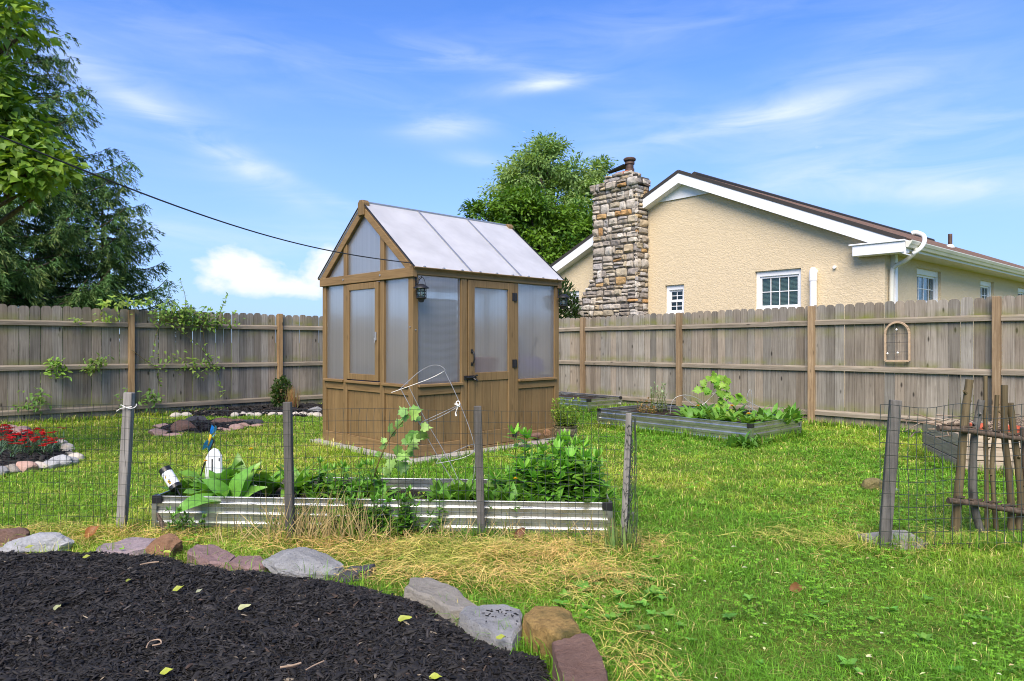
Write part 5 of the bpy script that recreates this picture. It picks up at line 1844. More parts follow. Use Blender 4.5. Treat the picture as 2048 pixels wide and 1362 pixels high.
FP_ = [(p.x, p.y) for p in gq((286, 829), (340, 832), (450, 834), (560, 833), (650, 834), (700, 822), (640, 813), (560, 815), (420, 821))]
tag(mulch_bed('mulch_bed', FP_, .06, .08, 4000, .06), 'black mulch strip along the foot of the left fence', 'mulch', kind='stuff')

# fallen leaves and twigs on the mulch
GF = 'fallen leaves lying on the foreground mulch'
LV = [('curled yellow green leaf on the mulch below the smaller red slab', (345, 1183), .062, 20, 0), ('small pale leaf on the mulch right of the curled one', (392, 1187), .035, 60, 1), ('pale yellow leaf alone on the mulch at the left', (108, 1222), .05, 90, 1),
      ('large pale green leaf in the middle of the mulch', (476, 1220), .06, 25, 1), ('long yellow green leaf on the mulch near the tan fieldstone', (796, 1242), .065, 5, 0), ('yellow green leaf on the mulch beside the golden rock', (992, 1278), .055, -30, 0),
      ('yellow leaf at the bottom of the mulch left of centre', (320, 1349), .055, 10, 0), ('yellow leaf at the bottom of the mulch right of centre', (858, 1358), .05, 10, 0), ('yellow leaf propped on the white rock', (50, 1098), .05, 40, 0),
      ('yellow leaf in front of the rounded orange sandstone', (327, 1106), .045, 0, 0), ('small yellow leaf on the mulch under the purple slab', (165, 1117), .05, 10, 0), ('tiny yellow leaf upright on the mulch left of the curled one', (252, 1165), .035, 80, 0)]
for i, (lab, p, s, a, k) in enumerate(LV):
    q = ground(p[0], p[1], .09 if p[1] > 1110 else .12)
    mb = MB()
    kk_ = rnd.uniform(.7, 1.0); col = (.44 * kk_, .50 * kk_, .07) if k == 0 else (.52 * kk_, .55 * kk_, .26)
    dd = Vector((math.cos(R(a)), math.sin(R(a)) * .8, .1))
    mb.leaf(q + UP * .004, dd, UP + Vector((.1, -.5, 0)), s * .98, s * .5, rnd.uniform(-1.3, .5), col, 5, .3, .12)
    o_ = mb.build('fallen_leaf', M['leaf'], loc=q, smooth=True)
    tag(o_, lab, 'leaf', GF)
for lab, pts, r_ in (('pale straight twig on the lower mulch', ((560, 1340), (585, 1336), (602, 1331)), .004), ('thin curved twig beside the straight one on the lower mulch', ((612, 1345), (628, 1336), (648, 1327)), .0025),
                     ('bleached twig near the top of the mulch', ((280, 1133), (300, 1129), (318, 1127)), .0035), ('looped dry stem at the lower left of the mulch', ((293, 1300), (300, 1288), (318, 1284), (322, 1292), (304, 1296)), .0028)):
    path = curve([ground(px, py, .10) + UP * .010 for px, py in pts], 5)
    mb = MB(); mb.tube(path, r_, 6, (2.0, 1.9, 1.7))
    tag(mb.build('twig', M['twig'], loc=path[0]), lab, 'twig')
for lab, p, s, col in (('crumpled brown dead leaf out on the green lawn', (1580, 1188), .085, (.22, .10, .035)), ('dry orange brown leaf standing behind the purple slab', (172, 1082), .11, (.30, .12, .04)), ('brown dead leaf upright in the straw by the third stake', (1032, 1084), .10, (.20, .08, .04))):
    q = ground(*p)
    mb = MB(); mb.leaf(q + UP * .02, Vector((.8, .2, .25 if p[1] > 1100 else 1)), Vector((0, -1, .6)), s, s * .6, .9, col, 6, .3, .12)
    tag(mb.build('dead_leaf', M['leaf'], loc=q, smooth=True), lab, 'leaf')
# ------------------------------------------------------------------ plants
LEAF_GAIN = 1.75
def gcol(a=.8, b=1.2, base=(.075, .16, .02)):
    k = rnd.uniform(a, b); w = rnd.uniform(-.15, .2)
    k *= LEAF_GAIN
    return (base[0] * k * (1 + w), base[1] * k, base[2] * k)

def plant(name, label, cat, loc, leafmb, stemmb=None, group=None, mat='leaf', extra=()):
    root = empty(name, loc, label, cat, group)
    if stemmb is not None and stemmb.v: stemmb.build('stem', M['leaf'], root, smooth=True)
    if leafmb is not None and leafmb.v: leafmb.build('foliage', M[mat], root, smooth=True, recalc=False)
    for nm, mb, mt in extra:
        if mb.v: mb.build(nm, M[mt], root, recalc=False)
    return root

def broad_rosette(lf, c, n, L, W, base=(.085, .19, .022), spread=(.3, 1.25), fold=.12, wave=.05, azr=(0, 6.283), bend=(.5, 1.3)):
    for k in range(n):
        a = rnd.uniform(*azr); e = rnd.uniform(*spread)
        d = Vector((math.cos(a) * math.cos(e), math.sin(a) * math.cos(e), math.sin(e)))
        s = rnd.uniform(.65, 1.1)
        lf.leaf(c + Vector((rnd.gauss(0, .02), rnd.gauss(0, .02), 0)), d, UP if e < 1 else Vector((-math.cos(a), -math.sin(a), .4)), L * s, W * s, rnd.uniform(*bend), gcol(.8, 1.25, base), 7, fold, wave)

def stem_plant(lf, stm, c, h, pairs, L, W, lean=(0, 0), base=(.085, .19, .022), start=.25, top=True):
    p0 = Vector(c)
    tip = p0 + Vector((lean[0], lean[1], h))
    path = curve([p0, p0.lerp(tip, .5) + Vector((rnd.gauss(0, .012), rnd.gauss(0, .012), 0)), tip], 4)
    stm.tube(path, [.005 - .003 * i / len(path) for i in range(len(path))], 5, (.11, .16, .03))
    a = rnd.uniform(0, 6.28)
    for k in range(pairs):
        f = start + (1 - start) * k / max(1, pairs - 1)
        p = path[min(len(path) - 1, int(f * (len(path) - 1)))]
        a += 1.57 + rnd.uniform(-.3, .3)
        sz = 1.0 - .45 * f
        for q in (0, math.pi):
            d = Vector((math.cos(a + q), math.sin(a + q), rnd.uniform(.05, .6)))
            lf.leaf(p, d, UP, L * sz * rnd.uniform(.8, 1.15), W * sz * rnd.uniform(.8, 1.15), rnd.uniform(.4, 1.0), gcol(.8, 1.3, base), 4, .12)
    if top:
        for k in range(5):
            a = rnd.uniform(0, 6.28)
            lf.leaf(path[-1], Vector((math.cos(a), math.sin(a), 1.1)), Vector((math.cos(a), math.sin(a), -.3)), L * .6, W * .45, .5, gcol(1.0, 1.4, base), 4, .12)

BZ = .15
def bedp(px, z=BZ, f=.5):
    """Point inside the long bed seen near column px; f is the depth across the bed."""
    y = 4.95 + f * .55 - (px - 312) / 900 * .2
    return Vector(((px - 1024) / FPX * y, y, z))

# the big dock at the left of the long bed, one leaf spilling over the front
lf = MB()
broad_rosette(lf, bedp(440, f=.35), 34, .33, .14, spread=(.35, 1.3), wave=.12)
broad_rosette(lf, bedp(475, f=.55), 24, .33, .13, spread=(.4, 1.3))
c = bedp(462, f=.1)
for (dx, dy, dz, L, W, bd) in ((-.35, -.62, .35, .46, .15, 1.7), (.35, -.3, .75, .36, .15, .8), (.5, .0, .9, .36, .14, .7), (-.2, -.5, .7, .30, .13, 1.2), (.75, -.2, .5, .30, .13, .7)):
    lf.leaf(c, Vector((dx, dy, dz)), Vector((dx * .3, -.6, .8)), L, W, bd, gcol(.95, 1.2, (.10, .21, .03)), 9, .10, .06)
plant('dock_plant', 'big leaved dock spilling a leaf over the left front of the long steel bed', 'plant', bedp(455), lf, None, mat='glossy_leaf')
lf = MB(); broad_rosette(lf, bedp(590, f=.5), 30, .32, .11, spread=(.5, 1.35)); broad_rosette(lf, bedp(540, f=.6), 18, .30, .11, spread=(.5, 1.35))
plant('dock_plant', 'second clump of broad upright leaves left of the second stake in the long bed', 'plant', bedp(570), lf, None, mat='glossy_leaf')
lf, stm = MB(), MB()
for px in (366, 374, 385, 395, 408, 420): broad_rosette(lf, bedp(px, f=.4), 12, .20, .06, spread=(.5, 1.35))
plant('weed_clump', 'low clump of narrow leaved weeds beside the tipped white cylinder light', 'plant', bedp(390), lf, stm)
# mixed weeds across the middle of the bed
lf, stm, fl_ = MB(), MB(), MB()
for px in range(612, 770, 5):
    c = bedp(px + rnd.uniform(-5, 5), f=rnd.uniform(.1, .8))
    if rnd.random() < .5: broad_rosette(lf, c, 11, .19, .05, spread=(.4, 1.4))
    else: stem_plant(lf, stm, c, rnd.uniform(.12, .28), 6, .10, .05, (rnd.gauss(0, .03), 0))
plant('weed_clump', 'mixed green weeds filling the long bed between the second stake and the vine sapling', 'plant', bedp(690), lf, stm)
# pale sprawling weeds hanging over the front of the bed between stakes two and three
lf, stm = MB(), MB()
for k in range(46):
    px = rnd.gauss(760, 62)
    y = 4.62 + rnd.uniform(-.02, .12)
    c = Vector(((px - 1024) / FPX * y, y, 0))
    stem_plant(lf, stm, c, rnd.uniform(.08, .30), 6, .085, .05, (rnd.gauss(0, .05), rnd.uniform(-.05, .03)), (.07, .17, .02))
plant('weed_clump', 'small leaved weeds climbing the bed front between the second and third stakes', 'plant', Vector(((760 - 1024) / FPX * 4.6, 4.6, 0)), lf, stm)
lf, stm = MB(), MB()
for (a, b, n) in ((330, 420, 14), (520, 620, 12)):
    for k in range(n):
        px = rnd.uniform(a, b); y = 4.72 + rnd.uniform(-.06, .06)
        stem_plant(lf, stm, Vector(((px - 1024) / FPX * y, y, 0)), rnd.uniform(.05, .18), 3, .06, .04, (rnd.gauss(0, .04), -.03), (.06, .13, .02))
plant('weed_clump', 'scattered low weeds at the foot of the long bed near the first and second stakes', 'plant', ground(480, 1072), lf, stm)
# tall bright weeds right of the third stake
lf, stm = MB(), MB()
for k in range(64):
    px = rnd.uniform(985, 1200) if k > 16 else rnd.uniform(1090, 1195)
    f = rnd.uniform(.1, .95)
    c = bedp(px, f=f)
    top = 905 + abs(px - 1120) * .25 + rnd.uniform(-8, 60)
    if 1040 < px < 1075: top -= 10
    h = max(.12, EYE + (681 - top) / FPX * c.y - BZ)
    stem_plant(lf, stm, c, h, 9, .165, .075, (rnd.gauss(0, .03), rnd.gauss(0, .02)), (.085, .20, .022), .12)
plant('tall_weeds', 'tall leafy bright green weeds crowding the right half of the long bed', 'plant', bedp(1090), lf, stm)
lf, stm = MB(), MB()
for px in (1040, 1048, 1055, 1120, 1135, 1150, 1160, 1165):
    c = bedp(px, f=.6)
    t_ = 868 if px < 1060 else 878
    stem_plant(lf, stm, c, EYE + (681 - t_ - rnd.uniform(0, 16)) / FPX * c.y - BZ, 7, .17, .07, (rnd.gauss(0, .03), 0), (.10, .23, .025), .35)
plant('tall_weeds', 'pair of tallest weed sprigs rising above the others in the long bed before the pot', 'plant', bedp(1130, f=.6), lf, stm)
lf, stm, fl_ = MB(), MB(), MB()
for px in range(870, 1215, 9):
    c = bedp(px + rnd.uniform(-4, 4), f=rnd.uniform(.0, .6))
    broad_rosette(lf, c, 10, .19, .055, spread=(.35, 1.4), base=(.07, .16, .02))
plant('weed_clump', 'dense low undergrowth beneath the tall weeds at the right of the long bed', 'plant', bedp(1050, f=.3), lf, stm)
# small yellow green seedlings on the bare soil
lf, stm = MB(), MB()
for px in (800, 812, 822, 834, 845, 775, 790): stem_plant(lf, stm, bedp(px, f=.35), .05, 2, .035, .014, (rnd.gauss(0, .01), 0), (.2, .27, .03))
plant('seedlings', 'tiny yellow green seedlings on the bare soil patch of the long bed', 'plant', bedp(810), lf, stm)
# vine sapling with lobed leaves
lf, stm = MB(), MB()
path = curve([at(742, 988, 5.1), at(752, 940, 5.1), at(772, 890, 5.08), at(795, 855, 5.06), at(812, 836, 5.05)], 5)
stm.tube(path, [.006 - .003 * i / len(path) for i in range(len(path))], 6, (.20, .16, .06))
for (px, py, dx, dz, s) in ((822, 832, .5, .5, .12), (835, 842, .9, -.1, .12), (815, 838, -.2, .9, .10), (830, 862, .8, -.5, .12), (797, 850, -.4, .7, .11), (790, 862, -.6, -.4, .11), (810, 876, .5, -.7, .13), (822, 885, .7, -.5, .12), (800, 892, .2, -.9, .12),
                            (770, 885, -.7, .4, .09), (762, 905, -.8, -.3, .08), (795, 915, .7, -.5, .13), (805, 925, .6, -.8, .12), (783, 920, .1, -.9, .12), (775, 935, .4, -.9, .11), (815, 905, .9, -.2, .11)):
    for r_ in range(2):
        lf.lobed(at(px + rnd.gauss(0, 5) * r_, py + rnd.gauss(0, 7) * r_, 5.06 + rnd.uniform(-.10, .10)), Vector((dx + rnd.gauss(0, .5), rnd.uniform(-.8, .5), dz + rnd.gauss(0, .3))), Vector((rnd.uniform(-.8, .8), -.8, rnd.uniform(.1, 1.2))), s * rnd.uniform(.55, .85), gcol(.7, 1.5, (.10, .19, .045)), rnd.uniform(.1, .6))
plant('vine_sapling', 'young vine with lobed pale leaves leaning before the greenhouse corner', 'sapling', at(742, 988, 5.1), lf, stm)
# dandelions: heads on stalks
GD = 'yellow dandelions'
def dandelion(label, p, r=.016, h=.14):
    root = empty('dandelion', p - UP * h, label, 'flower', GD)
    s = MB(); s.tube([p - UP * h, p - UP * h * .5 + Vector((.006, 0, 0)), p], .0025, 5, (.14, .2, .04)); s.build('stem', M['leaf'], root)
    f_ = MB()
    for ring in range(3):
        for k in range(14):
            a = k * .449 + ring * .2
            f_.leaf(p, Vector((math.cos(a), math.sin(a), .15 + ring * .5)), UP, r * (1.1 - .25 * ring), r * .35, .2, (.75, .46, .015), 2, .05)
    f_.build('flower_head', M['petal'], root, recalc=False)
for lab, px, py, y in (('dandelion nearest the blue dragonfly, level with the white board', 411, 922, 5.0), ('dandelion standing above the lawn between the white board and the second stake', 502, 898, 5.2), ('dandelion just right of the second stake', 671, 962, 5.0),
                       ('dandelion low in the big leaves left of the second stake', 503, 938, 5.0), ('dandelion among the tall weeds right of the third stake', 1031, 957, 4.95)):
    dandelion(lab, at(px, py, y), .020)
for lab, px, py, y in (('dandelion left of the vine sapling in the lawn bed', 1396, 812, 9.9), ('dandelion right of the vine sapling in the lawn bed', 1464, 812, 9.6), ('dandelion low over the near corner of the lawn bed', 1498, 828, 9.2)):
    dandelion(lab, at(px, py, y), .042, .22)

# ---- plants of the lawn bed
def mbed(px, f, z=.24):
    y = 10.2 - (px - 1230) / 270 * 1.4 + f
    return Vector(((px - 1024) / FPX * y, y, z))
lf, stm = MB(), MB()
for (px, py, y) in ((1412, 765, 10.0), (1425, 755, 10.0), (1440, 752, 9.9), (1455, 756, 9.9), (1448, 768, 9.8), (1430, 770, 9.9), (1418, 780, 9.9), (1405, 778, 10.0), (1463, 772, 9.9), (1456, 786, 9.8), (1440, 785, 9.8), (1470, 790, 9.9), (1475, 800, 9.9), (1452, 800, 9.8), (1440, 802, 9.8), (1446, 815, 9.8), (1455, 812, 9.8), (1438, 818, 9.8), (1450, 826, 9.8), (1432, 760, 9.8), (1447, 760, 10.1)):
    for r_ in range(2):
        lf.lobed(at(px + rnd.gauss(0, 4), py + rnd.gauss(0, 3), y), Vector((rnd.gauss(0, .7), rnd.uniform(-.6, .1), rnd.uniform(-.8, .2))), Vector((rnd.gauss(0, .4), -.8, rnd.uniform(.2, 1))), rnd.uniform(.10, .145), gcol(.8, 1.2, (.10, .20, .02)), .35)
stm.tube(curve([at(1446, 842, 9.8), at(1448, 810, 9.8), at(1440, 780, 9.9), at(1437, 757, 9.9)], 4), .008, 6, (.14, .12, .05))
stm.tube(curve([at(1446, 812, 9.8), at(1462, 790, 9.9), at(1473, 797, 9.9)], 4), .005, 5, (.14, .12, .05))
plant('vine_sapling', 'bright green vine sapling growing in the raised bed out on the lawn', 'sapling', at(1446, 842, 9.8), lf, stm)
lf, stm = MB(), MB()
for k in range(26):
    c = mbed(rnd.uniform(1345, 1590), 0)
    px = rnd.uniform(1350, 1596)
    y = (9.9 if px < 1480 else 9.3 + (px - 1500) / 110 * .5) + rnd.uniform(-.45, .4)
    c = Vector(((px - 1024) / FPX * y, y, .20))
    broad_rosette(lf, c, 11, .26, .075, spread=(.4, 1.35), base=(.08, .18, .025))
plant('weed_clump', 'leafy weeds spreading over the right part of the raised bed on the lawn', 'plant', Vector((3.0, 9.6, .2)), lf, stm)
lf, stm = MB(), MB()
for k in range(14):
    y = 10.7 + rnd.uniform(-.25, .25); px = 1318 + rnd.gauss(0, 9)
    stem_plant(lf, stm, Vector(((px - 1024) / FPX * y, y, .2)), rnd.uniform(.25, .46), 7, .09, .02, (rnd.gauss(0, .06), 0), (.16, .22, .12))
plant('silver_herb', 'silvery grey green herb at the back left of the lawn bed', 'plant', Vector((2.3, 10.7, .2)), lf, stm)
lf, stm = MB(), MB()
for k in range(12):
    y = 10.6 + rnd.uniform(-.3, .3); px = rnd.uniform(1278, 1312)
    stem_plant(lf, stm, Vector(((px - 1024) / FPX * y, y, .2)), rnd.uniform(.08, .22), 5, .07, .03, (rnd.gauss(0, .04), 0), (.20, .13, .05))
plant('dry_weeds', 'brownish dying weeds at the left end of the lawn bed', 'plant', Vector((2.1, 10.6, .2)), lf, stm)
lf, stm = MB(), MB()
for k in range(26):
    c = ground(1490 + rnd.gauss(0, 16), 893 + rnd.uniform(-4, 4))
    broad_rosette(lf, c, 8, rnd.uniform(.12, .22), .055, spread=(.3, 1.4), base=(.06, .14, .02))
plant('weed_clump', 'bushy weed at the near outside corner of the lawn bed', 'plant', ground(1490, 893), lf, stm)
hoop = empty('wire_hoops', Vector((2.9, 10.0, .2)), 'thin bent wire hoops standing in the raised bed on the lawn', 'plant support')
for pts in ([(1340, 828), (1346, 800), (1370, 790), (1400, 800), (1420, 826)], [(1368, 795), (1400, 812), (1440, 775), (1425, 788)], [(1500, 826), (1494, 795), (1502, 780), (1506, 826)], [(1480, 795), (1520, 815)], [(1448, 790), (1500, 815), (1532, 832)]):
    mb = MB(); mb.tube(curve([at(px, py, 10.0) for px, py in pts], 4), .0045, 5); mb.build('wire', M['wire_light'], hoop)

# ---- pot plant, fence foot plants
lf, stm = MB(), MB()
for k in range(46):
    a = rnd.uniform(0, 6.28); r_ = rnd.uniform(0, .11)
    p = pc + Vector((r_ * math.cos(a), r_ * math.sin(a), .24))
    stem_plant(lf, stm, p, rnd.uniform(.10, .38), 7, .06, .026, (math.cos(a) * .10, math.sin(a) * .10), (.13, .20, .025))
lf.build('foliage', M['leaf'], pot, smooth=True, recalc=False); stm.build('stem', M['leaf'], pot, smooth=True)
def bush(name, label, cat, c, h, r, n, base, leafL, leafW, group=None):
    root = empty(name, c, label, cat, group)
    s = MB()
    for k in range(7):
        a = k * .9; s.tube(curve([c, c + Vector((math.cos(a) * r * .4, math.sin(a) * r * .4, h * .5)), c + Vector((math.cos(a) * r * .7, math.sin(a) * r * .7, h * .85))], 3), [.012, .010, .009, .007, .006, .005, .004], 5)
    s.build('stem', M['bark_dark'], root)
    P_ = rng.normal(0, 1, (n, 3)); P_ = unit(P_) * (rng.uniform(.3, 1, (n, 1)) ** .6)
    V = np.array(c) + P_ * np.array([r, r, h * .52]) + np.array([0, 0, h * .52])
    D = unit(P_ + rng.normal(0, .6, (n, 3)) + np.array([0, 0, .3])); N_ = unit(rng.normal(0, .6, (n, 3)) + np.array([0, 0, 1]))
    k = rng.uniform(.6, 1.4, n)[:, None]
    C = np.array(base) * k * np.array([1, 1, 1])
    v, f, cc = kite_leaves(V, D, N_, rng.uniform(.7, 1.2, n) * leafL, rng.uniform(.7, 1.2, n) * leafW, C)
    mass('foliage', v, f, cc, M['leaf'], root)
    return root
bush('small_shrub', 'small dark green shrub against the left fence post beside the greenhouse', 'shrub', Vector((-4.38, 13.0, 0)), .62, .19, 900, (.05, .10, .02), .07, .035)
bush('garden_shrub', 'small shrub standing at the house wall beyond the fence under the hanging lantern', 'shrub', Vector((1.35, 17.6, 0)), 2.75, .42, 2600, (.035, .07, .02), .14, .06)
mb = MB()
for k in range(170):
    a = rnd.uniform(0, 6.28); sp_ = rnd.uniform(0, .16)
    b = Vector((-4.12, 12.8, .0)) + Vector((rnd.gauss(0, .03), rnd.gauss(0, .03), 0)); h_ = rnd.uniform(.25, .52)
    mb.leaf(b, Vector((math.cos(a) * sp_ / h_ * 1.4, math.sin(a) * sp_ / h_ * 1.4, 1)), Vector((math.cos(a), math.sin(a), -.4)), h_, .010, .5, tuple(x * rnd.uniform(.7, 1.2) for x in (.42, .27, .12)), 4, .1)
tg = empty('dry_grass_tuft', Vector((-4.12, 12.8, 0)), 'tan tuft of dry ornamental grass at the left fence beside the dark shrub', 'plant')
mb.build('foliage', M['straw'], tg, recalc=False)

# ---- red flowers
lf, stm, fl_ = MB(), MB(), MB()
for k in range(150):
    px, py = rnd.gauss(70, 26), rnd.gauss(902, 7)
    if k > 95: px, py = rnd.gauss(4, 16), rnd.gauss(893, 9)
    c = ground(px, py, .05)
    h = rnd.uniform(.10, .22)
    tip = c + Vector((rnd.gauss(0, .03), rnd.gauss(0, .03), h))
    stm.tube([c, c.lerp(tip, .5), tip], .003, 4, (.06, .11, .05))
    for q in range(6):
        a = rnd.uniform(0, 6.28); lf.leaf(c + UP * rnd.uniform(0, h * .6), Vector((math.cos(a), math.sin(a), rnd.uniform(.4, 1.6))), UP, rnd.uniform(.06, .12), .011, .5, gcol(.7, 1.3, (.07, .13, .075)), 3, .1)
    if rnd.random() < .62:
        for q in range(rnd.choice((1, 1, 2, 3))):
            t_ = tip + Vector((rnd.gauss(0, .02), rnd.gauss(0, .02), rnd.gauss(0, .012)))
            kk = rnd.uniform(.6, 1.2)
            for j in range(6):
                a = j * 1.047 + rnd.uniform(-.2, .2)
                fl_.leaf(t_, Vector((math.cos(a), math.sin(a), .35)), UP, .032, .028, .3, (.62 * kk, .016, .018), 2, .1, .15)
plant('red_dianthus', 'clump of red flowers with blue green leaves in the mulch at the left edge', 'flowers', ground(60, 900, .05), lf, stm, extra=(('flower_heads', fl_, 'petal'),))

# ---- climbing vine and weeds on the left fence
lo_ = Vector((-6.59, 11.8, 0))
def lfence(px, py, off=.12):
    k = (px - 1024) / FPX
    s = (k * lo_.y - lo_.x) / (.753 - .658 * k)
    p = lo_ + UV_U * s - UV_V * off
    return Vector((p.x, p.y, EYE + (681 - py) / FPX * p.y))
def vine(label, spots, n_leaf, size, col, cat='vine', name='climbing_vine', stems=()):
    lf, stm = MB(), MB()
    for (px, py, sx, sy, n) in spots:
        for k in range(n):
            p = lfence(px + rnd.gauss(0, sx), py + rnd.gauss(0, sy), rnd.uniform(.06, .22))
            d = Vector((rnd.gauss(0, .8), rnd.uniform(-1, .2), rnd.gauss(-.2, .6)))
            lf.leaf(p, d, Vector((rnd.gauss(0, .5), -.6, 1)), size * rnd.uniform(.6, 1.3), size * .5 * rnd.uniform(.7, 1.2), rnd.uniform(.2, .8), gcol(.7, 1.4, col), 3, .12)
    for pts in stems:
        path = curve([lfence(px, py, .12 + .05 * math.sin(i * 2.1)) for i, (px, py) in enumerate(pts)], 5)
        stm.tube(path, [.006 - .004 * i / len(path) for i in range(len(path))], 5, (.16, .13, .06))
        for p in path[3:]:
            for r_ in range(2):
                lf.leaf(p, Vector((rnd.gauss(0, .8), rnd.uniform(-.8, .3), rnd.gauss(.1, .6))), Vector((0, -.5, 1)), size * rnd.uniform(.5, 1), size * .42, .4, gcol(.8, 1.4, col), 3, .12)
    return plant(name, label, cat, lfence(spots[0][0], spots[0][1]), lf, stm)
vine('green vine spilling over the top of the left fence between its two posts', [(330, 626, 14, 11, 120), (375, 636, 24, 9, 190), (425, 646, 22, 7, 110), (345, 616, 18, 6, 60), (408, 622, 34, 6, 40), (395, 735, 26, 10, 50), (345, 718, 20, 8, 30)], 0, .085, (.10, .17, .03),
     stems=([(362, 640), (366, 600), (358, 560)], [(430, 640), (440, 612), (453, 590)], [(330, 640), (390, 690), (430, 740), (440, 790)], [(400, 640), (410, 720), (440, 735)], [(260, 700), (330, 742), (420, 720)], [(318, 640), (302, 700), (318, 770)]))
vine('pale leafy sprig on the left fence just left of its orange post', [(215, 636, 14, 5, 40), (150, 640, 8, 4, 14)], 0, .075, (.13, .20, .03), name='vine_sprig', cat='vine')
vine('small weed with reddish tips growing through the left fence at its middle rail', [(190, 725, 14, 6, 60), (175, 738, 8, 5, 25)], 0, .075, (.09, .15, .03), name='vine_sprig')
vine('leafy weed hanging on the middle rail of the left fence nearest the photo edge', [(108, 728, 9, 8, 60), (125, 745, 8, 8, 22), (98, 745, 5, 8, 16)], 0, .08, (.11, .20, .03), name='vine_sprig')
vine('weeds sprouting low on the left fence behind the first stake', [(300, 795, 12, 9, 60), (75, 795, 14, 10, 50), (55, 812, 14, 4, 40), (245, 800, 10, 8, 30)], 0, .08, (.08, .15, .03), name='vine_sprig')
vine('bright leafy shoots showing over the left fence in front of the spruces', [(240, 604, 16, 4, 46), (205, 607, 8, 3, 12), (282, 606, 9, 4, 24)], 0, .10, (.16, .24, .04), name='vine_sprig')
# ------------------------------------------------------------------ trees
def limbs(mb, base, targets, r0, trunk_top, seed):
    r = random.Random(seed)
    base = Vector(base); top = Vector(trunk_top)
    path = curve([base, base.lerp(top, .4) + Vector((r.gauss(0, .1), r.gauss(0, .1), 0)), top], 6)
    n = len(path)
    mb.tube(path, [r0 * (1.25 - .75 * i / n) for i in range(n)], 10)
    for t in targets:
        t = Vector(t)
        zf = min(.95, max(.3, (t.z - base.z) / max(.1, top.z - base.z) * .72))
        p = path[int(zf * (n - 1))]
        m1 = p.lerp(t, .45) + Vector((r.gauss(0, .1), r.gauss(0, .1), r.uniform(0, .25))) * (t - p).length * .25
        pp = curve([p, m1, t], 6)
        rr_ = r0 * r.uniform(.22, .38)
        mb.tube(pp, [rr_ * (1 - .8 * i / len(pp)) for i in range(len(pp))], 6)

def leafy_tree(name, label, base, trunk_top, r0, blobs, n, leafL, leafW, cols, seed, clump=.35, group=None, bark='bark_dark', mat='leaf', per=34):
    """blobs: (centre, radii, weight). Leaves gather in clumps so that gaps show between them."""
    g_ = np.random.default_rng(seed)
    root = empty(name, base, label, 'tree', group)
    tb = MB()
    wsum = sum(b[2] for b in blobs)
    allV, allF, allC, off = [], [], [], 0
    targets = []
    for (c, rad, w) in blobs:
        nc = max(2, int(n * w / wsum / per))
        cc = unit(g_.normal(0, 1, (nc, 3))) * (g_.uniform(.15, 1, (nc, 1)) ** .42) * np.array(rad) + np.array(c)
        for q in cc[:max(2, nc // 12)]: targets.append(q)
        m = nc * per
        idx = np.repeat(np.arange(nc), per)
        cr = clump * g_.uniform(.6, 1.3, nc)[idx][:, None]
        o_ = g_.normal(0, .5, (m, 3)) * np.array([1, 1, .62])
        P_ = cc[idx] + o_ * cr
        outw = unit(P_ - np.array(c))
        D = unit(o_ * .8 + outw * .5 + g_.normal(0, .45, (m, 3)) + np.array([0, 0, -.35]))
        N_ = unit(outw * .5 + g_.normal(0, .5, (m, 3)) + np.array([0, 0, .9]))
        tint = g_.uniform(0, 1, nc)[idx][:, None]
        C = (np.array(cols[0]) * (1 - tint) + np.array(cols[1]) * tint) * g_.uniform(.7, 1.3, (m, 1))
        v, f, col = kite_leaves(P_, D, N_, leafL * g_.uniform(.65, 1.25, m), leafW * g_.uniform(.65, 1.2, m), C)
        allV.append(v); allF.append(f + off); allC.append(col); off += len(v)
    limbs(tb, base, targets, r0, trunk_top, seed)
    tb.build('trunk', M[bark], root, smooth=True, sharp=60)
    mass('crown', np.concatenate(allV), np.concatenate(allF), np.concatenate(allC), M[mat], root)
    return root

# pale green tree far behind the chimney
Y = 33.0
def tw(px, py, y): return tuple(at(px, py, y))
leafy_tree('leafy_tree', 'tall pale green tree rising behind the stone chimney', (at(1100, 681, Y).x, Y, 0), tw(1100, 360, Y), .32,
           [(tw(1100, 330, Y), (1.5, 1.5, 1.0), 1.0), (tw(1150, 355, Y), (1.2, 1.3, .9), .9), (tw(1045, 350, Y), (1.0, 1.2, .9), .8), (tw(1015, 372, Y), (.75, .9, .7), .45), (tw(1085, 305, Y), (.8, .9, .5), .4),
            (tw(1180, 400, Y), (.9, 1.2, 1.0), .7), (tw(1110, 410, Y), (1.6, 1.6, 1.1), 1.0), (tw(1040, 405, Y), (1.0, 1.2, .9), .7), (tw(1150, 470, Y), (1.6, 1.4, 1.5), .8), (tw(1195, 345, Y), (.55, .7, .6), .3), (tw(1240, 420, Y), (1.4, 1.4, 1.4), .5)],
           26000, .23, .085, ((.15, .28, .075), (.31, .44, .16)), 5, .50, per=130)
Y = 25.5
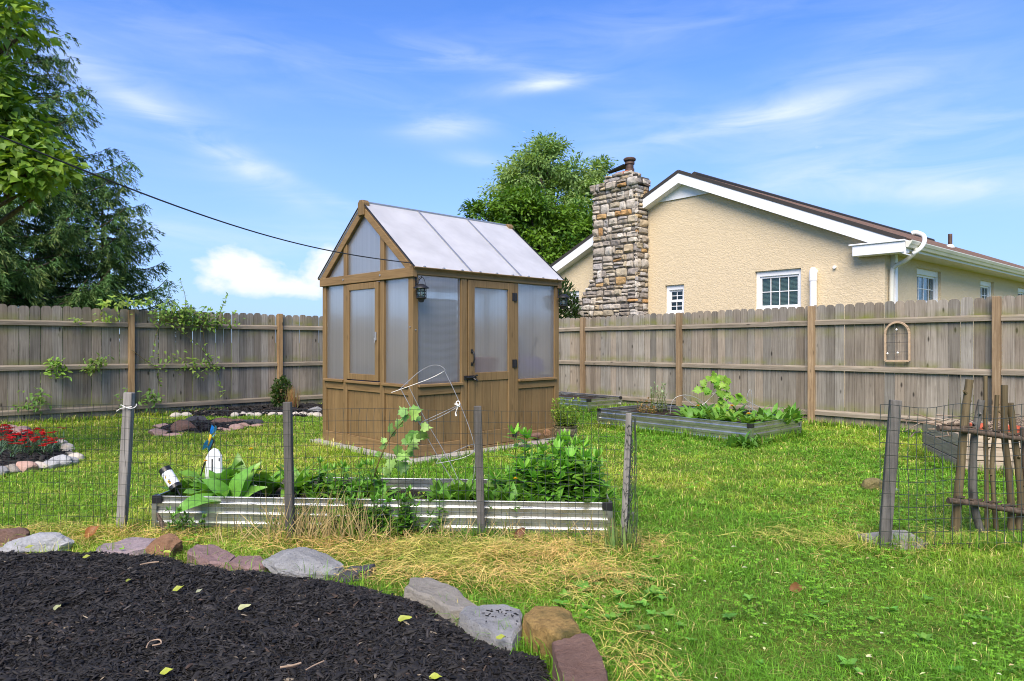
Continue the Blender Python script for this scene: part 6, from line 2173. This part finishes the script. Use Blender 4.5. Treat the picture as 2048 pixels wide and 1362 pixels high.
leafy_tree('leafy_tree', 'dense darker green tree between the greenhouse roof and the house', (at(1085, 681, Y).x, Y, 0), tw(1085, 470, Y), .25,
           [(tw(1060, 440, Y), (1.3, 1.2, 1.0), 1.0), (tw(1012, 425, Y), (.55, .8, .6), .42), (tw(1000, 460, Y), (.45, .7, .7), .35), (tw(1110, 470, Y), (1.3, 1.2, 1.1), 1.0), (tw(1150, 450, Y), (.9, 1, .9), .6), (tw(1070, 510, Y), (1.5, 1.3, 1.2), 1.0), (tw(1130, 525, Y), (1.3, 1.2, 1.0), .8),
            (tw(1040, 400, Y), (.55, .6, .4), .3), (tw(980, 412, Y), (.28, .3, .22), .08), (tw(952, 428, Y), (.22, .25, .22), .09), (tw(946, 416, Y), (.12, .12, .15), .03), (tw(1000, 560, Y), (2.0, 1.5, 1.5), .8), (tw(1180, 480, Y), (.5, .6, .8), .25)],
           24000, .20, .09, ((.045, .125, .012), (.135, .26, .025)), 9, .40, mat='leaf', per=90)

# ---- broadleaf tree whose branches reach in at the upper left; it stands outside the photo
Yb = 6.6
leafy_tree('broadleaf_tree', 'broadleaf tree with bright green leaves reaching in at the upper left corner', (-7.2, 6.9, 0), (-6.6, 6.7, 4.6), .17,
           [(tw(-50, 200, Yb), (.36, .5, .34), .5), (tw(-15, 240, Yb), (.38, .5, .20), .5), (tw(50, 300, Yb), (.26, .45, .18), .36), (tw(95, 345, Yb), (.18, .4, .14), .22), (tw(-30, 335, Yb), (.5, .5, .24), .45), (tw(5, 165, Yb), (.16, .4, .12), .10), (tw(0, 48, Yb), (.20, .4, .14), .2), (tw(-50, 10, Yb), (.3, .5, .25), .3),
            (tw(40, 368, Yb), (.26, .4, .09), .2), (tw(-120, 200, Yb), (.7, .8, .9), 1.3), (tw(-300, 150, Yb), (1.0, 1.1, 1.2), 1.8), (tw(-250, -120, Yb), (1.2, 1.2, 1.1), 1.6), (tw(-560, 0, Yb), (1.1, 1.3, 1.3), 1.4)],
           9800, .112, .080, ((.095, .20, .020), (.22, .345, .045)), 21, .17, bark='bark_dark', per=16)
bl = bpy.data.objects.get('broadleaf_tree')
mb = MB()
for pts in ([(-330, 300), (-120, 320), (-20, 322), (22, 352), (30, 362)], [(22, 352), (45, 356), (78, 350)], [(-300, 200), (-60, 235), (30, 240), (70, 262)], [(-260, 60), (-60, 60), (10, 55), (38, 45)]):
    path = curve([at(px, py, Yb + .15) for px, py in pts], 5)
    mb.tube(path, [.030 * (1 - .8 * i / len(path)) for i in range(len(path))], 7)
mb.build('branch', M['bark_dark'], bl, smooth=True)

# ---- spruces
def spruce(label, base, H, Rm, z0, nb, seed, ntw, lean=0.0):
    g_ = random.Random(seed); ng = np.random.default_rng(seed)
    base = Vector(base)
    root = empty('spruce_tree', base, label, 'tree', 'spruces behind the left fence')
    tb = MB()
    tp_ = [base + Vector((lean * f, 0, H * f)) for f in (0, .25, .5, .75, 1)]
    tb.tube(tp_, [H * .019, H * .016, H * .011, H * .006, .02], 9)
    tb.build('trunk', M['bark_dark'], root, smooth=True)
    bb = MB()
    P_, D_, N_, L_, W_, C_ = [], [], [], [], [], []
    for i in range(nb):
        f = (i + g_.uniform(0, 1)) / nb
        z = z0 + (H - z0) * (f ** .9)
        ln = Rm * (1 - f) ** .62 * g_.uniform(.62, 1.12) + .25
        az = i * 2.4 + g_.uniform(-.4, .4)
        dirh = Vector((math.cos(az), math.sin(az), 0)); side = Vector((-dirh.y, dirh.x, 0))
        s = base + Vector((lean * z / H, 0, z))
        bend = g_.uniform(-.25, .25)
        def pt(x): return s + dirh * (ln * x) + side * (bend * ln * x * x) + UP * (ln * (-.42 * x + .46 * x ** 3 - .02) * (1.2 - f * .9) + ln * f * .25 * x)
        path = [pt(k / 7) for k in range(8)]
        bb.tube(path, [(.05 * (1 - f) + .015) * (1 - .85 * k / 7) for k in range(8)], 5)
        nt = max(5, int(ntw * (ln / Rm)))
        for k in range(nt):
            x = .22 + .78 * (k + g_.uniform(0, 1)) / nt
            p = pt(min(x, 1.0))
            for sg in (-1, 1):
                tl = ln * g_.uniform(.14, .34) * (1.15 - .65 * x) + .10
                td = (dirh * g_.uniform(.35, .9) + side * sg * g_.uniform(.5, 1.0) + UP * g_.uniform(-.45, .12)).normalized()
                ns = max(4, int(tl / .055))
                light = g_.uniform(0, 1)
                for q in range(ns):
                    t = (q + g_.uniform(0, 1)) / ns
                    pp = p + td * (tl * t) + UP * (-.55 * tl * t * t)
                    for rep in range(4):
                        P_.append(pp + Vector((g_.gauss(0, .03), g_.gauss(0, .03), g_.gauss(0, .03))))
                        D_.append(td * .8 + Vector((g_.gauss(0, .5), g_.gauss(0, .5), g_.uniform(-1.1, .25))))
                        N_.append(Vector((g_.gauss(0, .6), g_.gauss(0, .6), 1)))
                        L_.append(g_.uniform(.09, .21)); W_.append(g_.uniform(.022, .042))
                        kk = g_.uniform(.6, 1.35) * (1 + .9 * max(0, t - .55) * light)
                        C_.append((.070 * kk * (1 + .8 * light * t), .160 * kk, .044 * kk))
    bb.build('branch', M['bark_dark'], root)
    v, f_, c_ = kite_leaves(np.array([tuple(p) for p in P_]), np.array([tuple(p) for p in D_]), np.array([tuple(p) for p in N_]), np.array(L_), np.array(W_), np.array(C_))
    mass('crown', v, f_, c_, M['needle'], root)
    return root
spruce('tallest spruce, with a thin bare looking top, at the left edge behind the fence', (at(18, 681, 20).x, 20, 0), 11.7, 4.1, 1.0, 132, 3, 21)
spruce('shorter bushy spruce right of the tallest one behind the left fence', (at(205, 681, 22.5).x, 22.5, 0), 6.7, 2.6, .8, 62, 8, 17)
spruce('spruce at the very left edge in front of the tallest one', (at(-70, 681, 18).x, 18, 0), 6.5, 3.3, .8, 52, 12, 18)
# ------------------------------------------------------------------ lawn
def rect_poly(o, a, b, L, W, m=0.0):
    o, a, b = Vector(o), Vector(a).normalized(), Vector(b).normalized()
    q = [o - a * m - b * m, o + a * (L + m) - b * m, o + a * (L + m) + b * (W + m), o - a * m + b * (W + m)]
    return [(p.x, p.y) for p in q]
NO_GRASS = [MP, LP_, RP_, FP_, rect_poly(GN, GU, GV, GS, GT, .17), rect_poly(BED, BA, BB, 3.2, .72, .0), rect_poly(MBED, UV_V, UV_U, 2.55, 1.3, .0), rect_poly(SBED, UV_V, UV_U, 1.6, .9, .0),
            rect_poly(PO, PA, PB, 1.2, 2.2, .0), [(p.x, p.y) for p in gq((1710, 1069), (1757, 1092), (1834, 1096), (1862, 1088), (1814, 1060), (1788, 1059))]]
def beyond_fences(x, y):
    # lawn side of the two fence lines
    d1 = (x - 4.79) * UV_U.x + (y - 10.87) * UV_U.y           # right fence: keep d1 < 0
    d2 = (x + 6.59) * UV_V.x + (y - 11.8) * UV_V.y            # left fence: keep d2 < 0
    return (d1 > -.02) | (d2 > -.02)
STRAW_C = [(ground(px, py).x, ground(px, py).y, rx, ry, w) for px, py, rx, ry, w in
           ((800, 1108, .42, .24, .9), (960, 1118, .50, .28, 1.0), (1110, 1112, .42, .28, .95), (1010, 1160, .40, .2, .6), (620, 1095, .40, .16, .7), (1180, 1150, .3, .3, .6), (880, 1145, .4, .2, .8), (560, 1085, .3, .12, .5), (1270, 1330, .16, .28, .22), (1235, 1260, .12, .2, .2),
            (1790, 1085, .5, .2, .5), (1560, 1075, .3, .15, .25), (150, 1075, .7, .2, .45), (420, 1080, .5, .12, .4), (1250, 1090, .25, .2, .6))]
def straw_mask(x, y):
    m = np.zeros(len(x))
    for (cx, cy, rx, ry, w) in STRAW_C:
        m = np.maximum(m, w * np.exp(-(((x - cx) / rx) ** 2 + ((y - cy) / ry) ** 2)))
    return np.clip(m, 0, 1)

def scatter(n, ymax, power, seed, ymin=1.9):
    g_ = np.random.default_rng(seed)
    # density falls with distance: sample depth with pdf ~ y^(1-power)
    u = g_.random(n)
    a = 2 - power
    y = (ymin ** a + u * (ymax ** a - ymin ** a)) ** (1 / a)
    x = g_.uniform(-1, 1, n) * (.80 * y + .5)
    k = ~beyond_fences(x, y)
    for p in NO_GRASS: k &= ~in_poly(x, y, p)
    return x[k], y[k], g_

def blades(x, y, g_, h, w, lean, C, curl=.5):
    n = len(x)
    a = g_.uniform(0, 2 * np.pi, n)
    face = np.stack([np.cos(a), np.sin(a), np.zeros(n)], 1)
    sd = np.stack([-np.sin(a), np.cos(a), np.zeros(n)], 1)
    base = np.stack([x, y, np.full(n, -.012)], 1)
    h_, w_, l_ = h[:, None], w[:, None], lean[:, None]
    mid = base + face * (h_ * l_ * .35) + np.array([0, 0, 1.0]) * h_ * (.62 - .1 * l_)
    tip = base + face * (h_ * l_ * (1.0 + curl * .4)) + np.array([0, 0, 1.0]) * h_ * np.maximum(.10, 1.0 - .5 * l_)
    V = np.stack([base - sd * w_ * .5, base + sd * w_ * .5, mid - sd * w_ * .42, mid + sd * w_ * .42, tip], 1).reshape(-1, 3)
    i = np.arange(n)[:, None, None] * 5
    F = (i + np.array([[0, 1, 3], [0, 3, 2], [2, 3, 4]])[None]).reshape(-1, 3)
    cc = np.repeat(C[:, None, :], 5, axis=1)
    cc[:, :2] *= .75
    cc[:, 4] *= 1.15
    return V, F, cc.reshape(-1, 3)

def lawn_tone(x, y, g_):
    n = len(x)
    p1 = vnoise(x, y, .8, 3) * .6 + vnoise(x, y, 2.3, 5) * .4
    p2 = vnoise(x, y, 4.5, 8) * .5 + vnoise(x, y, 11, 12) * .5
    yel = np.clip((p1 - .42) * 2.2 + (p2 - .5) * 1.1 + g_.normal(0, .28, n), 0, 1)
    # the near right of the lawn is lusher, the strip by the beds and the left is drier
    lush = np.clip((x * .9 - y + 3.6) / 2.0, 0, 1)
    yel = np.clip(yel - lush * .55 + np.clip((-x - 1.2) / 3, 0, .25), 0, 1)
    g1, g2, st = np.array(GRASS_A), np.array(GRASS_B), np.array(GRASS_C)
    C = g1 * (1 - yel[:, None]) + g2 * yel[:, None]
    dry = (g_.random(n) < (.05 + .16 * yel)) 
    C[dry] = st
    return C * (g_.uniform(.55, 1.4, n) * (.72 + .56 * p2))[:, None], yel

GRASS_A, GRASS_B, GRASS_C = (.16, .36, .032), (.37, .50, .058), (.66, .57, .22)
def build_lawn():
    x, y, g_ = scatter(620000, 17.5, 1.30, 101)
    sm = straw_mask(x, y)
    k = g_.random(len(x)) > sm * .5
    x, y = x[k], y[k]
    n = len(x)
    C, yel = lawn_tone(x, y, g_)
    far = np.clip(y / 4.0, .8, 3.2)
    tall = .50 + .55 * vnoise(x, y, 1.7, 21) + .75 * vnoise(x, y, 6.5, 22) ** 2
    # longer against fences and bed sides
    h = g_.uniform(.026, .072, n) * tall * (.92 + .1 * far)
    w = g_.uniform(.0024, .0046, n) * far
    lean = np.abs(g_.normal(1.05, .5, n))
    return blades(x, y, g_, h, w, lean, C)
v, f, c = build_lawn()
tag(mass('lawn_grass', v, f, c, M['grass']), 'short patchy yellow green lawn grass', 'grass', kind='stuff')

# clover and broad leaved weeds in the lawn
def build_clover():
    x, y, g_ = scatter(90000, 12.0, 1.2, 202)
    p = vnoise(x, y, 1.1, 31) * .5 + vnoise(x, y, 3.7, 33) * .5
    lush = np.clip((x * .9 - y + 4.2) / 2.5, 0, 1) + np.clip((y - 5) / 6, 0, .5) * 0
    k = (g_.random(len(x)) < np.clip((p - .38) * 2.2, 0, .8) * (.10 + .75 * lush)) & (straw_mask(x, y) < .45)
    x, y = x[k], y[k]
    n = len(x)
    rep = 3
    a0 = g_.uniform(0, 6.28, n)
    z = g_.uniform(.02, .06, n)
    P = np.repeat(np.stack([x, y, z], 1), rep, 0)
    a = np.repeat(a0, rep) + np.tile(np.arange(rep) * 2.094, n)
    tl = np.repeat(g_.normal(0, .25, (n, 2)), rep, 0)
    D = np.stack([np.cos(a), np.sin(a), .15 + tl[:, 0]], 1)
    N_ = np.stack([tl[:, 0], tl[:, 1] - .2, np.ones(len(a))], 1)
    s = np.repeat(g_.uniform(.007, .016, n) * np.clip(y / 3.6, .9, 1.9), rep)
    k_ = np.repeat(g_.uniform(.7, 1.35, n), rep)[:, None]
    C = np.array([.155, .34, .024]) * k_
    return kite_leaves(P, D, N_, s * 1.1, s * 1.05, C, .1, .55)
v, f, c = build_clover()
tag(mass('clover', v, f, c, M['leaf']), 'clover and small round leaved weeds growing in the lawn', 'clover', kind='stuff')

# broad rosettes (plantain, ground ivy) along the straw edge and in the near lawn
lf = MB()
for k in range(78):
    px, py = rnd.uniform(1120, 1330), rnd.uniform(1120, 1240)
    if k > 50: px, py = rnd.uniform(1190, 2040), rnd.uniform(1130, 1355)
    if k > 70: px, py = rnd.uniform(750, 860), rnd.uniform(1120, 1150)
    c_ = ground(px, py, .01)
    n = rnd.randrange(4, 8); s = rnd.uniform(.025, .055)
    a0 = rnd.uniform(0, 6)
    for q in range(n):
        a = a0 + q * 6.28 / n
        lf.leaf(c_, Vector((math.cos(a), math.sin(a), rnd.uniform(.5, 1.1))), UP, s * rnd.uniform(.8, 1.3), s * rnd.uniform(.5, .75), rnd.uniform(.6, 1.3), gcol(.8, 1.2, (.085, .20, .03)), 4, .12)
tag(lf.build('broadleaf_weeds', M['leaf'], smooth=True, recalc=False), 'broad leaved weeds scattered in the near lawn', 'weeds', kind='stuff')

# cut straw lying along the front of the long bed
def build_straw():
    x, y, g_ = scatter(300000, 6.5, 1.0, 303, 2.4)
    m = straw_mask(x, y)
    k = g_.random(len(x)) < m * 1.1
    x, y = x[k], y[k]
    n = len(x)
    m = m[k]
    L = g_.uniform(.04, .17, n); w = g_.uniform(.0012, .0026, n)
    a = g_.uniform(0, 6.28, n) * .5 + g_.normal(0, .5, n) + vnoise(x, y, 2.2, 41) * 6.0
    e = g_.normal(.10, .22, n)
    D = np.stack([np.cos(a) * np.cos(e), np.sin(a) * np.cos(e), np.sin(e)], 1)
    S = unit(np.stack([-np.sin(a), np.cos(a), g_.normal(0, .5, n)], 1))
    hump = .035 + .085 * np.clip(m, 0, 1) * (vnoise(x, y, 5.5, 44) ** 1.5)
    c0 = np.stack([x, y, hump * g_.uniform(.1, 1.15, n)], 1)
    bow = np.zeros((n, 3)); bow[:, 2] = g_.uniform(.0, .18, n)
    lat = S * g_.normal(0, .10, n)[:, None]
    L_, W_ = L[:, None], w[:, None]
    pts = []
    for t, b in ((-.5, 0), (-.17, .85), (.17, .9), (.5, 0)):
        p = c0 + D * L_ * t + (bow + lat) * L_ * b
        p[:, 2] = np.maximum(p[:, 2], .004)
        ww = W_ * (1 if t < .4 else .35)
        pts += [p - S * ww * .5, p + S * ww * .5]
    V = np.stack(pts, 1).reshape(-1, 3)
    i = np.arange(n)[:, None, None] * 8
    F = (i + np.array([[0, 1, 3], [0, 3, 2], [2, 3, 5], [2, 5, 4], [4, 5, 7], [4, 7, 6]])[None]).reshape(-1, 3)
    t_ = np.clip(vnoise(x, y, 3.0, 71) * 1.6 - .3 + g_.normal(0, .25, n), 0, 1)[:, None]
    C = np.array([.82, .56, .22]) * (1 - t_) + np.array([.60, .56, .15]) * t_
    gr = g_.random(n) < .22
    C[gr] = np.array([.25, .38, .04])
    C *= g_.uniform(.4, 1.3, n)[:, None]
    return V, F, np.repeat(C, 8, 0)
v, f, c = build_straw()
tag(mass('dry_straw', v, f, c, M['straw']), 'golden cut straw and dead grass lying before the long steel bed', 'straw', kind='stuff')

# longer dead stems standing and leaning against the front of the long bed
def build_stems():
    g_ = np.random.default_rng(77)
    n = 620
    px = np.where(g_.random(n) < .55, g_.normal(640, 70, n), g_.uniform(420, 1230, n))
    y = 4.62 + g_.uniform(-.22, .06, n)
    x = (px - 1024) / FPX * y
    mb = MB()
    for i in range(n):
        h = g_.uniform(.06, .26) * (1.15 if abs(px[i] - 640) < 110 else .7)
        a = g_.normal(0, 1.0); ln = g_.uniform(.1, 1.3)
        p = Vector((x[i], y[i], 0)); d_ = Vector((math.sin(a) * ln, g_.uniform(-.4, .25), 1)).normalized()
        t_ = g_.random()
        col = (.40 * (.7 + t_ * .5), .31 * (.7 + t_ * .5), .14 * (.7 + t_ * .5)) if g_.random() < .7 else (.14, .20, .03)
        mb.leaf(p, d_, Vector((g_.normal(0, .5), -1, .2)), h * 1.3, .0055, g_.uniform(.1, 1.8), col, 5, .05)
    return mb
tag(build_stems().build('dry_stems', M['straw'], recalc=False), 'dead grass stems leaning against the front of the long steel bed', 'straw', kind='stuff')

# longer grass along the feet of fences, beds and stakes
def fringe():
    g_ = np.random.default_rng(55)
    xs, ys = [], []
    def line(p, q, n, sp):
        t = g_.random(n)
        xs.append(p[0] + (q[0] - p[0]) * t + g_.normal(0, sp, n)); ys.append(p[1] + (q[1] - p[1]) * t + g_.normal(0, sp, n))
    rp = lambda t, o: ((fo + UV_V * t - UV_U * o).x, (fo + UV_V * t - UV_U * o).y)
    lp = lambda s, o: ((lo_ + UV_U * s - UV_V * o).x, (lo_ + UV_U * s - UV_V * o).y)
    line(rp(-4, .13), rp(6.5, .13), 3400, .06); line(lp(-4, .14), lp(1.5, .14), 2000, .07)
    for (o, a, b, L, W) in ((MBED, UV_V, UV_U, 2.55, 1.3), (SBED, UV_V, UV_U, 1.6, .9)):
        for p, q in ((o - b * .05, o + a * L - b * .05), (o - a * .05, o - a * .05 + b * W)): line(p, q, 900, .03)
    line(PO - PB * .05, PO - PB * .05 + PA * 1.2, 700, .04); line(PO - PA * .05, PO - PA * .05 + PB * 1.5, 700, .04)
    line(BED + BA * 3.26, BED + BA * 3.26 + BB * .8, 600, .05); line(BED + BB * .78, BED + BA * 3.2 + BB * .78, 2200, .05); line(BED - BA * .06, BED - BA * .06 + BB * .8, 500, .05)
    gA = GN - GV * .24; line(gA - GU * .2, gA + GU * 2.6, 260, .03); gB = GN - GU * .20; line(gB - GV * .1, gB + GV * 2.1, 200, .03)
    for i in range(len(MULCH) - 4): line(MULCH[i], MULCH[i + 1], 45, .02)
    line(ground(1768, 1100) + Vector((-.1, 0, 0)), ground(1768, 1100) + Vector((1.4, .05, 0)), 900, .05)
    for b_, t_ in ends: line(b_ + Vector((-.08, -.03, 0)), b_ + Vector((.08, -.03, 0)), 90, .03)
    x, y = np.concatenate(xs), np.concatenate(ys)
    k = np.ones(len(x), dtype=bool)
    for p in NO_GRASS[:1] + NO_GRASS[5:9]: k &= ~in_poly(x, y, p)
    x, y = x[k], y[k]
    n = len(x)
    C, _ = lawn_tone(x, y, g_)
    h = g_.uniform(.06, .17, n); w = g_.uniform(.003, .0055, n) * np.clip(y / 4, .9, 2.6)
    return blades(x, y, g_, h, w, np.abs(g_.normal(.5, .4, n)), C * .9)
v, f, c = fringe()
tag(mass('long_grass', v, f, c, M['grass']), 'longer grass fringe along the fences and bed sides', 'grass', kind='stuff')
# long strappy leaves at the foot of the wrapped stake
lf = MB()
for k in range(70):
    c_ = ends[3][0] + Vector((rnd.gauss(.0, .05), rnd.gauss(-.02, .03), 0))
    a = rnd.uniform(0, 6.28)
    lf.leaf(c_, Vector((math.cos(a) * .5, math.sin(a) * .4, 1)), Vector((math.cos(a), math.sin(a), -.5)), rnd.uniform(.12, .30), .012, rnd.uniform(.5, 1.8), gcol(.7, 1.2, (.13, .19, .06)), 5, .1)
tgf = empty('grass_tuft', ends[3][0], 'tuft of strappy grass at the foot of the wire wrapped stake', 'plant')
lf.build('foliage', M['grass'], tgf, recalc=False)
# pale petals and bits fallen on the lawn
lf = MB()
for k in range(34):
    c_ = ground(rnd.uniform(1200, 2040), rnd.uniform(1090, 1355), .055)
    a = rnd.uniform(0, 6.28)
    lf.leaf(c_, Vector((math.cos(a), math.sin(a), .1)), UP, rnd.uniform(.015, .04), rnd.uniform(.008, .018), .4, rnd.choice(((.62, .66, .30), (.66, .62, .45), (.5, .4, .2))), 3, .15)
tag(lf.build('leaf_litter', M['petal'], recalc=False), 'pale fallen leaf bits scattered over the near lawn', 'litter', kind='stuff')
